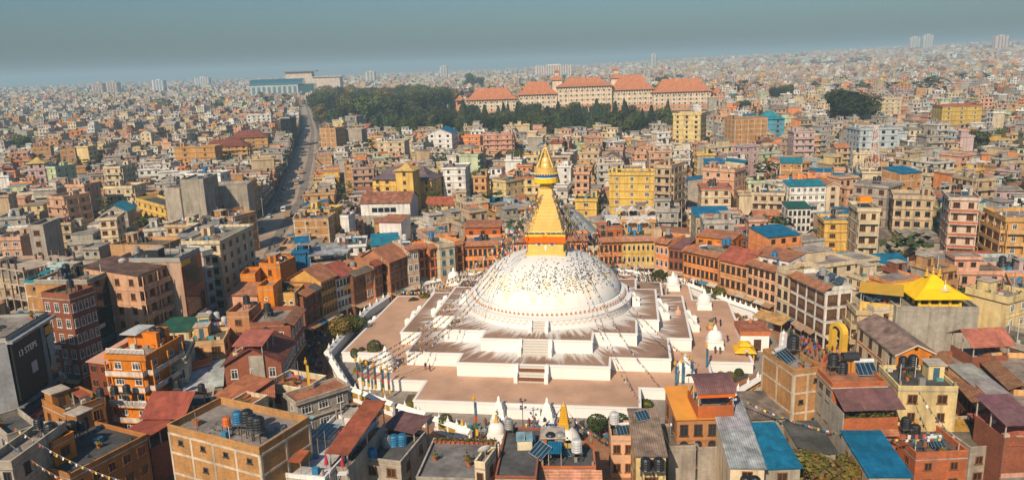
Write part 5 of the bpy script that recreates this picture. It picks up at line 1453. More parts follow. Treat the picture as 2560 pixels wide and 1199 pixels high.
(-68.7, 192.8, 0.08, 3.7, 7.0, 9, 'plain', 'OR', 'flat', 'terracotta', {}, 'small bright orange house at the street corner'),
(-65.1, 180.3, -0.155, 8.0, 8.0, 8, 'plain', 'SA', 'shed', 'terracotta', {}, 'salmon low roof with two white chimney pots'),
(-53.9, 166.9, -0.049, 4.9, 8.0, 8, 'plain', 'OR', 'flat', 'maroon', {}, 'orange walled yard house behind the striped tile eave'),
(-59.5, 208.5, -0.022, 3.9, 6.0, 11, 'plain', 'BLU', 'shed', 'blue', {}, 'bright blue shed at the end of the street'),
(-58.9, 208.1, 0.261, 3.7, 5.0, 14, 'open', 'BLU', 'shed', 'blue', {}, 'small blue canopy above the blue shed'),
(-52.3, 210.2, 0.222, 10.4, 7.0, 10, 'open', 'CO', 'shed', 'gmetal', {}, 'wide grey sheet canopy over a rooftop cafe'),
(-45.2, 117.7, -0.493, 5.6, 6.8, 9, 'open', 'CO', 'shed', 'orust', {}, 'orange rust sheet roof on posts, larger of a pair'),
(-43.1, 117.9, 0.297, 5.0, 6.0, 8.5, 'open', 'CO', 'shed', 'orust', {}, 'orange rust sheet roof on posts, smaller of a pair'),
(-54.4, 112.6, -0.075, 6.0, 8.0, 9, 'open', 'DB', 'gable', 'rustred', {}, 'dark rust red roof with two clear strips'),
(-56.1, 107.0, -0.556, 4.9, 4.0, 8, 'open', 'DB', 'shed', 'rustred', {}, 'rust red lean-to roof left of the unfinished brick building'),
(-36.5, 91.7, -0.464, 15.9, 9.0, 15, 'bf', 'BT', 'flat', 'grey', {'nx': 4}, 'unfinished orange brick building with black tanks on its roof'),
(-25.7, 95.1, -0.246, 6.8, 16.7, 10, 'plain', 'W', 'flat', 'white', {'big': 1, 'ph': 0.5}, 'white roof terrace with closed red umbrellas'),
(-21.8, 95.1, -0.218, 2.8, 12.9, 12.5, 'open', 'CO', 'shed', 'redmetal', {}, 'long red corrugated roof strip beside the white terrace'),
(-16.2, 102.4, -0.467, 5.1, 4.0, 9.5, 'open', 'CO', 'shed', 'purple', {}, 'dull purple red roof near the white prayer wall'),
(-17.5, 98.2, -0.287, 5.8, 9.0, 8, 'plain', 'CO', 'flat', 'dark', {'ph': 0.5}, 'cluttered rooftop with blue barrels and yellow parapet'),
(-8.1, 92.1, -0.126, 9.0, 10.4, 9, 'plain', 'CO', 'flat', 'greyf', {'ph': 0.35}, 'wide grey terrace lined with red flower pots'),
(-4.3, 87.7, -0.335, 1.4, 4.0, 11.3, 'plain', 'CR', 'flat', 'grey', {'nx': 1, 'ns': 4}, 'small concrete stair cabin on the wide grey terrace'),
(0.1, 91.7, -0.1, 5.1, 13.0, 10, 'plain', 'DB', 'flat', 'dark', {'ph': 0.3}, 'dark roof terrace with skylight box and blue drum'),
(6.4, 92.3, -0.065, 7.2, 6.8, 9, 'plain', 'RB', 'flat', 'dark', {'ph': 0.3, 'fcanopy': (2.5, 2.2, 'pinkt')}, 'brick red building with pink tiled parapet slopes'),
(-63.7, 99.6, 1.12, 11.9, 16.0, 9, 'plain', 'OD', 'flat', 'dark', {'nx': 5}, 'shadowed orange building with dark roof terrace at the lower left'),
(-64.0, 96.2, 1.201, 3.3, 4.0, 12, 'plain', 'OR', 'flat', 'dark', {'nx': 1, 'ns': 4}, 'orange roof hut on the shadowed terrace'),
(-64.9, 92.1, -0.065, 3.1, 10.0, 13, 'conc', 'CO', 'flat', 'grey', {'nx': 2}, 'grey concrete house at the bottom left corner'),
(-75.0, 104.5, 0.851, 4.1, 9.0, 10, 'plain', 'CO', 'flat', 'dark', {'nx': 2}, 'dark concrete house with sunken roof yard at the lower left'),
(-73.1, 157.9, 0.018, 6.4, 7.0, 7, 'plain', 'CR', 'shed', 'green', {}, 'low house with green sheet roof left of the salmon cabin'),
(-62.9, 154.5, 0.162, 9.4, 8.0, 7.5, 'plain', 'YC', 'flat', 'grey', {}, 'long low roof terrace crossed by a dark gutter pole'),
(-62.0, 146.8, 0.175, 6.6, 8.0, 8, 'plain', 'PO', 'flat', 'moss', {}, 'low peach terrace with plants behind the cream carved house'),
(-48.1, 132.8, 0.41, 5.0, 7.0, 7, 'plain', 'CO', 'shed', 'rustgrey', {}, 'slanted grey brown roofs below the salmon red canopy'),
(-38.3, 123.9, -0.435, 8.0, 6.0, 7, 'plain', 'CR', 'flat', 'terracotta', {}, 'cafe terrace with red frames beside the left ring path'),
(-32.7, 115.9, 0.683, 8.8, 4.0, 9, 'conc', 'CO', 'flat', 'terracotta', {'nx': 3, 'ph': 0.35}, 'tan deck with grey sheet fence above the left ring path'),
(-53.0, 118.3, 0.287, 4.1, 7.0, 7, 'plain', 'CO', 'flat', 'dark', {}, 'dark low roof carrying a group of black tanks'),
(-43.3, 111.9, -0.43, 4.4, 6.0, 9, 'plain', 'CR', 'flat', 'terracotta', {}, 'cream stepped terrace behind the unfinished brick building'),
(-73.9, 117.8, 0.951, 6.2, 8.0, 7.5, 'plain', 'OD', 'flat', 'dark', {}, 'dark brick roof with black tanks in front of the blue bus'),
(58.4, 99.4, 0.023, 7.3, 8.0, 5, 'plain', 'RB', 'flat', 'dark', {}, 'low brick red yard house at the lower right'),
(67.0, 101.4, 0.089, 8.7, 9.0, 5, 'plain', 'CO', 'flat', 'moss', {}, 'mossy grey flat roof at the lower right corner'),
(77.0, 113.5, -1.706, 7.8, 8.0, 7, 'plain', 'PO', 'shed', 'gmetal', {}, 'peach house with grey metal roof between two brown roof strips'),
(-114.7, 292.4, -0.008, 9.6, 8.0, 10, 'plain', 'TL', 'shed', 'green', {'big': 1}, 'teal walled shed with green roof below the grey blocks'),
(-105.5, 280.0, 0.886, 8.0, 9.0, 11, 'conc', 'OB', 'flat', 'terracotta', {'nx': 3}, 'brick house with red terrace right of the teal walled shed'),
(-100.4, 246.3, 0.049, 8.9, 9.0, 13, 'conc', 'CR', 'flat', 'grey', {'nx': 3, 'balc': 1}, 'cream house with black tanks below the teal walled shed'),
(-109.1, 249.1, -0.161, 7.6, 9.0, 12, 'conc', 'BE', 'flat', 'grey', {'nx': 3}, 'beige house left of the cream tank house'),
(-94.6, 256.3, 1.128, 10.8, 9.0, 13, 'bf', 'BT', 'flat', 'grey', {'nx': 2}, 'brick panel house at the left kerb above the shadowed slate house'),
(23.5, 103.0, -0.009, 3.9, 7.0, 5.5, 'plain', 'CO', 'flat', 'moss', {'big': 1, 'ph': 0.4}, 'low mossy terrace with plants below the orange roofed house'),
(27.3, 103.6, 0.007, 3.1, 8.0, 5, 'plain', 'CO', 'flat', 'dark', {'big': 1, 'ph': 0.5}, 'low dark terrace between two corrugated roofs'),
]

boxes = []          # footprints (x, y, half w, half d, rot)
sight = []          # photo rectangles of surveyed fronts that must stay in view: (x0, y0, x1, y1, distance)


def add_box(x, y, w, d, rot): boxes.append((x, y, w / 2, d / 2, rot, math.hypot(w, d) / 2))


def hits(x, y, w, d, rot, gap=0.0):
    r = math.hypot(w, d) / 2
    ca, sa = math.cos(rot), math.sin(rot)
    for (bx, by, bw, bd, br, rr) in boxes:
        if abs(bx - x) > r + rr or abs(by - y) > r + rr: continue
        dx, dy = bx - x, by - y
        cb, sb = math.cos(br), math.sin(br)
        ok = False
        for ax, ay in ((ca, sa), (-sa, ca), (cb, sb), (-sb, cb)):
            pa = abs(ax * ca + ay * sa) * w / 2 + abs(-ax * sa + ay * ca) * d / 2
            pb = abs(ax * cb + ay * sb) * bw + abs(-ax * sb + ay * cb) * bd
            if abs(dx * ax + dy * ay) > pa + pb + gap: ok = True; break
        if not ok: return True
    return False


def road_dist(x, y):
    best = 1e9
    for (x0, y0), (x1, y1) in zip(ROADC, ROADC[1:]):
        dx, dy = x1 - x0, y1 - y0; t = max(0, min(1, ((x - x0) * dx + (y - y0) * dy) / (dx * dx + dy * dy)))
        best = min(best, math.hypot(x - x0 - t * dx, y - y0 - t * dy))
    return best


def road_angle(x, y):
    best = (1e9, 0)
    for (x0, y0), (x1, y1) in zip(ROADC, ROADC[1:]):
        dx, dy = x1 - x0, y1 - y0; t = max(0, min(1, ((x - x0) * dx + (y - y0) * dy) / (dx * dx + dy * dy)))
        best = min(best, (math.hypot(x - x0 - t * dx, y - y0 - t * dy), math.atan2(dy, dx)))
    return best[1]


for row in HAND:
    x, y, rot, w, d, h, style, wall, roofk, roofc, o, label = row
    dist = math.hypot(x, y)
    if dist > 330 and abs(rot + .1) > .5:
        r2 = -.1 if x > -200 else .25; w = max(8, w * abs(math.cos(rot - r2))); rot = r2
    H = House(x, y, rot, w, d, det=2 if dist < 300 else 1)
    for k in ('grey', ): pass
    if roofc == 'grey' and False: pass
    build_house(H, h, style, wall, roofk, roofc if roofc in ROOFS else 'grey', o)
    if roofk == 'flat' and style in ('conc', 'bf', 'plain', 'glass') and w > 5.5 and d > 5 and wall != 'CO' and 'white terrace' not in label and 'podium' not in label and 'terrace lined' not in label: roof_extras(H, h, wall)
    cat = 'canopy' if style == 'open' else 'house'
    root = H.finish(label, cat, {'canopy': 'sheet roofs on posts'}.get(cat, 'houses round the stupa' if dist < 240 and math.hypot(x - SX, y - SY) < 75 else 'houses of the old town'))
    if cat == 'canopy': root.name = 'roof_canopy'
    HOUSES.append((x, y, w, d, h, rot, label, H, roofk, style))
    add_box(x, y, w + .3, d + .3, rot)
    c, s = math.cos(rot), math.sin(rot)
    P = [pix(x + c * a * w / 2 - s * b * d / 2, y + s * a * w / 2 + c * b * d / 2, z) for a in (-1, 1) for b in (-1, 1) for z in (h, h * (.45 if math.hypot(x - SX, y - SY) < 78 and dist < 240 else (.72 if dist < 260 else .55)))]
    xs = [p[0] for p in P]; ys = [p[1] for p in P]
    sight.append((min(xs), min(ys), max(xs), max(ys), math.hypot(x, y)))

# lettering and special parts on single surveyed houses
def house_named(txt): return next(h for h in HOUSES if txt in h[6])


def lettering(txt, parent, loc, rot, size, mat, col, name='lettering'):
    cu = bpy.data.curves.new(name, 'FONT'); cu.body = txt; cu.size = size; cu.extrude = .03; cu.align_x = 'CENTER'; cu.align_y = 'CENTER'
    o = bpy.data.objects.new(name, cu); COL.objects.link(o); o.parent = parent; o.location = loc; o.rotation_euler = rot
    m = bpy.data.materials.new('letter_paint'); m.use_nodes = True; m.node_tree.nodes['Principled BSDF'].inputs['Base Color'].default_value = (*col, 1); cu.materials.append(m)
    bpy.context.view_layer.update(); me = bpy.data.meshes.new_from_object(o.evaluated_get(bpy.context.evaluated_depsgraph_get())); n = bpy.data.objects.new(name, me); COL.objects.link(n); n.parent = parent; n.location = loc; n.rotation_euler = rot; me.materials.clear(); me.materials.append(m); bpy.data.objects.remove(o)
    return n


hs = house_named('black fronted shop'); Hs = hs[7]; d2 = Hs.d / 2; W2 = Hs.w / 2
m = MB(); m.box(-W2 + .3, W2 * .35, -d2 - .5, -d2 - .22, 8.4, 18.2, 'paint', (.010, .012, .014)); m.box(W2 * .35 + .01, W2 * .52, -d2 - .6, -d2 - .22, 7.5, 18.4, 'concrete', (.2, .24, .25)); m.build('black_panel', Hs.root)
lettering('13 STEPS', Hs.root, (-W2 * .32, -d2 - .53, 15.9), (math.pi / 2, 0, 0), 1.5, 'paint', (.8, .8, .78))
m = MB(); m.box(-1.9, -.2, -d2 - .56, -d2 - .5, 11.4, 13.3, 'paint', (.45, .4, .42)); m.build('poster', Hs.root)
m = MB(); m.poly([(W2 * .56, -d2 - .56, 15.8), (W2 * .95, -d2 - .56, 16.2), (W2 * .74, -d2 - .56, 9), (W2 * .66, -d2 - .56, 9)], 'paint', (.20, .27, .30)); m.box(W2 * .56, W2 * .95, -d2 - .6, -d2 - .5, 16.2, 17.6, 'paint', (.55, .28, .04)); m.build('banner', Hs.root)
m = MB(); m.box(-W2 + .8, W2 - .5, -d2 - .9, -d2 - .6, 3.6, 5.2, 'paint', (.30, .03, .04)); m.box(-W2 - .1, -W2 + .79, -d2 - .9, -d2 - .6, 3.6, 5.2, 'paint', (.62, .36, .03)); m.box(-W2 + 2.5, W2 - 1, -d2 - .8, -d2 - .6, 2.5, 3.4, 'paint', (.25, .33, .36)); m.build('signboard', Hs.root)
lettering('CHINA HOSPITAL', Hs.root, (0, -d2 - .93, 4.35), (math.pi / 2, 0, 0), .95, 'paint', (.75, .62, .55))
m = MB(); m.box(-W2 - .3, W2 + .5, -d2 - 1.1, -d2, 18.5, 18.9, 'concrete', (.3, .32, .32)); m.box(-W2, W2, -d2 - .9, -d2, 7.2, 7.5, 'concrete', (.18, .2, .2)); m.build('ledge', Hs.root)
ho5 = house_named('orange gable fronted'); H5 = ho5[7]
m = MB(); m.box(-H5.w / 2 - 1.3, -H5.w / 2 - .1, -H5.d / 2 - .3, -H5.d / 2 - .15, 1.5, 7.0, 'paint', (.02, .15, .15)); m.box(-H5.w / 2 - 1.3, -H5.w / 2 - .1, -H5.d / 2 - .31, -H5.d / 2 - .14, .2, 1.49, 'paint', (.6, .62, .6)); m.build('signboard', H5.root)
m = MB(); m.box(-1.3, 1.3, -H5.d / 2 - .9, -H5.d / 2, 4.3, 4.5, 'concrete', (.4, .35, .3)); m.box(-1.3, 1.3, -H5.d / 2 - .9, -H5.d / 2 - .8, 4.5, 5.4, 'wood', (.35, .28, .24)); m.build('balcony', H5.root)
m = MB(); m.lathe([(.32, 0), (.32, .05)], 12, 'glass', (.02, .02, .02)); o = m.build('round_vent', H5.root, (0, -H5.d / 2 - .02, 10.3)); o.rotation_euler = (math.pi / 2, 0, 0)
hm_ = house_named('mint roof cabin'); Hm = hm_[7]
m = MB(); m.box(-1, 2.6, -1.5, 2.2, 16, 18.8, 'plaster', (.42, .66, .58), skip='u'); m.box(-1.4, 3.0, -1.9, 2.6, 18.8, 19.0, 'plaster', (.5, .68, .6)); m.box(-.6, .4, -1.53, -1.5, 17, 18.1, 'glass', (.05, .1, .12)); m.box(1.1, 1.9, -1.53, -1.5, 16, 18.0, 'wood', (.15, .1, .06)); m.build('roof_cabin', Hm.root)
hv5 = house_named('vivid orange house'); Hv = hv5[7]
m = MB()
Wv, Dv = Hv.w / 2, Hv.d / 2
for z, dy in ((14.85, .0), (6.0, 1.2)):
    for i in range(30): x = -Wv + i * Wv * 2 / 29; m.box(x - .05, x + .05, -Dv - dy - .12, -Dv - dy - .02, z, z + .75, 'paint', (.78, .72, .66), skip='ub')
    m.box(-Wv, Wv, -Dv - dy - .15, -Dv - dy + .02, z + .75, z + .85, 'paint', (.8, .74, .68))
m.build('balustrade', Hv.root)
m = MB(); m.box(-Wv + .2, Wv - 1.2, .6, Dv - .3, 14.0, 16.6, 'plaster', (.70, .20, .012), skip='u'); m.box(-Wv - .3, -Wv + 3, -.6, Dv, 16.6, 16.75, 'roofslab', (.55, .56, .55)); m.build('roof_room', Hv.root)

# the yellow temple pavilion on its podium
t = thing('temple_pavilion', 'yellow temple with sweeping bright yellow roof and golden finials', 'temple', (83.4, 145.0, 11.0), -.1)
m = MB()
for i in range(5):
    for j in range(4):
        if 0 < i < 4 and 0 < j < 3: continue
        x, y = -3.8 + i * 1.9, -3.8 + j * 2.53; m = MB(); m.box(x - .22, x + .22, y - .22, y + .22, 0, 2.3, 'paint', (.76, .48, .03), skip='tu'); m.build('column', t)
m = MB(); m.box(-3.8, 3.8, -3.75, -3.6, 0, .7, 'paint', (.74, .48, .05)); m.box(-3.9, 3.9, -4.0, -3.5, 1.9, 2.3, 'paint', (.72, .42, .03)); m.build('balustrade', t)
m = MB(); m.box(-3.2, 3.2, -3.1, 3.6, 0, 2.3, 'wood', (.16, .07, .03), skip='u'); m.build('wall', t)
m = MB(); hip(m, 8.0, 8.0, 2.4, 3.3, 'paint', (.86, .52, .005), 1.35); m.build('roof', t)
for x in (-1.1, 0, 1.1):
    m = MB(); k = 1.25 if x == 0 else .9
    z_ = 5.9; m.lathe([(.42, z_ - .5), (.45, z_ - .2), (.18, z_), (.34, z_ + .3 * k), (.1, z_ + .55 * k), (.22, z_ + .8 * k), (.05, z_ + 1.1 * k), (.08, z_ + 1.35 * k), (0, z_ + 1.7 * k)], 10, 'goldplain', (.74, .45, .06), (x * 1.1, 0)); m.build('finial', t)
m = MB(); m.lathe([(1.1, 3.3), (.5, 3.8), (.2, 4.2), (.08, 4.4), (.1, 5.2), (0, 5.5)], 8, 'goldplain', (.8, .6, .3), (1.2, -2.8)); m.build('front_finial', t)
# hotel
hx, hy = 97, 930
t = thing('hotel', 'vast cream hotel with five terracotta hip roofed wings and two lantern towers', 'hotel', (hx, hy, 0), -.04)
HC = (.74, .60, .44); HT = (.56, .21, .095)


def wing(x0, x1, y, d, h, rise, rows, base=True):
    m = MB(); m.box(x0, x1, y, y + d, 0, h, 'plaster', HC, skip='u'); m.box(x0 - .3, x1 + .3, y - .3, y, 0, h * .32, 'plaster', (.60, .30, .16)); m.build('wing_wall', t)
    m = MB(); cx, w = (x0 + x1) / 2, x1 - x0
    mm = MB(); hip(mm, w, d, h, rise, 'tile', HT, 2.2); mm.build('wing_roof', t, (cx, y + d / 2, 0))
    m = MB(); n = int(w / 6.5)
    for k in range(rows):
        z = h * .12 + k * (h * .86) / rows
        for i in range(n):
            x = x0 + (i + .5) * w / n
            m.box(x - 1.5, x + 1.5, y - .5, y - .31, z, z + 2.1, 'plaster', (.74, .66, .55), skip='ub'); m.box(x - 1.1, x + 1.1, y - .62, y - .5, z + .35, z + 1.9, 'glass', jit((.05, .045, .04), .5), skip='b')
            m.poly([(x + w / n / 2 - .9, y - .4, z + 1.9), (x + w / n / 2, y - .4, z - .2), (x + w / n / 2 + .9, y - .4, z + 1.9)], 'plaster', (.62, .33, .17))
    for i in range(int(w / 3)): x = x0 + (i + .5) * w / int(w / 3); m.box(x - .5, x + .5, y - .34, y - .02, h - 3.2, h - .8, 'glass', (.12, .085, .06), skip='b')
    o = m.build('windows', t); o['kind'] = 'stuff'


wing(-147, -86, 0, 26, 20, 13, 4); wing(-84, -37, 8, 26, 24, 15, 4); wing(-36, 29, 2, 30, 32, 10, 5); wing(28, 80, 8, 28, 26, 17, 4); wing(79, 147, 0, 26, 22, 15, 4)
for x in (-36, 36):
    m = MB(); m.box(x - 6, x + 6, 20, 32, 0, 40, 'plaster', HC, skip='u'); m.box(x - 2.5, x + 2.5, 23.5, 28.5, 45, 50, 'plaster', (.7, .52, .36), skip='u'); m.build('tower', t)
    mm = MB(); hip(mm, 12, 12, 40, 7, 'tile', HT, 1.8); hip(mm, 5, 5, 50, 4, 'tile', HT, 1.4); mm.build('tower_roof', t, (x, 26, 0))
for x, h in ((-155, 20), (155, 19)):
    m = MB(); m.box(x - 5, x + 5, 2, 12, 0, h, 'plaster', (.60, .27, .13), skip='u'); m.box(x - 3, x + 3, 1.9, 2, h - 5, h - 1.5, 'glass', (.05, .04, .03)); m.build('end_tower', t)
    mm = MB(); hip(mm, 10, 10, h, 6, 'tile', HT, 1.8); mm.build('end_tower_roof', t, (x, 7, 0))
m = MB(); m.box(-19, 19, -9, 1.5, 8, 9.5, 'tile', HT); [m.box(-16 + i * 8 - .8, -16 + i * 8 + .8, -8, -6.5, 0, 8, 'plaster', HC) for i in range(5)]; m.build('porch', t)
add_box(hx, hy + 14, 330, 60, -.04)
# shopping centre with curved teal roof, cream block behind
t = thing('shopping_centre', 'long pale glass shopping centre with curved teal roof on the far left', 'shopping centre', (-498, 1700, 0), .12)
m = MB(); m.box(-62, 40, 0, 50, 0, 34, 'plaster', (.50, .56, .55), skip='u'); m.box(40, 74, 3, 50, 0, 34, 'glass', (.03, .09, .10), skip='u'); m.build('wall', t)
m = MB()
for i in range(9): m.box(-58 + i * 11, -52 + i * 11, -.4, -.05, 10, 30, 'glass', (.13, .20, .22))
o = m.build('glazing', t); o['kind'] = 'stuff'
m = MB()
for i in range(12):
    a0, a1 = math.pi * i / 12, math.pi * (i + 1) / 12
    m.poly([(-62, 25 - 26 * math.cos(a0), 34 + 12 * math.sin(a0)), (50, 25 - 26 * math.cos(a0), 34 + 12 * math.sin(a0)), (50, 25 - 26 * math.cos(a1), 34 + 12 * math.sin(a1)), (-62, 25 - 26 * math.cos(a1), 34 + 12 * math.sin(a1))], 'paint', (.012, .10, .15))
m.poly([(50, 25 - 26 * math.cos(math.pi * i / 12), 34 + 12 * math.sin(math.pi * i / 12)) for i in range(13)], 'glass', (.02, .07, .09)); m.poly([(-62, 25 - 26 * math.cos(math.pi * i / 12), 34 + 12 * math.sin(math.pi * i / 12)) for i in range(13)], 'glass', (.02, .07, .09)); m.build('roof', t)
add_box(-498, 1725, 150, 70, .12)
t = thing('office_block', 'large blank cream block with stepped top behind the shopping centre', 'office block', (-448, 1830, 0), .1)
m = MB(); m.box(-70, 55, 0, 60, 0, 46, 'plaster', (.66, .56, .45), skip='u'); m.box(-70, -10, 5, 50, 46, 60, 'plaster', (.62, .52, .42), skip='u'); m.build('wall', t); m = MB(); m.box(-75, 0, 0, 55, 60, 62, 'concrete', (.3, .24, .2)); m.box(-8, 60, -3, 60, 46, 48, 'concrete', (.6, .5, .42)); m.build('roof', t)
add_box(-448, 1860, 140, 70, .1)


def slab_tower(name, label, x, y, w, d, h, col, bays, ledges, cat='apartment block', z=0.0):
    t = thing(name, label, cat, (x, y, z), -.05, 'distant tower blocks')
    m = MB(); m.box(-w / 2, w / 2, 0, d, 0, h, 'plaster', col, skip='u')
    for i in range(bays): xx = -w / 2 + (i + .5) * w / bays; m.box(xx - w / bays * .16, xx + w / bays * .16, -1.2, 0, 0, h + (1.5 if i % 2 else 3.5), 'plaster', tuple(min(.85, c * 1.1) for c in col))
    m.build('wall', t)
    m = MB()
    for k in range(ledges):
        zz = h * (k + .4) / ledges
        for i in range(bays): xx = -w / 2 + i * w / bays; m.box(xx + w / bays * .70, xx + w / bays * 1.26, -.3, -.05, zz, zz + h / ledges * .5, 'glass', (.09, .09, .09))
    o = m.build('windows', t); o['kind'] = 'stuff'
    m = MB(); m.box(-w / 6, w / 6, d * .3, d * .7, h, h + 5, 'plaster', col, skip='u'); m.build('roof_house', t)


slab_tower('apartment_block', 'long white ribbed apartment block behind the hotel', 176, 2900, 136, 22, 52, (.72, .62, .52), 15, 14)
slab_tower('apartment_block', 'twin beige tower blocks on the far left skyline, left half', -1390, 2640, 38, 24, 44, (.55, .42, .35), 4, 12)
slab_tower('apartment_block', 'twin beige tower blocks on the far left skyline, right half', -1340, 2640, 38, 24, 46, (.55, .42, .35), 4, 12)
slab_tower('apartment_block', 'white and blue tower block on the left skyline', -1300, 2900, 44, 24, 46, (.62, .64, .66), 4, 12)
slab_tower('apartment_block', 'small pale block right of the blue and white tower on the skyline', -1370, 3500, 66, 24, 48, (.66, .62, .58), 6, 10)
slab_tower('apartment_block', 'cream tower block cluster on the upper right skyline, left one', 2570, 4900, 60, 30, 84, (.68, .60, .52), 4, 18, z=62)
slab_tower('apartment_block', 'cream tower block cluster on the upper right skyline, right one', 2650, 4900, 60, 30, 94, (.68, .60, .52), 4, 18, z=62)
slab_tower('apartment_block', 'pink beige tower at the far right of the skyline', 2320, 3650, 60, 30, 78, (.70, .52, .42), 4, 18, z=38)
slab_tower('apartment_block', 'thin grey tower above the middle skyline right of the white ribbed block', 720, 3800, 26, 20, 72, (.55, .53, .5), 2, 16, z=14)
slab_tower('apartment_block', 'pale tower on the middle skyline left of the white ribbed block', -290, 3600, 34, 20, 62, (.6, .56, .52), 3, 12)
slab_tower('apartment_block', 'small pale tower right of the shopping centre', -560, 3200, 40, 20, 50, (.6, .56, .52), 3, 10)

# ------------------------------------------------------------------ fill houses: the rest of the town
FOREST = [(-213.1, 847.6), (-169.9, 793.1), (-134.4, 755.1), (-69.6, 891.8), (-60, 1080), (-195.4, 1406.4), (-344.2, 1418.9)]
BELT = [(-140, 748), (-92.6, 645.3), (-41.9, 650.6), (5.8, 594.2), (46.9, 593.0), (127.6, 571.3), (152.1, 693.4), (97.4, 812.1), (-30.1, 824.2), (-68.6, 878.4)]
TREES = []          # (x, y, height, crown factor, kind, label, group)
for (x, y, h, k, kind, lab) in [
    (262, 600, 35, 1.15, 0, 'huge dark spreading tree right of the turquoise building'), (278, 606, 31, 1.1, 0, 'dark tree forming the right half of the huge clump'), (206, 462, 16, .95, 1, 'dark leafy tree below the huge clump beside the pale blue block'), (213, 470, 14, .9, 1, 'smaller tree hugging the pale blue block'),
    (300, 1500, 30, 1.2, 0, 'broad tree behind the hotel roofs on the right'), (-88, 1900, 46, .9, 0, 'tall dark tree on the left behind the hotel'), (-66, 1880, 36, .8, 0, 'narrow tree right of the tall one behind the hotel'), (320, 915, 26, .9, 0, 'left of two dark trees behind the tall yellow blocks'), (336, 930, 28, .8, 0, 'right of two dark trees behind the tall yellow blocks'),
    (-15.8, 377, 11, 1.2, 1, 'round green tree left of the yellow monastery corner'), (-29.5, 366, 7, 1.3, 1, 'low spreading tree in the monastery garden'), (-33.5, 322, 9, 1.1, 1, 'round olive tree beside the white factory'), (73, 324, 13, .85, 3, 'conical olive tree right of the big yellow house'),
    (-281, 481, 17, .9, 0, 'dark tree behind the peach houses on the left'), (-379, 596, 20, 1.1, 0, 'dark tree right of the far left houses'), (124, 412, 10, .7, 0, 'slim dark tree beside the peach house with black windows'),
    (260, 385, 12, 1.2, 1, 'leafy tree on the right above the orange houses'), (198, 345, 10, 1.2, 1, 'small tree among the right hand houses'), (269, 436, 16, 1.1, 0, 'dark tree near the mustard block'), (300, 470, 14, 1.0, 1, 'green tree right of the mustard block'), (247, 800, 17, 1.3, 0, 'dark tree clump right of the last hotel wing'), (222, 755, 15, 1.3, 0, 'low tree clump below the last hotel wing'), (163, 380, 9, 1.1, 1, 'small tree in front of the pale blue block'),
    (40.6, 92.2, 8.6, 1.2, 2, 'large yellow green tree at the bottom edge beside the blue roof'), (43.4, 91.4, 8.2, 1.1, 2, 'yellow green tree at the bottom edge, right of the larger one'),
        (12.9, 114.3, 4.2, 1.2, 4, 'clipped round tree in the front market, left of the pair'), (16.3, 114.0, 4.4, 1.2, 4, 'clipped round tree in the front market, right of the pair'), (-12.2, 117.6, 3.6, 1.0, 4, 'small potted tree near the white flag pole'),
        (-29.9, 151.8, 4.6, 1.0, 4, 'round garden tree at the left terrace corner'), (-34.0, 151.0, 3.2, .8, 4, 'small twin garden tree near the left wall'), (-32.6, 152, 3.0, .8, 4, 'small garden tree between wall and terrace'),
        (-39.0, 162.0, 6.5, 1.2, 2, 'bushy olive tree inside the left prayer wall'), (-36.5, 165.5, 5.6, 1.2, 2, 'bushy tree just behind the olive tree on the left'),
        (39.5, 199, 5, 1.2, 1, 'green bush tree behind the far right chorten'), (51.6, 181.5, 4.6, 1.2, 2, 'bush beside the right prayer wall'), (49.5, 184.5, 4.2, 1.2, 1, 'second bush beside the right prayer wall'), (-23, 189, 3.6, 1.3, 2, 'yellow green bush by the far left wall'), (-25.5, 186.5, 3.2, 1.3, 1, 'low bush by the far left wall'),
        (103, 165, 9, 1.2, 1, 'green tree right of the yellow temple podium'), (97, 190, 7, 1.2, 0, 'garden tree behind the yellow temple'), (103, 196, 6, 1.2, 1, 'garden shrub tree near the brick garden wall'), (88, 186, 6, 1.2, 0, 'dark garden tree left behind the yellow temple')]:
    TREES.append((x, y, h, k, kind, lab, None))
    if h > 8: add_box(x, y, h * .55, h * .55, 0)
for k in range(78):
    for _ in range(40):
        x, y = R.uniform(-350, -60), R.uniform(755, 1420)
        if inside((x, y), FOREST) and all(math.hypot(x - q[0], y - q[1]) > 13 for q in TREES): break
    TREES.append((x, y, R.uniform(24, 38), R.uniform(.9, 1.2), R.choice([0, 0, 1, 1, 2]), 'dark green tree in the dense wood left of the hotel', 'trees of the dense wood'))
for k in range(135):
    for _ in range(40):
        x, y = R.uniform(-140, 155), R.uniform(568, 880)
        if inside((x, y), BELT) and all(math.hypot(x - q[0], y - q[1]) > 8 for q in TREES): break
    TREES.append((x, y, R.uniform(14, 23), R.uniform(.8, 1.05), R.choice([0, 0, 5, 5, 1]), 'dark tree in the wooded belt below the hotel', 'trees of the belt below the hotel'))
for k in range(14):
    TREES.append((R.uniform(-20, 24), R.uniform(432, 470), R.uniform(8, 12), R.uniform(1, 1.2), R.choice([0, 1, 2]), 'garden tree in the grove behind the spire', 'trees of the grove behind the spire'))
for q in TREES[-14:]: add_box(q[0], q[1], 7, 7, 0)

PALETTE = [('cream', 'CR', 4), ('white', 'W', 5), ('off white', 'OW', 6), ('pale grey', 'GR', 5), ('pale yellow', 'YC', 2), ('yellow', 'YE', 1), ('peach', 'PK', 3), ('grey concrete', 'CO', 5), ('beige', 'BE', 5), ('brick', 'OB', 2), ('brick panel', 'BT', 2.5), ('salmon', 'SA', 2), ('mauve', 'MV', 1), ('pale blue', 'PB', 1), ('tan', 'TAN', 2), ('dusky pink', 'PK2', 2), ('pale green', 'MG', 1), ('dark brick', 'DB', 1)]
PW = [p[2] for p in PALETTE]


def pick(): return R.choices(PALETTE, PW)[0]


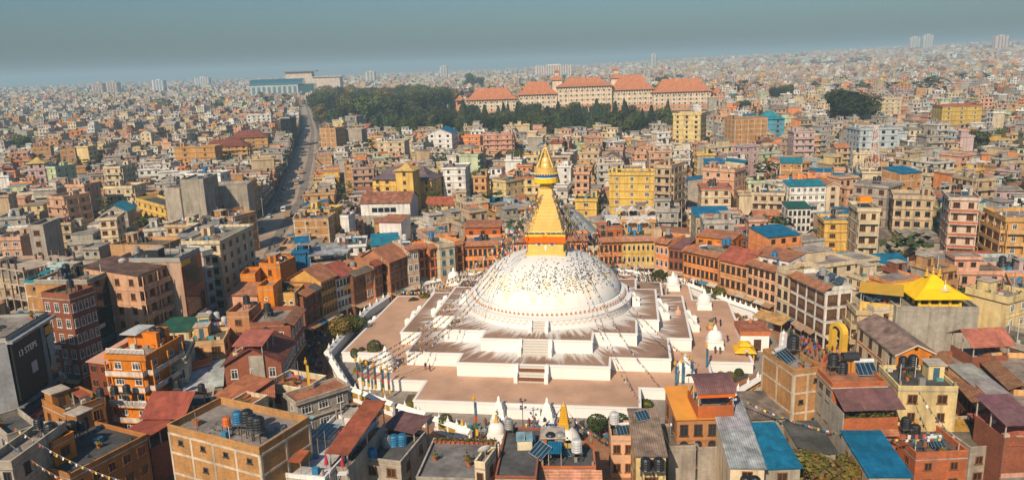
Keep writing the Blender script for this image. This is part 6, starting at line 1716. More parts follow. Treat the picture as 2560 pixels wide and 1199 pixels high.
def blocked(x, y):
    rs = math.hypot(x - SX, y - SY)
    if rs < 72: return True
    if 56 < x < 76 and 124 < y < 176: return True
    if inside((x, y), PARK): return True
    return False


def hides(x, y, w, d, rot, h):
    D = math.hypot(x, y); r = math.hypot(w, d) / 2
    c, s = math.cos(rot), math.sin(rot)
    P = [pix(x + c * a * w / 2 - s * b * d / 2, y + s * a * w / 2 + c * b * d / 2, h) for a in (-1, 1) for b in (-1, 1)]
    x0, x1 = min(p[0] for p in P), max(p[0] for p in P); y0 = min(p[1] for p in P)
    for (a0, b0, a1, b1, dd) in sight:
        if dd < D + 3: continue
        if x1 > a0 + 2 and x0 < a1 - 2:
            if y0 < b1 - (b1 - b0) * .12 and y0 > b0 - 250: return True
    return False


cand = []
# rows along both kerbs of the wide street
for side in (-1, 1):
    s_acc = 0.0
    for (x0, y0), (x1, y1) in zip(ROADC[3:], ROADC[4:]):
        L = math.hypot(x1 - x0, y1 - y0); ux, uy = (x1 - x0) / L, (y1 - y0) / L; nx, ny = uy, -ux
        s = R.uniform(3, 5)
        while s < L - 4:
            w = R.uniform(7, 11.5); d = R.uniform(9, 13)
            off = (8.9 if side < 0 else 8.3) * (1.18 if y0 > 205 else 1) + d / 2
            x, y = x0 + ux * (s + w / 2) + side * nx * off, y0 + uy * (s + w / 2) + side * ny * off
            rot = math.atan2(uy, ux) + (math.pi if side > 0 else 0)
            cand.append((x, y, rot, w, d, R.choice([3, 3, 4, 4, 5]) if side < 0 else R.choice([1, 2, 2, 3]), 'street'))
            s += w + R.uniform(.05, .6)
# quarters of the town, each with its own grain
QS = 66.0
for qi in range(-14, 20):
    for qj in range(-1, 22):
        qx, qy = qi * QS, 60 + qj * QS
        if qy < 0: continue
        rr = random.Random(qi * 131 + qj * 17 + 5)
        rot = rr.uniform(-.5, .5)
        if qx < -60 and qy < 420: rot = road_angle(qx, qy) - math.pi / 2 + rr.uniform(-.12, .12)
        n = 6; g = QS / n
        for a in range(n + 1):
            for b in range(n + 1):
                lx, ly = -QS / 2 + a * g + R.uniform(-1.6, 1.6), -QS / 2 + b * g + R.uniform(-1.6, 1.6)
                x, y = qx + lx * math.cos(rot) - ly * math.sin(rot), qy + lx * math.sin(rot) + ly * math.cos(rot)
                if abs(x - qx) > QS / 2 or abs(y - qy) > QS / 2: continue
                cand.append((x, y, rot + R.choice([0, 0, 0, math.pi / 2, -math.pi / 2]) + R.uniform(-.06, .06), R.uniform(7.5, 11.5), R.uniform(7.5, 12.5), R.choices([1, 2, 3, 4, 5, 6], [2, 4, 6, 5, 2.5, .8])[0], ''))
cand.sort(key=lambda c: (c[6] == '', math.hypot(c[0], c[1])))
placed = []; GAPS = []
for (x, y, rot, w, d, n, kind) in cand:
    D = math.hypot(x, y)
    if D < 78 or D > 1120: continue
    px, py = pix(x, y, 6)
    if not (-160 < px < 2720) or py > 1330: continue
    if blocked(x, y) or (kind == '' and road_dist(x, y) < 15.5 + max(w, d) / 2 * .6): continue
    if kind == '' and D > 215 and R.random() < .075:
        if not hits(x, y, 5, 5, 0): GAPS.append((x, y)); add_box(x, y, 6.5, 6.5, 0)
        continue
    for f in (1.0, .8, .62):
        if not hits(x, y, w * f, d * f, rot, .15): break
    else: continue
    w *= f; d *= f
    if D < 230: n = min(n, 4)
    if D < 170: n = min(n, 3)
    h = n * R.uniform(2.9, 3.2)
    k = 0
    while n > 1 and hides(x, y, w, d, rot, h + 1): n -= 1; h = n * 3.0
    if hides(x, y, w, d, rot, h + .5):
        h = 2.8; n = 1
        if hides(x, y, w, d, rot, h) and D < 200 and R.random() < .4: continue
    add_box(x, y, w, d, rot)
    placed.append((x, y, rot, w, d, n, h, kind))
print('fill houses', len(placed), 'hand', len(HAND))

# ------------------------------------------------ which of them are things of their own, with a label each
anchors = []
for hh in HOUSES:
    lab = hh[6]
    for cut in (' with ', ' under ', ' left of ', ' right of ', ' beside ', ' behind ', ' above ', ' below ', ' between ', ' at ', ' on ', ' whose ', ' over ', ' topped ', ' near ', ' for ', ' in front', ' among ', ' where ', ' before ', ' next ', ' joined ', ' touching ', ' adjoining ', ' of ', ' lined ', ' rising ', ' carrying ', ' squeezed '):
        lab = lab.split(cut)[0]
    anchors.append([lab, hh])
cnt = {}
for a in anchors: cnt[a[0]] = cnt.get(a[0], 0) + 1
anchors = [a for a in anchors if cnt[a[0]] == 1 and 2 < len(a[0].split()) <= 6 and a[1][9] != 'open']
used_labels = set(h[6] for h in HOUSES)


def place_label(desc, feat, x, y, z):
    px, py = pix(x, y, z)
    D = math.hypot(x, y)
    near = sorted(anchors, key=lambda a: (pix(a[1][0], a[1][1], a[1][4])[0] - px) ** 2 + ((pix(a[1][0], a[1][1], a[1][4])[1] - py) * 1.6) ** 2)[:14]
    for ft in ('', feat):
        for lab, hh in near:
            ax, ay = pix(hh[0], hh[1], hh[4]); aD = math.hypot(hh[0], hh[1])
            dx, dy = px - ax, py - ay
            if abs(dx) > 1.2 * abs(dy): rel = 'left of' if dx < 0 else 'right of'
            else: rel = 'behind' if D > aD else 'in front of'
            if abs(dx) + abs(dy) > 90: rel = {'left of': 'some way left of', 'right of': 'some way right of', 'behind': 'further back than', 'in front of': 'further forward than'}[rel]
            L = f'{desc} {ft} {rel} the {lab}'.replace('  ', ' ')
            if len(L.split()) <= 16 and L not in used_labels:
                used_labels.add(L); return L
    for lab, hh in near:
        for word in ('second', 'third', 'fourth', 'fifth', 'sixth'):
            L = f'{desc}, {word} of its kind near the {lab}'
            if L not in used_labels and len(L.split()) <= 16: used_labels.add(L); return L
    L = f'{desc} {feat} in the crowded old town'; used_labels.add(L); return L


NUM = {1: 'single storey', 2: 'two storey', 3: 'three storey', 4: 'four storey', 5: 'five storey', 6: 'six storey', 7: 'seven storey'}
order = sorted(range(len(placed)), key=lambda i: -(placed[i][3] * (placed[i][6] + 5)) / max(60, math.hypot(placed[i][0], placed[i][1])) ** 2 * (1 if -20 < pix(placed[i][0], placed[i][1], placed[i][6])[0] < 2580 and pix(placed[i][0], placed[i][1], placed[i][6])[1] < 1210 else 0))
N_OWN = 300 - len([h for h in HOUSES if h[9] != 'open'])
own = set(order[:N_OWN])
stuff = [MB() for _ in range(3)]
for i, (x, y, rot, w, d, n, h, kind) in enumerate(placed):
    cname, wall, _ = pick()
    D = math.hypot(x, y)
    if D < 240 and x > -60 and math.hypot(x - SX, y - SY) < 110 and R.random() < .45: cname, wall = R.choice([('brick', 'OB'), ('salmon', 'SA'), ('orange', 'OS'), ('dark brick', 'DB'), ('tan', 'TAN'), ('cream', 'CR')])
    if x < -60 and D < 260 and R.random() < .3: cname, wall = R.choice([('grey concrete', 'CO'), ('dusky pink', 'PK2')])
    style = 'bf' if wall == 'BT' else 'conc'
    roofk, roofc = 'flat', R.choices(['grey', 'moss', 'dark', 'terracotta', 'grey'], [5, 2, 1, 1, 2])[0]
    feat = 'with flat roof'
    if n <= 2 and R.random() < (.45 if D > 240 else .6) or R.random() < .07:
        roofc = R.choice(['blue', 'teal', 'blue', 'green']) if 55 < x < 150 and 195 < y < 340 and R.random() < .5 else R.choices(['terracotta', 'gmetal', 'rustgrey', 'blue', 'redmetal', 'greybrown', 'salmonred', 'teal'], [4, 3, 3, 1.2, 3, 3, 1.5, .8])[0]; roofk = R.choice(['shed', 'gable', 'shed']); style = 'plain' if n == 1 else style
        feat = 'with %s roof' % {'terracotta': 'terracotta', 'gmetal': 'grey metal', 'rustgrey': 'rusty sheet', 'blue': 'bright blue', 'redmetal': 'red metal', 'greybrown': 'brown sheet', 'salmonred': 'salmon red', 'teal': 'teal', 'green': 'green'}[roofc]
    o = dict(nx=max(2, int(w / 2.9)))
    if kind == 'street': o['signs'] = 1
    if style == 'conc' and R.random() < .4: o['balc'] = 1; feat = 'with balconies' if roofk == 'flat' else feat
    if 55 < x < 150 and 195 < y < 340 and n > 1 and R.random() < .25: roofk, roofc = 'shed', R.choice(['blue', 'teal', 'blue']); feat = 'with blue sheet roof'
    if R.random() < .35 and style == 'conc': o['side'] = R.choice(['CO', 'OB', 'CO', 'CR'])
    if n <= 1: o['nx'] = 2
    if i in own:
        H = House(x, y, rot, w, d, det=2 if D < 215 else 1)
        top = roofk == 'flat' and style == 'conc' and n > 2 and w > 6 and d > 6 and R.random() < .55; h2 = h - (3.0 if top else 0)
        build_house(H, h2, style, wall, roofk, roofc, o)
        if top: upper_storey(H, h2, wall, 2.85); feat = 'with set back top storey'; h = h2
        elif roofk == 'flat': roof_extras(H, h, wall)
        lab = place_label(f'{cname} {NUM[n]} house', feat, x, y, h)
        H.finish(lab)
        HOUSES.append((x, y, w, d, h, rot, lab, H, roofk, style))
    else:
        z0 = terrain(x, y)
        H = House(x, y, rot, w, d, z0, det=0, shared=stuff[0 if D < 500 else 1])
        top = roofk == 'flat' and style == 'conc' and n > 1 and R.random() < .55
        if top: h -= 3.0
        build_house(H, h, style, wall, roofk, roofc, o, rich=False)
        if top: upper_storey(H, h, wall, 2.85)
        elif roofk == 'flat':
            roof_extras(H, h, wall, .9)
            for q in range(R.choice([0, 1, 1, 2])):
                tx, ty = R.uniform(-w * .4, w * .4), R.uniform(-d * .4, d * .4); H.mb('x').lathe([(.6, h + .7), (.62, h + 1.9), (.3, h + 2.15)], 6, 'plastic', (.015, .017, .02), (tx, ty))
for k, m in enumerate(stuff[:2]):
    m.T = None
    o = m.build('town_houses'); o['kind'] = 'stuff'; tag(o, ('crowded smaller houses filling the middle of the town', 'dense far rows of town houses below the skyline')[k], 'houses')

# far town: simple blocks out to the hills
far = MB(); far2 = MB()
FC = [WALLS[p[1]][1] for p in PALETTE for _ in range(int(p[2] * 2))]
n3 = 0
for D0, D1, N, lod in ((1080, 1900, 5200, 1), (1900, 3400, 7500, 0), (3400, 7500, 10500, 0)):
    for k in range(N):
        D = math.sqrt(R.uniform(D0 ** 2, D1 ** 2)); a = R.uniform(-.66, .66)
        x, y = D * math.sin(a), D * math.cos(a)
        if inside((x, y), PARK) or road_dist(x, y) < 16: continue
        if D < 2100 and hits(x, y, 14, 14, 0, 0): continue
        gn = math.sin(x * .0049 + 1.3) + math.sin(y * .0037 + x * .0021) + math.sin(x * .011 - y * .008) * .6
        if gn > 1.35: continue
        z = terrain(x, y) - .3
        sc = 1.0 if D < 1900 else (1.25 if D < 3400 else 1.9)
        w, d, h = R.uniform(8, 14) * sc, R.uniform(8, 13) * sc, R.choice([6, 9, 9, 12, 12, 15, 18]) * (1 if D < 3400 else 1.15)
        c = jit(R.choice(FC), .1); mb = far if lod else far2
        mb.T = (x, y, z, math.cos(a * .4 + (R.random() - .5)), math.sin(a * .4 + (R.random() - .5)) * 0 + math.sin(-a * .3))
        rt = R.uniform(-.6, .6); mb.T = (x, y, z, math.cos(rt), math.sin(rt))
        rc = R.choice([(.36, .31, .27), (.40, .36, .32), (.3, .22, .17), (.42, .2, .12), (.3, .33, .35), (.05, .2, .3)] if R.random() < .9 else [(.6, .58, .55)])
        mb.box(-w / 2, w / 2, -d / 2, d / 2, 0, h, 'plaster', c, top=('roofslab', rc), skip='ub')
        if R.random() < .6: mb.box(-w * .1, w * .3, -d * .1, d * .3, h, h + 2.6, 'plaster', jit(c, .1), skip='ub')
        if lod or D < 2600:
            nf = int(h / 3)
            for q in range(nf):
                zz = q * 3 + 1
                if lod:
                    for u in (-.3, 0, .3): mb.poly([(u * w - w * .09, -d / 2 - .08, zz), (u * w + w * .09, -d / 2 - .08, zz), (u * w + w * .09, -d / 2 - .08, zz + 1.4), (u * w - w * .09, -d / 2 - .08, zz + 1.4)], 'glass', (.04, .04, .045))
                else: mb.poly([(-w * .36, -d / 2 - .08, zz), (w * .36, -d / 2 - .08, zz), (w * .36, -d / 2 - .08, zz + 1.0), (-w * .36, -d / 2 - .08, zz + 1.0)], 'glass', tuple(q_ * .45 for q_ in c))
        n3 += 1
for m, lab in ((far, 'hazy belt of small houses beyond the hotel'), (far2, 'pale haze dimmed city stretching to the horizon')):
    m.T = None; o = m.build('distant_houses'); o['kind'] = 'stuff'; tag(o, lab, 'houses')
print('far', n3)

# ------------------------------------------------------------------ trees


def crown_mesh(kind, seed, n):
    rr = random.Random(seed); m = MB()
    lobes = []
    if kind == 5:      # conifer
        for i in range(9): z = .18 + .8 * i / 8; lobes.append((0, 0, z, .30 * (1.08 - z) + .03, .10))
    elif kind == 3:
        for i in range(7): z = .2 + .72 * i / 6; lobes.append((rr.uniform(-.04, .04), rr.uniform(-.04, .04), z, .36 * (1.12 - z) + .05, .14))
    elif kind == 4:
        lobes = [(0, 0, .62, .34, .34)]
    else:
        k = 13 if kind == 0 else 10
        for i in range(k):
            a = rr.uniform(0, 6.28); q = rr.uniform(.05, .30); z = rr.uniform(.38, .82)
            r = rr.uniform(.12, .22) * (1.15 - .5 * abs(z - .6))
            lobes.append((q * math.cos(a), q * math.sin(a), z, r, r * .85))
        lobes.append((0, 0, .66, .24, .26))
    base = {0: (.045, .062, .022), 1: (.065, .08, .025), 2: (.12, .115, .028), 3: (.10, .10, .028), 4: (.04, .062, .02), 5: (.035, .055, .025)}[kind]
    for i in range(n):
        x, y, z, r, rz = lobes[rr.randrange(len(lobes))]
        while True:
            u, v, w = rr.gauss(0, 1), rr.gauss(0, 1), rr.gauss(0, 1); l = math.sqrt(u * u + v * v + w * w)
            if l > .01: break
        k = rr.uniform(.62, 1.05) if kind != 4 else rr.uniform(.9, 1.03)
        px, py, pz = x + u / l * r * k, y + v / l * r * k, z + w / l * rz * k
        s = rr.uniform(.018, .042) * (1.0 if kind != 4 else .9)
        nrm = Vector((u / l + rr.uniform(-.7, .7), v / l + rr.uniform(-.7, .7), w / l + rr.uniform(-.3, .9))).normalized()
        t = nrm.cross(Vector((rr.uniform(-1, 1), rr.uniform(-1, 1), rr.uniform(-1, 1)))).normalized(); b = nrm.cross(t)
        P = Vector((px, py, pz)); c = tuple(q * rr.uniform(.7, 1.4) for q in base)
        m.poly([tuple(P - t * s), tuple(P + b * s * .8 + nrm * s * .2), tuple(P + t * s), tuple(P - b * s * .8 - nrm * s * .2)], 'leaf', c)
    return m.mesh('crown')


def trunk_mesh(kind, seed):
    rr = random.Random(seed); m = MB()
    top = .5 if kind not in (5, 3) else .9
    m.tube([(0, 0, 0), (.01, 0, top * .5), (rr.uniform(-.02, .02), 0, top)], .028, 6, 'bark', (.09, .065, .045), .012)
    if kind in (0, 1, 2):
        for i in range(6):
            a = i * 1.05 + rr.uniform(-.3, .3); z = rr.uniform(.28, .45)
            m.tube([(0, 0, z), (.12 * math.cos(a), .12 * math.sin(a), z + .13), (.22 * math.cos(a), .22 * math.sin(a), z + .24)], .014, 4, 'bark', (.08, .06, .04), .005)
    return m.mesh('trunk')


TM = {}
for kind in range(6):
    TM[kind] = [(crown_mesh(kind, kind * 10 + j, 3000 if kind in (0, 2) else (2200 if kind != 4 else 1600)), trunk_mesh(kind, kind * 10 + j)) for j in range(3 if kind in (0, 1, 5) else 1)]


def plant_tree(x, y, z, h, k, kind, label, group=None, name='tree', cat='tree'):
    cm, tm = R.choice(TM[kind])
    t = thing(name, label, cat, (x, y, z), R.uniform(0, 6.28), group)
    c = link('crown', cm, t); c.scale = (h * k, h * k, h)
    v = R.uniform(.55, 1.45); c.color = (v * R.uniform(.85, 1.3), v, v * R.uniform(.8, 1.1), 1)
    b = link('trunk', tm, t); b.scale = (h * k * .8, h * k * .8, h)
    return t


for (x, y, h, k, kind, lab, grp) in TREES:
    zz = terrain(x, y)
    plant_tree(x, y, zz, h, k, kind, lab, grp)
# scattered trees of the far town, too many and too faint to count
m = MB()
for i in range(len(GAPS) + 3400):
    D = math.sqrt(R.uniform(300 ** 2, 5200 ** 2)) if R.random() < .65 else R.uniform(300, 1500); a = R.uniform(-.66, .66)
    x, y = D * math.sin(a), D * math.cos(a)
    if i < len(GAPS): x, y = GAPS[i][0] + R.uniform(-1, 1), GAPS[i][1] + R.uniform(-1, 1); D = math.hypot(x, y)
    gn = math.sin(x * .0049 + 1.3) + math.sin(y * .0037 + x * .0021) + math.sin(x * .011 - y * .008) * .6
    if inside((x, y), PARK) or road_dist(x, y) < 12: continue
    if i >= len(GAPS) and D < 1100 and hits(x, y, 3, 3, 0): continue
    if D > 1100 and gn < .8 and R.random() < .75: continue
    z = terrain(x, y); s = (R.uniform(4, 8) if i >= len(GAPS) else R.uniform(5.5, 9.5)) * (1 if D < 1100 else 2.1); hh = s * R.uniform(1.1, 1.7)
    nq = (110 if i < len(GAPS) else 60) if D < 800 else (26 if D < 2000 else 12)
    for q in range(nq):
        u, v, w = R.gauss(0, .4), R.gauss(0, .4), R.uniform(.25, 1); b = s * R.uniform(.10, .2) * (.85 if nq == 110 else 1 if nq == 60 else 1.7)
        p = (x + u * s * .8, y + v * s * .8, z + w * hh); t = R.uniform(0, 6.28); dx, dy = math.cos(t) * b, math.sin(t) * b; e = R.uniform(-.4, .8) * b
        m.poly([(p[0] - dx, p[1] - dy, p[2]), (p[0] + dy, p[1] - dx, p[2] + e), (p[0] + dx, p[1] + dy, p[2] + b * .3), (p[0] - dy, p[1] + dx, p[2] - e)], 'leaf', (.05 * R.uniform(.7, 1.4), .065 * R.uniform(.8, 1.3), .024))
o = m.build('distant_trees'); o['kind'] = 'stuff'; tag(o, 'scattered dark trees between the houses of the far town', 'trees')
# undergrowth of the wood and the wooded belt
m = MB()
for pg, n, x0, x1, y0, y1 in ((FOREST, 900, -350, -60, 750, 1420), (BELT, 700, -140, 155, 568, 880)):
    for i in range(n):
        x, y = R.uniform(x0, x1), R.uniform(y0, y1)
        if inside((x, y), pg):
            for q in range(14):
                s = R.uniform(1.0, 2.4); p = (x + R.gauss(0, 3), y + R.gauss(0, 3), R.uniform(.5, 7)); t = R.uniform(0, 6.28); dx, dy = math.cos(t) * s, math.sin(t) * s
                m.poly([(p[0] - dx, p[1] - dy, p[2]), (p[0] + dy * .6, p[1] - dx * .6, p[2] + s * .7), (p[0] + dx, p[1] + dy, p[2] + s * .2), (p[0] - dy * .6, p[1] + dx * .6, p[2] - s * .5)], 'leaf', (.04 * R.uniform(.7, 1.5), .055 * R.uniform(.8, 1.3), .02))
o = m.build('undergrowth'); o['kind'] = 'stuff'; tag(o, 'dark undergrowth between the trees of the wood', 'undergrowth')


# ------------------------------------------------------------------ garden beds round the terrace
def shrub_mesh(seed, n, col, ball):
    rr = random.Random(seed); m = MB()
    for i in range(n):
        a, e = rr.uniform(0, 6.28), math.asin(rr.uniform(-.3, 1)); k = rr.uniform(.92, 1.02) if ball else rr.uniform(.5, 1.1)
        P = Vector((math.cos(a) * math.cos(e) * k, math.sin(a) * math.cos(e) * k, math.sin(e) * k + .3)); s = rr.uniform(.12, .22)
        nn = (P + Vector((rr.uniform(-.5, .5), rr.uniform(-.5, .5), rr.uniform(-.2, .6)))).normalized(); t = nn.cross(Vector((rr.uniform(-1, 1), rr.uniform(-1, 1), .3))).normalized(); b = nn.cross(t)
        m.poly([tuple(P - t * s), tuple(P + b * s), tuple(P + t * s), tuple(P - b * s)], 'leaf', tuple(c * rr.uniform(.7, 1.35) for c in col))
    return m.mesh('shrub')


SHR = [shrub_mesh(1, 420, (.055, .07, .02), False), shrub_mesh(2, 420, (.14, .13, .02), True), shrub_mesh(3, 420, (.05, .068, .022), True), shrub_mesh(4, 380, (.22, .17, .015), False), shrub_mesh(5, 380, (.05, .04, .03), False)]


def shrub(x, y, z, r, k, label, group): o = link('shrub', SHR[k], None, (x, y, z), R.uniform(0, 6)); o.scale = (r, r, r * .95); tag(o, label, 'shrub', group); return o


for (x0, y0, x1, y1, n, place) in ((-20, 127.5, -14.5, 132.5, 13, 'front left corner bed of the terrace'), (20.2, 120.5, 24, 126, 9, 'front right corner bed beside the orange roofed house'), (-33, 145, -29, 151, 8, 'left corner bed by the prayer wall'), (-26, 186, -20, 192, 6, 'far left bed below the terrace')):
    for i in range(n):
        k = R.choice([0, 1, 2, 3, 4, 0])
        shrub(R.uniform(x0, x1), R.uniform(y0, y1), .1, R.uniform(.6, 1.15), k, '%s in the %s' % (('loose green shrub', 'olive clipped shrub', 'dark clipped shrub', 'yellow flowering shrub', 'purple brown shrub')[k], place), 'shrubs in the %s' % place)
for (x, y, r, k, lab) in ((37.2, 138.2, .95, 2, 'dark clipped ball shrub behind the yellow one, right bed'), (36.6, 136.6, 1.15, 2, 'large dark clipped shrub left in the right bed'), (38.6, 134.6, .95, 1, 'low golden ball shrub at the front of the right bed'), (41.0, 136.2, 1.0, 1, 'golden ball shrub in the middle of the right bed'), (40.4, 134.6, .9, 2, 'dark ball shrub at the front right of the right bed'), (43.2, 137.8, .9, 2, 'rightmost dark ball shrub of the right bed'), (39.5, 137, .8, 3, 'spiky yellow green plant in the middle of the right bed')):
    shrub(x, y, .1, r, k, lab, 'shrubs in the right bed')
sheet('garden_soil', [(35, 132.5), (43, 132.2), (45.5, 139), (36, 139.4)], .03, 'paving', (.10, .075, .05))
sheet('garden_soil', [(-21, 127), (-14, 126.5), (-13.5, 133), (-20.6, 133.6)], .03, 'paving', (.10, .075, .05))
t = thing('planter', 'long terracotta brick planter beside the right prayer wall', 'planter', (42.6, 132.6, 0), .62)
m = MB(); m.box(-4, 4, -.5, .5, 0, .9, 'brick', (.42, .17, .08)); m.build('box', t)
t = thing('flower_bed', 'orange marigold bed enclosed by a white kerb on the right', 'flower bed', (51.5, 170, 0), -.9)
m = MB(); m.box(-3.6, 3.6, -1.8, 1.8, 0, .5, 'whitewash', (1, 1, 1)); m.build('kerb', t)
m = MB(); [leaf_tuft(m, R.uniform(-3.2, 3.2), R.uniform(-1.5, 1.5), .5, .45, 8, R.choice([(.42, .12, .02), (.3, .1, .02), (.16, .08, .02)])) for i in range(70)]; o = m.build('flowers', t); o['kind'] = 'stuff'

# ------------------------------------------------------------------ rooftop things: tanks, solar panels, dishes
tb = MB(); tb.lathe([(.60, 0), (.62, .1), (.58, .16), (.62, .3), (.58, .42), (.62, .55), (.58, .68), (.62, .82), (.58, .95), (.62, 1.1), (.60, 1.2), (.42, 1.38)], 12, 'plastic', (1, 1, 1))


def tank_meshes(col):
    b = MB(); b.lathe([(.60, 0), (.63, .1), (.58, .18), (.63, .34), (.58, .48), (.63, .62), (.58, .78), (.63, .94), (.58, 1.06), (.60, 1.2), (.42, 1.40)], 12, 'plastic', col)
    l = MB(); l.lathe([(.26, 1.40), (.27, 1.47), (.22, 1.50)], 10, 'plastic', tuple(c * .8 for c in col)); return b.mesh('barrel'), l.mesh('lid')


TANK = {'black': tank_meshes((.016, .018, .022)), 'blue': tank_meshes((.02, .15, .30)), 'grey': tank_meshes((.26, .26, .25)), 'orange': tank_meshes((.62, .14, .02)), 'steel': tank_meshes((.5, .5, .5))}
sm_ = MB()
for sx in (-.5, .5):
    for sy in (-.5, .5): sm_.box(sx - .04, sx + .04, sy - .04, sy + .04, 0, 1.0, 'paint', (.07, .06, .055), skip='tu')
sm_.box(-.62, .62, -.62, .62, 1.0, 1.06, 'paint', (.12, .11, .10))
for sy in (-.5, .5): sm_.tube([(-.5, sy, .1), (.5, sy, .9)], .02, 4, 'paint', (.07, .06, .055))
STAND = sm_.mesh('stand')
TANK_N = [0]


def water_tank(x, y, z, rz, col, label, group=None, stand=True, s=1.0):
    t = thing('water_tank', label, 'water tank', (x, y, z), rz, group); t.scale = (s, s, s); dz = 1.06 if stand else 0
    b, l = TANK[col]; link('barrel', b, t, (0, 0, dz)); link('lid', l, t, (0, 0, dz))
    if stand: link('stand', STAND, t)
    TANK_N[0] += 1
    return t


pmm = MB(); pmm.box(-1, 1, 0, 1.7, 0, .06, 'glass', (.015, .045, .075)); pm2 = MB()
for i in range(5): pm2.box(-1 + i * .5 - .018, -1 + i * .5 + .018, 0, 1.7, .061, .075, 'paint', (.30, .33, .36))
for y in (0, 1.64): pm2.box(-1.03, 1.03, y, y + .05, .076, .09, 'paint', (.34, .36, .38))
PANEL, PFRAME = pmm.mesh('panel'), pm2.mesh('panel_frame')
lg = MB()
for sx in (-.9, .9): lg.box(sx - .03, sx + .03, 1.25, 1.31, 0, .88, 'paint', (.3, .3, .3), skip='tu')
LEGS = lg.mesh('leg')
ht = MB(); ht.tube([(-1.1, 1.5, 1.2), (1.1, 1.5, 1.2)], .24, 10, 'plastic', (.62, .62, .6)); HTANK = ht.mesh('heater_tank')


def solar(x, y, z, rz, label, group=None, heater=False, s=1.0):
    t = thing('solar_water_heater' if heater else 'solar_array', label, 'solar heater' if heater else 'solar panel', (x, y, z), rz, group); t.scale = (s, s, s)
    p = link('panel', PANEL, t, (0, 0, .12)); p.rotation_euler = (rad(34), 0, 0); f = link('frame', PFRAME, t, (0, 0, .12)); f.rotation_euler = (rad(34), 0, 0)
    link('leg', LEGS, t)
    if heater: link('tank', HTANK, t)
    return t


def on(hh, u, v, dz=0.0):
    x, y, w, d, h, rot = hh[:6]; c, s = math.cos(rot), math.sin(rot); lx, ly = u * w / 2, v * d / 2
    return (x + c * lx - s * ly, y + s * lx + c * ly, h + dz)


def trim(lab, n):
    """the label cut to n words at the end of a phrase"""
    w = lab.replace('some way ', '').replace('further back than', 'behind').replace('further forward than', 'in front of').split()
    if len(w) > n:
        w = w[:n]
        while w[-1] in ('the', 'with', 'of', 'and', 'left', 'right', 'in', 'a', 'on', 'its', 'behind', 'small', 'long', 'beside', 'by', 'per'): w.pop()
    return 'the ' + ' '.join(w)


# hand-placed rooftop things
ub = house_named('unfinished orange brick')
for i, (u, v, col, s, lab) in enumerate([(-.05, -.35, 'orange', .85, 'orange water tank on the unfinished orange brick building'), (.12, -.2, 'blue', 1.15, 'blue water tank between orange and black tanks on the brick building'), (.30, -.15, 'black', 1.3, 'tallest black tank next to the blue one on the brick building'), (.50, -.30, 'black', 1.25, 'black tank in the middle of the three black ones, brick building'), (.66, -.36, 'black', 1.3, 'rightmost black tank on the unfinished orange brick building')]):
    water_tank(*on(ub, u, v), ub[5], col, lab, 'tanks on the unfinished brick building', s=s)
wt = house_named('white roof terrace')
bt = house_named('unfinished brick tower'); solar(*on(bt, -.1, -.1), bt[5] + .5, 'bright blue solar heater on the unfinished brick tower', None, True, 1.5); water_tank(*on(bt, .55, .4), 0, 'black', 'black tank on a steel frame above the unfinished brick tower', s=1.5)
rb = house_named('grey concrete flank'); solar(*on(rb, .75, -.15), rb[5], 'white framed solar heater on the red brick house', None, True, 1.4)
t = thing('water_tank', 'black tank lying on orange brick piers on the red brick house', 'water tank', on(rb, .25, .45), rb[5]); m = MB(); m.tube([(-1.2, 0, 2.3), (1.2, 0, 2.3)], .72, 12, 'plastic', (.03, .03, .032)); m.build('barrel', t)
for x in (-1.2, -.4, .4, 1.2): m = MB(); m.box(x - .28, x + .28, -.5, .5, 0, 1.6, 'plaster', (.66, .26, .03)); m.build('pier', t)
gh = house_named('beige monastery gatehouse')
for i, (u, v) in enumerate([(-.5, -.3), (0, -.3), (.5, -.3), (.2, .3)]): solar(*on(gh, u, v), gh[5] + .3, 'blue solar panel on the gatehouse roof, number %s from the plaza side' % ('one', 'two', 'three', 'four')[i], 'solar panels on the monastery gatehouse', s=1.35)
an = house_named('cream annex')
for i, (u, v) in enumerate([(-.4, -.4), (.3, -.3), (-.3, .3), (.4, .4)]): solar(*on(an, u, v, .9), an[5] + .6, 'blue solar panel on the cream annex, %s' % ('front left', 'front right', 'back left', 'back right')[i], 'solar panels on the cream annex', s=1.3)
wc_ = house_named('white corner house')
for i in range(3): solar(*on(wc_, -.4 + i * .45, .45, .3), wc_[5], 'dark solar panel on the white corner house, %s' % ('left', 'middle', 'right')[i], 'solar panels on the white corner house', s=1.2)
nr = house_named('weathered grey brown corrugated'); solar(*on(nr, .0, .4, 1.0), nr[5] + .4, 'small solar panel propped on the grey brown corrugated roof')
for i, u in enumerate((-.4, .45)): water_tank(*on((nr[0], nr[1], nr[2], nr[3], 5.2, nr[5]), u, -1.18), 0, 'black', 'black tank before the narrow corrugated roofed house, %s one' % ('left', 'right')[i], 'tanks before the corrugated roofed houses', True, 1.2)
gs = house_named('patched grey blue')
for i, u in enumerate((-.2, .35)): water_tank(*on((gs[0], gs[1], gs[2], gs[3], 5.0, gs[5]), u, -1.15), 0, 'black', 'black tank before the patched grey blue shed, %s one' % ('left', 'right')[i], 'tanks before the corrugated roofed houses', True, 1.15)
dt = house_named('dark roof terrace with skylight')
water_tank(*on(dt, .55, .3), 0, 'blue', 'blue drum with white lid beside the skylight box', stand=False, s=1.0); solar(*on(dt, .8, -.2), dt[5] - .9, 'large tilted solar panel on the dark roof terrace', None, False, 1.35)
m = MB(); x, y, z = on(dt, .2, .25); m.T = (x, y, z, 1, 0); m.box(-1, 1, -.9, .9, 0, 1.3, 'plaster', (.72, .62, .42), skip='u'); m.T = None
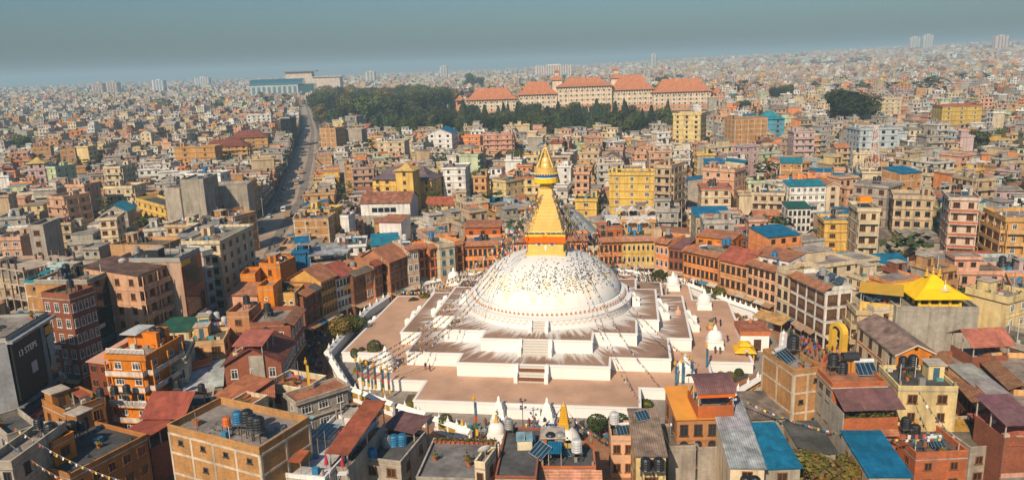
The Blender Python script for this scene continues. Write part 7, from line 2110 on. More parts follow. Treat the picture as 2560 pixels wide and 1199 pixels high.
t = thing('skylight', 'pale skylight box with blue glass top on the dark terrace', 'skylight', (0, 0, 0)); m.build('box', t); m = MB(); m.T = (x, y, z, 1, 0); m.poly([(-1.1, -1, 1.32), (1.1, -1, 1.32), (1.1, 1, 1.75), (-1.1, 1, 1.75)], 'glass', (.18, .30, .34)); m.box(-.03, .03, -1, 1, 1.45, 1.78, 'paint', (.6, .6, .6)); m.build('glazing', t)
pt = house_named('pink tiled parapet')
for i, (u, v, col) in enumerate([(-.6, .2, 'black'), (-.25, .25, 'grey'), (.35, -.3, 'steel')]): water_tank(*on(pt, u, v), 0, col, '%s tank on the dark yard of the pink tiled building' % col, 'tanks on the pink tiled building', True, 1.2)
solar(*on(pt, .15, -.1), .5, 'grey solar panel leaning beside the steel tank'); water_tank(*on(dt, -.75, .75), 0, 'grey', 'large grey tank above the orange frame by the market', stand=True, s=1.0)
cb_ = house_named('cluttered rooftop')
for i, (u, v, col) in enumerate([(-.1, .1, 'blue'), (.25, .2, 'blue'), (-.45, .0, 'grey'), (-.55, -.85, 'blue')]): water_tank(*on(cb_, u, v), 0, col, '%s barrel on the cluttered rooftop, %s' % (col, ('middle', 'right', 'left', 'front')[i]), 'barrels on the cluttered rooftop', stand=False, s=1.15)
for i, (x, y, z) in enumerate([(-60.5, 124, 6.5), (-58.6, 122.8, 6.5), (-54, 121.5, 6.2), (-56.6, 113.6, 6.5), (-55.2, 113.2, 6.5), (-66.6, 117.5, 8.0), (-64.8, 117.9, 8.0), (-68.6, 116.8, 8.0)]):
    water_tank(x, y, z, 0, ('black', 'black', 'black', 'grey', 'black', 'black', 'black', 'black')[i], 'roof tank among the crowded lower left roofs, %s' % ('beside the green net', 'right of the green net', 'under the pale slanted roof', 'left of the rust red roof', 'touching the rust red roof', 'centre of the row of three', 'right end of the row of three', 'left end of the row of three')[i], 'tanks on the lower left roofs')
for i, (u, v) in enumerate([(-.2, .85), (.1, .86), (.4, .88), (.7, .9)]): water_tank(*on(wt, u, v), 0, 'black', 'black tank at the back of the white terrace, %s from the left' % ('first', 'second', 'third', 'fourth')[i], 'tanks behind the white terrace', True, 1.1)
hv_ = house_named('vivid orange house')
for i, u in enumerate((.2, .55)): water_tank(*on(hv_, u, .5), 0, 'black', 'black tank on the vivid orange house, %s' % ('left', 'right')[i], 'tanks on the vivid orange house', True, 1.25)
# one or two tanks on flat roofs in sight
done = set(h_ for h_ in ())
SKIP = ('unfinished', 'gatehouse', 'annex', 'white terrace', 'podium', 'terrace lined', 'pink tiled', 'cluttered', 'skylight', 'skeleton', 'stair cabin', 'vivid orange')
cntk = 0
for hh in HOUSES:
    if hh[8] not in ('flat', 'eave') or any(s in hh[6] for s in SKIP) or hh[2] < 3 or cntk > 215: continue
    D = math.hypot(hh[0], hh[1])
    if R.random() < (.30 if D < 300 else .45): continue
    n = R.choice([1, 1, 2, 2, 3]); col = R.choice(['black', 'black', 'black', 'black', 'grey', 'blue', 'steel'])
    u0 = R.uniform(-.6, .2); v = R.uniform(.1, .7)
    words = hh[6].split(); nm = ' '.join(words[:11])
    for i in range(n):
        if abs(u0 + i * 2.9 / hh[2]) > .85: break
        pos = {1: '', 2: ('left ', 'right ')[min(i, 1)], 3: ('left ', 'middle ', 'right ')[min(i, 2)]}[n]
        water_tank(*on(hh, u0 + i * 2.9 / hh[2], v, .02), hh[5], col, f'{pos}{col} tank on {trim(hh[6], 11)}', 'water tanks on the roofs', R.random() < .6, R.uniform(.95, 1.3)); cntk += 1
    if R.random() < .3 and D < 420:
        solar(*on(hh, R.uniform(-.4, .4), R.uniform(-.5, .1), .02), R.uniform(-.3, .3), f'solar heater on {trim(hh[6], 12)}', 'solar heaters on the roofs', True, 1.0)

# dishes
dm = MB(); dm.lathe([(0, 0), (.4, .06), (.75, .22), (.9, .34)], 14, 'paint', (.6, .58, .55), cap=False); DISH = dm.mesh('dish')
dp = MB(); dp.tube([(0, 0, -1.2), (0, 0, 0)], .05, 6, 'paint', (.3, .3, .3)); DPOLE = dp.mesh('pole')
for lab, txt, u, v in (('white dish on the mint roof cabin', 'mint roof cabin', -.2, -.2), ('pale dish on the small concrete stair cabin', 'small concrete stair cabin', 0, 0), ('white dish at the edge of the orange roofed house', 'bright orange roof', .1, -.1), ('pale dish on the rusty sheet roofed street house', 'rusty sheet roof', .2, .2), ('dish on the brown brick house roof', 'terracotta gable', -.6, .5), ('white dish on the cream corner house', 'cream corner house', 0, .2)):
    hh = house_named(txt); t = thing('satellite_dish', lab, 'satellite dish', on(hh, u, v, 3.0 if 'mint' in txt else 1.3), 0); d_ = link('dish', DISH, t); d_.rotation_euler = (rad(-55), 0, rad(20)); link('pole', DPOLE, t)

# closed red umbrellas and tables on the white terrace, open parasols elsewhere
um = MB(); um.lathe([(.28, 1.2), (.24, 1.6), (.10, 2.5), (0, 2.75)], 8, 'cloth', (.42, .03, .05)); UM = um.mesh('canopy'); upm = MB(); upm.tube([(0, 0, 0), (0, 0, 1.3)], .035, 6, 'paint', (.2, .15, .12)); UP = upm.mesh('pole')
tbm = MB(); tbm.box(-.6, .6, -.45, .45, .7, .75, 'paint', (.7, .68, .65)); [tbm.box(x - .03, x + .03, y - .03, y + .03, 0, .7, 'paint', (.6, .58, .56)) for x in (-.5, .5) for y in (-.35, .35)]; TB = tbm.mesh('table')
for i, (px_, py_) in enumerate([(-24.6, 88.2), (-22.4, 87.6), (-24.2, 94.5), (-23.4, 99.8)]):
    lab = ('nearest left', 'nearest right', 'third', 'furthest')[i]
    t = thing('umbrella', 'closed red umbrella on the white terrace, %s one' % lab, 'umbrella', (px_, py_, 10.02), 0, 'closed umbrellas on the white terrace'); link('canopy', UM, t); link('pole', UP, t)
    if i < 2: t = tag(link('table', TB, None, (px_ + .1, py_ - .9, 10.02)), 'small white table under the %s closed red umbrella' % lab, 'table', 'tables on the white terrace')
t = thing('skylight', 'low glazed skylight frame on the white terrace', 'skylight', (-27.2, 98.5, 10), -.25)
m = MB(); m.box(-1.6, 1.6, -2.2, 2.2, 0, .5, 'plaster', (.6, .55, .48), skip='u'); m.build('kerb', t); m = MB(); m.poly([(-1.5, -2.1, .52), (1.5, -2.1, .52), (1.5, 2.1, .8), (-1.5, 2.1, .8)], 'glass', (.16, .22, .23)); [m.box(-1.5 + i * .75 - .03, -1.5 + i * .75 + .03, -2.1, 2.1, .8, .84, 'paint', (.6, .6, .58)) for i in range(5)]; m.build('glazing', t)
t = thing('glass_canopy', 'blue glass canopy between brick building and white terrace', 'canopy', (-31.0, 95.2, 12.4), -.46)
m = MB()
for i in range(6):
    for j in range(3): m.poly([(-2.5 + i * .84, -2.4 + j * 1.6, .9 - j * .25 * -1), (-2.5 + i * .84 + .8, -2.4 + j * 1.6, .9 + j * .25), (-2.5 + i * .84 + .8, -2.4 + j * 1.6 + 1.55, 1.14 + j * .25), (-2.5 + i * .84, -2.4 + j * 1.6 + 1.55, 1.14 + j * .25)], 'glass', jit((.22, .32, .34), .15))
m.build('pane', t); m = MB()
for i in range(7): m.box(-2.55 + i * .84, -2.5 + i * .84, -2.4, 2.4, .78, .86, 'paint', (.55, .58, .58))
for x in (-2.5, 2.5):
    for y in (-2.3, 2.3): m.box(x - .05, x + .05, y - .05, y + .05, -2.4, .8, 'paint', (.5, .3, .15), skip='tu')
m.build('frame', t)
for i, (x, y) in enumerate([(-90.5, 120.5), (-93, 118), (-95, 122.5)]):
    t = thing('parasol', 'white parasol on the roof of the lettered black building, %s' % ('nearest', 'middle', 'furthest')[i], 'parasol', (x, y, 19.9), 0, 'parasols on the lettered building')
    m = MB(); m.lathe([(1.7, 2.1), (0, 2.8)], 12, 'cloth', (.78, .76, .72), cap=False); m.build('canopy', t); link('pole', UP, t)
PC_ = [(.10, .22, .34), (.52, .14, .10), (.10, .25, .34), (.5, .2, .14)]
for i, (u, v) in enumerate([(.2, -.3), (.5, -.1), (.75, .1), (.9, .3)]):
    t = thing('parasol', 'blue and red parasol beside the mint cabin, %s in the row' % ('first', 'second', 'third', 'fourth')[i], 'parasol', on(house_named('mint roof cabin'), u, v), 0, 'parasols beside the mint cabin'); m = MB()
    for k in range(8): a0, a1 = k * math.pi / 4, (k + 1) * math.pi / 4; m.poly([(1.2 * math.cos(a0), 1.2 * math.sin(a0), 1.9), (1.2 * math.cos(a1), 1.2 * math.sin(a1), 1.9), (0, 0, 2.5)], 'cloth', PC_[(k + i) % 2])
    m.build('canopy', t); link('pole', UP, t)
# white gabled tents on the roof behind the arcaded yellow house
for i, (px_, py_, z) in enumerate([(31.5, 224, 10.9), (36.2, 223.6, 10.9), (39.6, 223.0, 10.9), (34.0, 231, 13.2), (37.6, 230.6, 13.2), (43.0, 230.0, 13.2)]):
    t = thing('tent', 'grey white gabled tent behind the arcaded house, %s row %s' % ('front' if i < 3 else 'back', ('left', 'middle', 'right')[i % 3]), 'tent', (px_, py_, z), -.05, 'gabled tents on the cafe roof')
    m = MB(); gable(m, 3.0, 3.4, 2.0, 1.0, 'cloth', (.62, .62, .61), .15, ('cloth', (.55, .55, .54)), 'y', .05); m.build('canopy', t); m = MB(); [m.box(x - .05, x + .05, y - .05, y + .05, 0, 2.0, 'paint', (.6, .6, .58), skip='tu') for x in (-1.4, 1.4) for y in (-1.6, 1.6)]; m.build('post', t)
t = thing('cafe_deck', 'flat cafe deck carrying the gabled tents', 'house', (37, 229, 0), -.05); m = MB(); m.box(-8, 8, -8.2, -1.5, 0, 10.85, 'plaster', (.6, .42, .28), skip='u'); m.box(-8, 8, -1.5, 5, 0, 13.15, 'plaster', (.72, .68, .62), skip='u'); m.build('wall', t)
# orange and ochre tarpaulins
t = thing('tarpaulin', 'bright orange tarpaulin tent on the cream house', 'tarpaulin', on(house_named('orange tarpaulin tent'), .1, .1, .2), -.2); m = MB(); m.lathe([(2.6, 1.6), (2.2, 2.6), (1.2, 3.0)], 4, 'cloth', (.78, .22, .008), a0=.78); m.build('sheet', t); m = MB(); [m.box(x - .04, x + .04, y - .04, y + .04, 0, 1.7, 'paint', (.4, .35, .3), skip='tu') for x in (-1.6, 1.6) for y in (-1.6, 1.6)]; m.build('post', t)

# ------------------------------------------------------------------ prayer flags
FLAG = [(.03, .09, .20), (.62, .58, .52), (.42, .08, .045), (.06, .17, .12), (.68, .40, .06), (.02, .05, .10)]


def flag_string(p, q, sag, label, group, fs=.42, gap=.62, rope=.02, name='prayer_flags', z_top=True):
    t = thing(name, label, 'prayer flags', p, 0, group)
    P = Vector(p); Q = Vector(q) - P; L = Q.length; n = max(6, int(L / gap)); pts = []
    for i in range(n + 1):
        u = i / n; pts.append(Vector((Q.x * u, Q.y * u, Q.z * u - sag * 4 * u * (1 - u))))
    m = MB(); m.tube(pts[::max(1, n // 24)] + [pts[-1]], rope, 3, 'cloth', (.30, .24, .18)); m.build('rope', t)
    m = MB(); h = Vector((Q.x, Q.y, 0)).normalized(); nrm = Vector((-h.y, h.x, 0))
    k = R.randint(0, 4)
    for i in range(n):
        a = pts[i] + (pts[i + 1] - pts[i]) * .1; b = pts[i] + (pts[i + 1] - pts[i]) * .85
        sw = nrm * R.uniform(-.6, .6) * fs; dz = Vector((0, 0, -fs * R.uniform(.75, 1.05))); tw = (b - a) * R.uniform(-.2, .2)
        m.poly([tuple(a), tuple(b), tuple(b + dz + sw), tuple(a + dz + sw + tw)], 'cloth', jit(FLAG[(k + i) % 6], .2))
    o = m.build('flags', t); o['kind'] = 'stuff'
    return t


def spire(a, z=33.2, r=1.6): return (SX + r * math.cos(a), SY + r * math.sin(a), z)


PL = [(-29.7, 136.2), (-28.4, 135.2), (-26.9, 134.2), (-25.2, 132.6), (-24.0, 132.0), (-30.8, 137.2)]
ORD = ('first', 'second', 'third', 'fourth', 'fifth', 'sixth', 'seventh', 'eighth', 'ninth', 'tenth')
FR = 'flag strings from the spire to the front right'; FLg = 'flag strings from the spire to the front left'
for i, (q, lab) in enumerate([((19.9, 119.0, 5.0), 'inner flag string running from the spire to the orange roofed house'), ((24.2, 124.4, 5.6), 'middle flag string running from the spire to the front right poles'), ((31.5, 122.8, 8.6), 'outer flag string running from the spire to the purple canopy')]):
    flag_string(spire(-.9 + .15 * i), q, 4.5, lab, FR, .36, .40)
for i in range(5):
    q = (PL[i][0], PL[i][1], 5.6); flag_string(spire(-2.4 + .1 * i, 32.6), q, 5.0 + .35 * i, 'flag string from the spire to the front left poles, %s from the left' % ('first', 'second', 'third', 'fourth', 'fifth')[i], FLg, .36, .42)
for i in range(8):
    a = rad(100 + i * 6.2); q = (SX + 47 * math.cos(a), SY + 47 * math.sin(a), 3.0); flag_string(spire(a, 33.4 - .2 * (i % 3)), q, 6.0 + 1.2 * (i % 3), 'flag string from spire to far left wall, %s from the back' % ORD[i], 'flag strings to the far left wall', .66, .55)
for i in range(10):
    a = rad(36 + i * 5.2); q = (SX + 47 * math.cos(a), SY + 47 * math.sin(a), 3.0); flag_string(spire(a, 33.4 - .2 * (i % 3)), q, 6.0 + 1.2 * (i % 4), 'flag string from spire to far right wall, %s from the right' % ORD[i], 'flag strings to the far right wall', .66, .55)
for i in range(22):
    right = i < 13; a0 = rad(34 + i * 3.0) if right else rad(102 + (i - 13) * 3.4)
    rr_ = R.uniform(46, 54); p = (SX + rr_ * math.cos(a0), SY + rr_ * math.sin(a0), R.uniform(2.4, 4.2)); a1 = a0 + rad(R.uniform(5, 9)); r2 = R.uniform(46, 54); q = (SX + r2 * math.cos(a1), SY + r2 * math.sin(a1), R.uniform(2.2, 4.2))
    flag_string(p, q, .6, 'low flag string hung across the %s stretch of the courtyard wall' % ('far right' if right else 'far left'), 'flag strings hung along the %s wall' % ('far right' if right else 'far left'), .62, .5)
for i, (p, q, sg, lab) in enumerate([((-67.0, 93.5, 15.2), (-37.5, 78.0, 14.2), 2.2, 'thick flag string across the shadowed orange building, upper one'), ((-68.4, 92.4, 14.6), (-40, 76.5, 12.4), 2.2, 'flag string across the shadowed orange building, lower one'), ((-68, 87, 12.5), (-52, 76, 10.5), 1.5, 'flag string in the bottom left corner'), ((31.8, 108.2, 10.5), (57.0, 92.6, 9.6), 2.8, 'pale faded flag string sagging across the blue roofs'), ((7.3, 111.6, 7.2), (1.0, 108, 4.2), .8, 'short flag string from the golden tower chorten to the left'), ((7.3, 111.6, 7.2), (12.2, 107, 4.0), .8, 'short flag string from the golden tower chorten to the right'), ((56.5, 99.0, 13.5), (58.6, 92.6, 9.4), .6, 'flag string hanging before the pale yellow house'), ((-53, 215, 11), (-60, 196, 13), 1.2, 'flag string above the orange house at the street end')]):
    flag_string(p, q, sg, lab, None, .34, .42)


def flag_pole(x, y, z, h, label, group, col=None, fl=None):
    t = thing('flag_pole', label, 'flag pole', (x, y, z), R.uniform(0, .6) - .3, group)
    m = MB(); m.tube([(0, 0, 0), (0, 0, h)], .07, 6, 'paint', (.32, .2, .08), .04); m.build('pole', t)
    m = MB(); m.lathe([(.10, h), (.26, h + .15), (.26, h + .6), (.08, h + .75), (.1, h + 1.0), (0, h + 1.3)], 8, 'goldplain', (.78, .42, .03)); m.build('finial', t)
    bands = fl or [(.02, .12, .24), (.03, .14, .26), (.5, .06, .04), (.02, .14, .10), (.80, .46, .02)]; m = MB(); z1 = h - .15; bh = (h * .78) / len(bands)
    for i, c in enumerate(bands):
        for k in range(3):
            x0, x1 = .05 + .13 * k, .05 + .13 * (k + 1); w0 = .1 * math.sin(i * 2 + k * 2.1); w1 = .1 * math.sin(i * 2 + (k + 1) * 2.1)
            m.poly([(x0, w0, z1 - (i + 1) * bh), (x1, w1, z1 - (i + 1) * bh - .05), (x1, w1 * .8, z1 - i * bh), (x0, w0 * .8, z1 - i * bh)], 'cloth', c)
    m.build('banner', t); return t


for i in range(6): flag_pole(PL[i][0], PL[i][1], 0, 5.6, 'striped flag pole with golden top at the front left corner, %s from the left' % ('first', 'second', 'third', 'fourth', 'fifth', 'sixth')[i], 'flag poles at the front left corner')
for i, (x, y) in enumerate([(28.7, 128.6), (30.1, 129.3), (31.9, 130.2), (36.4, 136.6)]): flag_pole(x, y, 0, 6.2, 'blue flag pole with golden top by the front right chorten, %s from the left' % ('first', 'second', 'third', 'fourth')[i], 'flag poles at the front right corner', fl=[(.03, .13, .22), (.04, .2, .3), (.03, .13, .22)])
flag_pole(-7.0, 113.4, 0, 7.6, 'tall flag pole with blue, green and yellow banner in the front market', 'tall flag poles'); flag_pole(61.5, 162.5, 0, 9.0, 'tall flag pole with blue, white and orange banner on the right plaza', 'tall flag poles', fl=[(.02, .08, .25), (.7, .68, .65), (.6, .14, .02), (.8, .42, .02)])
flag_pole(-34.3, 116.5, 9, 4.6, 'bamboo flag pole with yellow banner near the left corner', 'tall flag poles', fl=[(.7, .45, .04), (.72, .5, .05), (.7, .42, .03)])
for i, a in enumerate((52, 47, 43, 62, 57)): flag_pole(SX + 58 * math.cos(rad(a)), SY + 58 * math.sin(rad(a)), 0, 6, 'slim blue flag pole in front of the far right houses, %s' % ('first', 'second', 'third', 'fourth', 'fifth')[i], 'slim flag poles by the far right houses', fl=[(.04, .1, .25), (.04, .12, .3)])
for i, a in enumerate((117, 112, 107)): flag_pole(SX + 58 * math.cos(rad(a)), SY + 58 * math.sin(rad(a)), 0, 6, 'slim blue flag pole in front of the far left houses, %s' % ('first', 'second', 'third')[i], 'slim flag poles by the far left houses', fl=[(.04, .1, .25), (.5, .5, .5), (.04, .12, .3)])
t = thing('street_lamp', 'black street lamp with two tiers of globes in the front market', 'street lamp', (.8, 117.2, 0))
m = MB(); m.tube([(0, 0, 0), (0, 0, 5.6)], .07, 6, 'paint', (.04, .04, .045)); m.build('post', t)
for z in (4.2, 5.5):
    for k in range(3): a = k * 2.09; m = MB(); m.lathe([(0, z), (.2, z + .1), (.2, z + .3), (0, z + .42)], 8, 'paint', (.09, .09, .1), (.5 * math.cos(a), .5 * math.sin(a))); m.tube([(0, 0, z), (.5 * math.cos(a), .5 * math.sin(a), z)], .03, 4, 'paint', (.04, .04, .04)); m.build('lamp_globe', t)

# ------------------------------------------------------------------ pigeons on the dome
pg = MB(); pg.smooth = True
pg.lathe([(0, -.17), (.05, -.15), (.085, -.05), (.08, .06), (.05, .13), (.055, .17), (.04, .22), (0, .24)], 7, 'skin', (.05, .052, .06))
PIG = pg.mesh('pigeon')
PIG.transform(Matrix.Translation((0, 0, .10)) @ Matrix.Rotation(math.radians(72), 4, 'X') @ Matrix.Scale(0.86, 4))
PIG.transform(Matrix.Scale(1.0, 4))
extra = MB(); cnt_p = 0
ppos = []
while len(ppos) < 780:
    # denser on the upper right of the front
    a = R.gauss(-1.25, .72); z = R.gauss(16.1, 1.45)
    if not (13.4 < z < 19.3) or not (-2.9 < a < .5): continue
    if a < -1.9 and R.random() < .45: continue
    ppos.append((a, z))
for i, (a, z) in enumerate(ppos):
    r = dome_r(z); x, y = st(r * math.cos(a), r * math.sin(a))
    if i < 290:
        o = link('pigeon', PIG, None, (x, y, z + .02), R.uniform(0, 6.28)); o.scale = (1.1, 1.1, 1.1)
        tag(o, 'grey pigeon resting on the white dome', 'pigeon', 'pigeons resting on the dome')
    else:
        t = R.uniform(0, 6.28); extra.T = (x, y, z, math.cos(t), math.sin(t)); extra.lathe([(0, 0), (.07, .03), (.09, .08), (.055, .13), (0, .17)], 5, 'skin', (.05, .052, .06)); extra.box(-.03, .03, -.2, .01, .06, .11, 'skin', (.05, .052, .06))
extra.T = None; o = extra.build('pigeons'); o['kind'] = 'stuff'; tag(o, 'rest of the pigeon flock scattered over the dome', 'pigeons')
for i in range(46):
    a = R.uniform(-2.5, -.5); r = R.uniform(18.8, 26); x, y = st(r * math.cos(a), r * math.sin(a)); z = 7.52 if r < 19 else None
    if z is None or True:
        lx, ly = r * math.cos(a), r * math.sin(a)
        if abs(lx) < 10.5 and -23.5 < ly or (abs(lx) < 19 and -19 < ly): zz = 7.5
        elif abs(lx) < 14 and ly < -24.4: zz = 4.9
        else: continue
        o = link('pigeon', PIG, None, (x, y, zz + .01), R.uniform(0, 6.28)); tag(o, 'grey pigeon on the lime streaked terrace slabs', 'pigeon', 'pigeons on the terrace slabs')

# ------------------------------------------------------------------ people


def person_mesh(kind, seed):
    """continuous body grown from a joint skeleton"""
    rr = random.Random(seed)
    V = [(0, 0, .93), (0, .01, 1.15), (0, .0, 1.40), (0, .01, 1.52), (0, -.01, 1.63), (0, -.01, 1.74)]; E = [(0, 1), (1, 2), (2, 3), (3, 4), (4, 5)]; RAD = [.15, .14, .16, .06, .095, .07]
    stride = .22 if kind in ('walk', 'carry') else .05

    def chain(pts, rads, root):
        p = root
        for q, r in zip(pts, rads): V.append(q); RAD.append(r); E.append((p, len(V) - 1)); p = len(V) - 1
    for s in (-1, 1):
        k = s * stride
        chain([(s * .10, k * .15, .86), (s * .11, k * .55 - .03, .48), (s * .11, k, .07), (s * .12, k - .14, .03)], [.105, .075, .05, .04], 0)
        ay = -s * stride * .8
        if kind == 'carry': chain([(s * .20, 0, 1.40), (s * .27, -.03, 1.14), (s * .16, -.28, 1.12), (s * .06, -.32, 1.14)], [.07, .052, .04, .035], 2)
        elif kind == 'photo': chain([(s * .20, 0, 1.40), (s * .28, -.12, 1.22), (s * .14, -.26, 1.52), (s * .06, -.28, 1.58)], [.07, .052, .04, .035], 2)
        else: chain([(s * .20, 0, 1.40), (s * .25, ay * .4 + .02, 1.13), (s * .24, ay - .06, .88), (s * .23, ay - .08, .80)], [.07, .052, .042, .035], 2)
    if kind == 'robe':
        RAD[0] = .20; V[0] = (0, 0, .85); 
    if kind == 'sit':
        V[:] = [(x, y, z - .42) for x, y, z in V]
        # fold the legs forward
        for i, (x, y, z) in enumerate(V):
            if z < .1: V[i] = (x * 1.4, y - .35 + (z + .4) * .3, .10 + max(0, z + .42) * .25)
            elif z < .46 and i > 5: V[i] = (x * 1.2, y - .12, .18)
    me = bpy.data.meshes.new('body'); me.from_pydata(V, E, []); ob = bpy.data.objects.new('body', me); COL.objects.link(ob)
    sk = ob.modifiers.new('skin', 'SKIN'); sk.use_smooth_shade = True
    for v, r in zip(me.skin_vertices[0].data, RAD): v.radius = (r, r * .82)
    me.skin_vertices[0].data[0].use_root = True
    ss = ob.modifiers.new('sub', 'SUBSURF'); ss.levels = 1; ss.render_levels = 1
    dg = bpy.context.evaluated_depsgraph_get(); ev = ob.evaluated_get(dg); nm = bpy.data.meshes.new_from_object(ev)
    bpy.data.objects.remove(ob)
    nm.name = 'person'
    off = -.42 if kind == 'sit' else 0
    ca = nm.color_attributes.new('Col', 'FLOAT_COLOR', 'CORNER'); nm.materials.clear(); nm.materials.append(MATS['outfit']); nm.materials.append(MATS['skin'])
    vs_ = nm.vertices
    buf = []
    skin = rr.choice([(.30, .17, .10), (.36, .21, .13)]); trou = rr.choice([(.03, .04, .07), (.05, .05, .05), (.12, .09, .06), (.08, .05, .04)])
    for p in nm.polygons:
        z = p.center.z - off; yv = p.center.y; xv = abs(p.center.x)
        if z > 1.68 or (z > 1.58 and yv > .02): c, mi = (.012, .010, .009), 1
        elif z > 1.50: c, mi = skin, 1
        elif z < .09 and kind != 'sit': c, mi = (.03, .025, .02), 1
        elif xv > .19 and z < .90 and z > .74: c, mi = skin, 1
        elif kind in ('robe',): c, mi = (1, 1, 1), 0
        elif z < .92: c, mi = trou, 1
        else: c, mi = (1, 1, 1), 0
        p.material_index = mi; buf += [(*c, 1)] * p.loop_total
    ca.data.foreach_set('color', np.asarray(buf, dtype=np.float32).ravel())
    if kind == 'robe':
        for v in vs_:
            if v.co.z < .8: k = 1 + (.8 - v.co.z) * .35; v.co.x *= k; v.co.y *= k
    return nm


PERSON = {k: [person_mesh(k, i) for i in range(2)] for k in ('walk', 'stand', 'carry', 'robe', 'photo', 'sit')}
CLOTH = [('dark', (.025, .028, .035)), ('dark', (.03, .03, .03)), ('black', (.015, .015, .018)), ('navy', (.02, .035, .09)), ('maroon', (.16, .02, .03)), ('maroon', (.20, .03, .03)), ('teal', (.03, .18, .22)), ('red', (.38, .04, .03)), ('white', (.62, .60, .56)), ('blue', (.05, .14, .34)), ('brown', (.14, .08, .05)), ('grey', (.2, .2, .2)), ('orange', (.5, .16, .03)), ('pink', (.45, .14, .2)), ('green', (.05, .14, .07))]
NP = [0]


def person(x, y, z, rz, kind, cl, label, group):
    o = link('person', R.choice(PERSON[kind]), None, (x, y, z), rz); s = R.uniform(.93, 1.06); o.scale = (s, s, s); o.color = (*cl, 1)
    NP[0] += 1
    return tag(o, label, 'person', group)


VERB = {'walk': 'walking', 'stand': 'standing', 'carry': 'carrying something', 'robe': 'in long robe', 'photo': 'taking a photo', 'sit': 'sitting'}


def crowd(n, fn, where, group, kinds=('walk', 'walk', 'walk', 'stand', 'robe', 'carry'), z=0.02, face=None):
    pts = []
    for i in range(n):
        for _ in range(30):
            x, y = fn()
            if all(math.hypot(x - a, y - b) > .75 for a, b in pts) and not hits(x, y, .6, .6, 0): break
        else: continue
        pts.append((x, y)); k = R.choice(kinds); cn, cl = R.choice(CLOTH)
        rz = face(x, y) if face else R.uniform(0, 6.28)
        person(x, y, z, rz, k, jit(cl, .25), f'person in {cn} clothes {VERB[k]} {where}', group)


def polar(a0, a1, r0, r1):
    def f():
        a = rad(R.uniform(a0, a1)); r = R.uniform(r0, r1); return (SX + r * math.cos(a), SY + r * math.sin(a))
    return f


kora = lambda x, y: math.atan2(y - SY, x - SX) + math.pi + R.uniform(-.35, .35)
crowd(74, polar(152, 205, 50.5, 57.5), 'on the left ring path', 'people on the left ring path', face=kora)
crowd(30, polar(120, 152, 50.5, 58), 'on the far left ring path', 'people on the far left ring path', face=kora)
crowd(14, polar(205, 222, 51.5, 57), 'near the front left wall corner', 'people near the front left wall corner', face=kora)
crowd(72, polar(-22, 10, 52, 65), 'on the crowded right plaza', 'people on the crowded right plaza')
crowd(18, polar(-44, -22, 52, 59), 'on the lane below the right prayer wall', 'people on the lane below the right wall', face=kora)
crowd(40, polar(10, 42, 50, 59), 'on the right ring path', 'people on the right ring path', face=kora)
crowd(16, polar(42, 100, 51, 60), 'on the far ring path', 'people on the far ring path', face=kora)
FX = lambda: (R.uniform(-9, 20), R.uniform(110.5, 119.5))
crowd(40, FX, 'in the front market among the stalls', 'people in the front market', ('stand', 'sit', 'sit', 'robe', 'carry'))
for (x, y, k, cn, lab) in [(44.2, 149.4, 'photo', 1, 'person in white top taking a photo beside the right chorten'), (33.9, 146.4, 'walk', 0, 'person in dark jacket walking by the white step corner on the right terrace'), (40.0, 143.3, 'stand', 3, 'left person of the pair standing before the right chorten'), (40.9, 143.0, 'stand', 0, 'right person of the pair standing before the right chorten'), (45.7, 141.2, 'stand', 8, 'person in white and black at the edge of the right terrace'), (47.8, 141.6, 'robe', 2, 'person in black robe at the right terrace edge'), (33.9, 138.8, 'stand', 4, 'person in maroon by the flag pole on the right terrace'), (45.4, 159.2, 'robe', 2, 'person in black robe near the lion statue'), (44.9, 161.2, 'stand', 0, 'person in dark coat right behind the lion statue'), (41.0, 161.6, 'stand', 2, 'person in black left of the lion statue'), (38.9, 184.0, 'walk', 11, 'person in grey walking by the far right chorten'), (-16.9, 139.2, 'robe', 4, 'monk in maroon robe beside the flag strings on the left terrace'), (-17.8, 139.8, 'stand', 2, 'person in black beside the monk on the left terrace'), (-30.8, 191.0, 'walk', 13, 'person in pink walking on the far left terrace corner'), (24.9, 163.0, 'photo', 2, 'person in black standing at the right edge of the dome plinth')]:
    z = 2.22 if 'plinth' not in lab else 9.74
    if 'plinth' in lab: x, y = st(17.8, 1.0)
    person(x, y, z, R.uniform(0, 6.28), k, CLOTH[cn][1], lab, None)
yh = house_named('pale yellow house'); person(*on((yh[0], yh[1], yh[2], yh[3], 5.6, yh[5]), -.4, -1.25), 0, 'robe', (.62, .22, .02), 'monk in orange robe at the door of the pale yellow house', None)

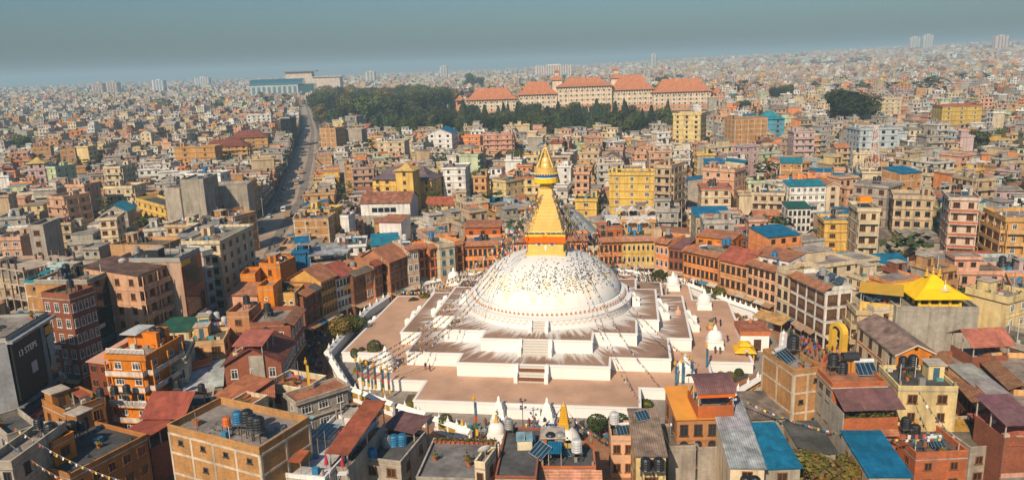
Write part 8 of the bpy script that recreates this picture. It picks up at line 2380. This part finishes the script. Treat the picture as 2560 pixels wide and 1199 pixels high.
# the rest of the crowd: small figures nobody could count one by one
m = MB()
for fn, n in ((polar(150, 206, 50.5, 57.8), 120), (polar(-24, 12, 52, 66), 110), (polar(10, 60, 50, 59), 60), (polar(105, 150, 50.5, 58), 40), (FX, 50)):
    for i in range(n):
        x, y = fn()
        if hits(x, y, .6, .6, 0): continue
        a = R.uniform(0, 6.28); h = R.uniform(1.5, 1.75); c = jit(R.choice(CLOTH)[1], .3); tc = R.choice([(.03, .03, .05), (.05, .04, .04), (.1, .07, .05), c]); m.T = (x, y, .02, math.cos(a), math.sin(a))
        m.lathe([(.05, 0), (.07, h * .25), (.10, h * .48)], 5, 'skin', tc, (-.09, 0), cap=False); m.lathe([(.05, 0), (.07, h * .25), (.10, h * .48)], 5, 'skin', tc, (.09, .12), cap=False)
        m.lathe([(.17, h * .46), (.15, h * .6), (.2, h * .78), (.17, h * .83), (.06, h * .86)], 7, 'skin', c); m.lathe([(.06, h * .85), (.1, h * .92)], 6, 'skin', (.3, .18, .11), cap=False); m.lathe([(.1, h * .92), (.09, h * .98), (0, h)], 6, 'skin', (.012, .01, .01))
        for s in (-1, 1): m.tube([(s * .2, 0, h * .8), (s * .26, .03 * s, h * .62), (s * .22, -.12, h * .47)], .05, 4, 'skin', c)
m.T = None; o = m.build('crowd'); o['kind'] = 'stuff'; tag(o, 'dense crowd of walkers filling the ring path and plaza', 'crowd')

# market stalls in front of the terrace
SC_ = [('teal', (.03, .22, .26)), ('blue', (.05, .16, .36)), ('red', (.42, .06, .05)), ('grey', (.3, .3, .3)), ('white', (.62, .6, .56)), ('dark blue', (.02, .05, .12))]
for i in range(26):
    for _ in range(30):
        x, y = R.uniform(-9, 20.5), R.uniform(110.5, 119.5)
        if not hits(x, y, 1.5, 1.2, 0) and all(math.hypot(x - a, y - b) > 2.2 for a, b in ((-3.6, 114.6), (-9.2, 114.8), (1.3, 113.6), (7.3, 111.6), (7.3, 113.6))): break
    cn, c = SC_[i % 6]; t = thing('market_stall', f'low market stall with {cn} cloth and goods in the front market', 'market stall', (x, y, 0), R.uniform(-.4, .4), 'market stalls below the terrace')
    m = MB(); m.box(-.8, .8, -.45, .45, .55, .62, 'cloth', c); m.poly([(-.8, -.46, .2), (.8, -.46, .2), (.8, -.46, .6), (-.8, -.46, .6)], 'cloth', tuple(q * .8 for q in c)); m.build('tabletop', t)
    m = MB(); [m.box(sx - .04, sx + .04, sy - .04, sy + .04, 0, .55, 'wood', (.2, .12, .07), skip='tu') for sx in (-.7, .7) for sy in (-.38, .38)]; m.build('leg', t)
    m = MB()
    for q in range(9): gx, gy = R.uniform(-.7, .6), R.uniform(-.38, .3); m.box(gx, gx + R.uniform(.08, .2), gy, gy + R.uniform(.08, .16), .621, .621 + R.uniform(.06, .3), 'paint', R.choice([(.5, .3, .06), (.5, .1, .05), (.1, .2, .3), (.6, .5, .4), (.04, .04, .04)]), skip='u')
    o = m.build('goods', t); o['kind'] = 'stuff'

# ------------------------------------------------------------------ vehicles
WHm = MB(); WHm.tube([(-.11, 0, 0), (.11, 0, 0)], .34, 10, 'plastic', (.015, .015, .015)); WHEEL = WHm.mesh('wheel')


def loft(m, secs, mat, col):
    for a, b in zip(secs, secs[1:]):
        for i in range(len(a)): m.poly([a[i], a[(i + 1) % len(a)], b[(i + 1) % len(b)], b[i]], mat, col)
    m.poly(secs[0][::-1], mat, col); m.poly(secs[-1], mat, col)


def car(x, y, rz, col, label, kind='car'):
    t = thing({'car': 'parked_car', 'van': 'minibus', 'bus': 'bus', 'truck': 'truck'}[kind], label, {'car': 'car', 'van': 'minibus', 'bus': 'bus', 'truck': 'truck'}[kind], (x, y, .03), rz, 'vehicles on the wide street' if kind != 'bus' else None)
    L, W, Hh = {'car': (4.0, 1.65, 1.45), 'van': (5.2, 1.9, 2.3), 'bus': (11, 2.5, 3.2), 'truck': (7, 2.4, 2.8)}[kind]
    m = MB()

    def sec(yy, z0, z1, w): return [(-w / 2, yy, z0), (w / 2, yy, z0), (w / 2, yy, z1 - .12), (w / 2 - .12, yy, z1), (-w / 2 + .12, yy, z1), (-w / 2, yy, z1 - .12)]
    if kind == 'car':
        loft(m, [sec(-L / 2, .35, .75, W * .9), sec(-L / 2 + .3, .25, .85, W), sec(-L * .2, .25, .95, W), sec(L * .35, .25, .95, W), sec(L / 2, .3, .9, W * .92)], 'vehicle', col); m.build('body', t)
        m = MB(); loft(m, [sec(-L * .18, .93, .96, W * .9), sec(-L * .06, .93, Hh, W * .78), sec(L * .25, .93, Hh, W * .78), sec(L * .40, .93, .97, W * .88)], 'glass', (.03, .04, .05)); m.build('windows', t); m = MB(); m.box(-W * .36, W * .36, -L * .05, L * .24, Hh + .001, Hh + .03, 'vehicle', col); m.build('roof', t)
    else:
        loft(m, [sec(-L / 2, .4, Hh * .94, W * .94), sec(-L / 2 + .25, .4, Hh, W), sec(L / 2 - .15, .4, Hh, W), sec(L / 2, .5, Hh * .95, W * .95)] if kind != 'truck' else [sec(-L / 2, .5, 2.3, W * .92), sec(-L / 2 + .3, .5, 2.5, W), sec(-L / 2 + 1.9, .5, 2.5, W)], 'vehicle', col); m.build('body', t)
        m = MB()
        if kind != 'truck':
            for s in (-1, 1): m.box(*sorted((s * W / 2, s * (W / 2 + .03))), -L / 2 + .5, L / 2 - .5, Hh * .55, Hh * .86, 'glass', (.015, .02, .03))
            m.box(-W * .42, W * .42, -L / 2 - .03, -L / 2 + .02, Hh * .5, Hh * .88, 'glass', (.02, .03, .04))
        else: m.box(-W * .42, W * .42, -L / 2 - .03, -L / 2 + .02, 1.5, 2.2, 'glass', (.02, .03, .04))
        m.build('windows', t)
        if kind == 'bus':
            m = MB(); m.box(-W / 2 + .2, W / 2 - .2, -L / 2 + .6, L / 2 - .6, Hh + .001, Hh + .06, 'vehicle', (.55, .55, .53)); m.build('roof', t)
        if kind == 'truck': m = MB(); m.box(-W / 2, W / 2, -L / 2 + 2.1, L / 2, .8, 2.3, 'vehicle', (.35, .22, .1)); m.build('cargo_bed', t)
    for sx in (-1, 1):
        for yy in (-L * .32, L * .32): w_ = link('wheel', WHEEL, t, (sx * (W / 2 - .08), yy, .34 - .03)); 
    m = MB(); [m.box(sx * W * .35 - .14, sx * W * .35 + .14, -L / 2 - .04, -L / 2 - .005, .6, .78, 'vehicle', (.7, .68, .6)) for sx in (-1, 1)]; m.build('headlight', t)
    return t


RA = road_angle
for (x, y, c, lab, k, dr) in [(-100.8, 332.5, (.70, .70, .68), 'white minibus on the wide street beside the small truck', 'van', 1), (-94.9, 318.5, (.34, .22, .12), 'small brown truck behind the white minibus', 'truck', 0), (-126.3, 458.6, (.45, .2, .12), 'reddish truck further up the wide street', 'truck', 0), (-117.3, 415.3, (.40, .3, .2), 'tan truck coming down the middle of the street', 'truck', 1), (-122, 436, (.6, .6, .6), 'silver car ahead of the tan truck', 'car', 1), (-83.3, 240.9, (.45, .5, .52), 'pale car with bright roof near the street end', 'car', 1), (-102.9, 318, (.45, .6, .62), 'pale blue taxi parked on the left kerb', 'car', 1), (-186.2, 710.5, (.6, .6, .6), 'white car far up the street near the trees', 'car', 0), (-176.4, 690.4, (.5, .5, .5), 'grey car below the far white car', 'car', 1), (-200, 752, (.62, .6, .58), 'truck at the far bend of the street', 'truck', 1), (-110, 360, (.25, .1, .08), 'dark red car parked by the left kerb', 'car', 1), (-115, 378, (.3, .3, .32), 'grey car parked behind the dark red one', 'car', 1), (-119, 396, (.1, .1, .12), 'black car parked on the left kerb', 'car', 1), (-104.5, 332, (.08, .08, .09), 'black car parked left of the white minibus', 'car', 1), (-133, 480, (.55, .5, .45), 'beige car on the upper street', 'car', 1), (-150, 545, (.6, .6, .6), 'white car passing the brick block', 'car', 0), (-141, 553, (.2, .25, .3), 'slate car beside the white one at the brick block', 'car', 1), (-160, 610, (.5, .15, .1), 'red car on the upper street', 'car', 0), (-97, 290, (.15, .16, .2), 'dark car in the shade of the left kerb', 'car', 1)]:
    car(x, y, RA(x, y) - math.pi / 2 + (math.pi if dr else 0) + math.pi * (1 if k == 'truck' else 1), c, lab, k)
car(-78.6, 134.5, -.03, (.015, .12, .28), 'blue bus with white roof beside the vivid orange house', 'bus'); car(-83.0, 122.0, -.03, (.03, .10, .08), 'dark green bus with yellow front on the lower left street', 'bus')
for i, (x, y, c) in enumerate([(-73.5, 233.5, (.3, .03, .03)), (-80.5, 222, (.05, .05, .06)), (-84, 262, (.05, .05, .06)), (-97, 330, (.06, .06, .08)), (-101, 372, (.04, .04, .05)), (-84.5, 150, (.05, .05, .05))]):
    t = thing('motorcycle', 'motorcycle with rider on the wide street, %s' % ('nearest the blue shed, rider in red', 'by the debris at the street end', 'on the right hand side', 'right of the small brown truck', 'on the dark lane', 'on the shaded lower street')[i], 'motorcycle', (x, y, .03), RA(x, y) - math.pi / 2, 'motorcycles on the street')
    for yy in (-.6, .6): m = MB(); m.tube([(-.05, yy, .3), (.05, yy, .3)], .3, 10, 'plastic', (.02, .02, .02)); m.build('wheel', t)
    m = MB(); m.tube([(0, .5, .5), (0, 0, .65), (0, -.5, .75)], .14, 6, 'vehicle', (.06, .06, .07)); m.build('body', t)
    tag(link('person', R.choice(PERSON['carry']), None, (x, y, .05), t.rotation_euler.z), 'rider on motorcycle %s' % ('in red near the blue shed', 'by the debris', 'on the right', 'by the truck', 'on the dark lane', 'on the lower street')[i], 'person', 'motorcycle riders').color = (*c, 1)

# pots along the wide grey terrace, hedges and plants on roofs
gt = house_named('wide grey terrace'); pot = MB(); pot.lathe([(.16, 0), (.22, .32), (.24, .36)], 8, 'plaster', (.55, .14, .06)); POT = pot.mesh('pot'); pl = MB(); leaf_tuft(pl, 0, 0, .36, .34, 12); PLT = pl.mesh('plant')
for i in range(26):
    u = -.92 + i * .0736; t = thing('flower_pot', 'red flower pot in the long row on the wide grey terrace', 'flower pot', on(gt, u, .86 + .05 * (i % 2), .02), R.uniform(0, 6), 'flower pots on the wide grey terrace'); link('pot', POT, t); link('plant', PLT, t)
for i in range(40):
    hh = R.choice([h for h in HOUSES if h[8] == 'flat' and math.hypot(h[0], h[1]) < 180 and h[2] > 4]); t = thing('potted_plant', f'potted plant on {trim(hh[6], 12)}', 'potted plant', on(hh, R.uniform(-.8, .8), R.uniform(-.75, .8), .02), 0, 'potted plants on the roofs'); t.scale = (1.5, 1.5, 1.6); link('pot', POT, t); link('plant', PLT, t)
# lattice mast on the right
t = thing('radio_mast', 'red and white lattice mast among the houses on the right', 'mast', (147, 305, 10)); m = MB()
for sx, sy in ((-1, -1), (1, -1), (1, 1), (-1, 1)): m.tube([(sx * 2, sy * 2, 0), (sx * .5, sy * .5, 22)], .14, 4, 'paint', (.6, .5, .45))
for k in range(9):
    z0, z1 = k * 2.4, k * 2.4 + 2.4; w0, w1 = 2 - 1.5 * z0 / 22, 2 - 1.5 * z1 / 22; c = (.55, .12, .06) if k % 2 else (.7, .66, .62)
    for s in (-1, 1): m.tube([(-w0, s * w0, z0), (w1, s * w1, z1)], .08, 3, 'paint', c); m.tube([(w0, s * w0, z0), (-w1, s * w1, z1)], .08, 3, 'paint', c); m.tube([(s * w0, -w0, z0), (s * w1, w1, z1)], .08, 3, 'paint', c)
m.build('lattice', t)
# utility poles along the street
for i in range(12):
    k = 4 + i * .36; a = ROADC[int(k)]; b = ROADC[int(k) + 1]; u = k - int(k); x, y = a[0] + (b[0] - a[0]) * u, a[1] + (b[1] - a[1]) * u
    t = thing('utility_pole', 'grey utility pole on the left kerb of the wide street', 'utility pole', (x - 8.2, y, .12), 0, 'utility poles on the left kerb'); m = MB(); m.tube([(0, 0, 0), (0, 0, 8.5)], .13, 6, 'concrete', (.45, .42, .38), .09); m.build('pole', t); m = MB(); m.box(-.9, .9, -.06, .06, 7.6, 7.75, 'wood', (.2, .18, .16)); m.build('crossarm', t)
# garden wall behind the yellow temple
t = thing('garden_wall', 'long terracotta brick garden wall behind the yellow temple', 'wall', (118, 207, 0), -.1); m = MB(); m.box(-22, 14, -.2, .2, 0, 2.6, 'brick', (.50, .19, .08)); m.build('wall', t)
# plaza gate arch
t = thing('gate_arch', 'ornate golden yellow gate arch at the right end of the plaza', 'gate', (65.8, 146, 0), -1.35)
for sx in (-1.7, 1.7): m = MB(); m.box(sx - .5, sx + .5, -.6, .6, 0, 5.2, 'paint', (.66, .40, .05), skip='u'); m.build('pillar', t)
m = MB(); n = 10
for i in range(n):
    a0, a1 = math.pi * i / n, math.pi * (i + 1) / n
    for y in (-.6, .6): m.poly([(r * math.cos(a), y, 5.2 + r * .8 * math.sin(a)) for r, a in ((1.2, a0), (2.2, a0), (2.2, a1), (1.2, a1))], 'paint', (.72, .46, .06))
    m.poly([(2.2 * math.cos(a0), -.6, 5.2 + 1.76 * math.sin(a0)), (2.2 * math.cos(a0), .6, 5.2 + 1.76 * math.sin(a0)), (2.2 * math.cos(a1), .6, 5.2 + 1.76 * math.sin(a1)), (2.2 * math.cos(a1), -.6, 5.2 + 1.76 * math.sin(a1))], 'paint', (.72, .46, .06))
m.build('arch', t)
print('people', NP[0], 'tanks', TANK_N[0], 'objects', len(bpy.data.objects))
dup = {k: len(v) for k, v in LABELS.items() if len(v) > 1}
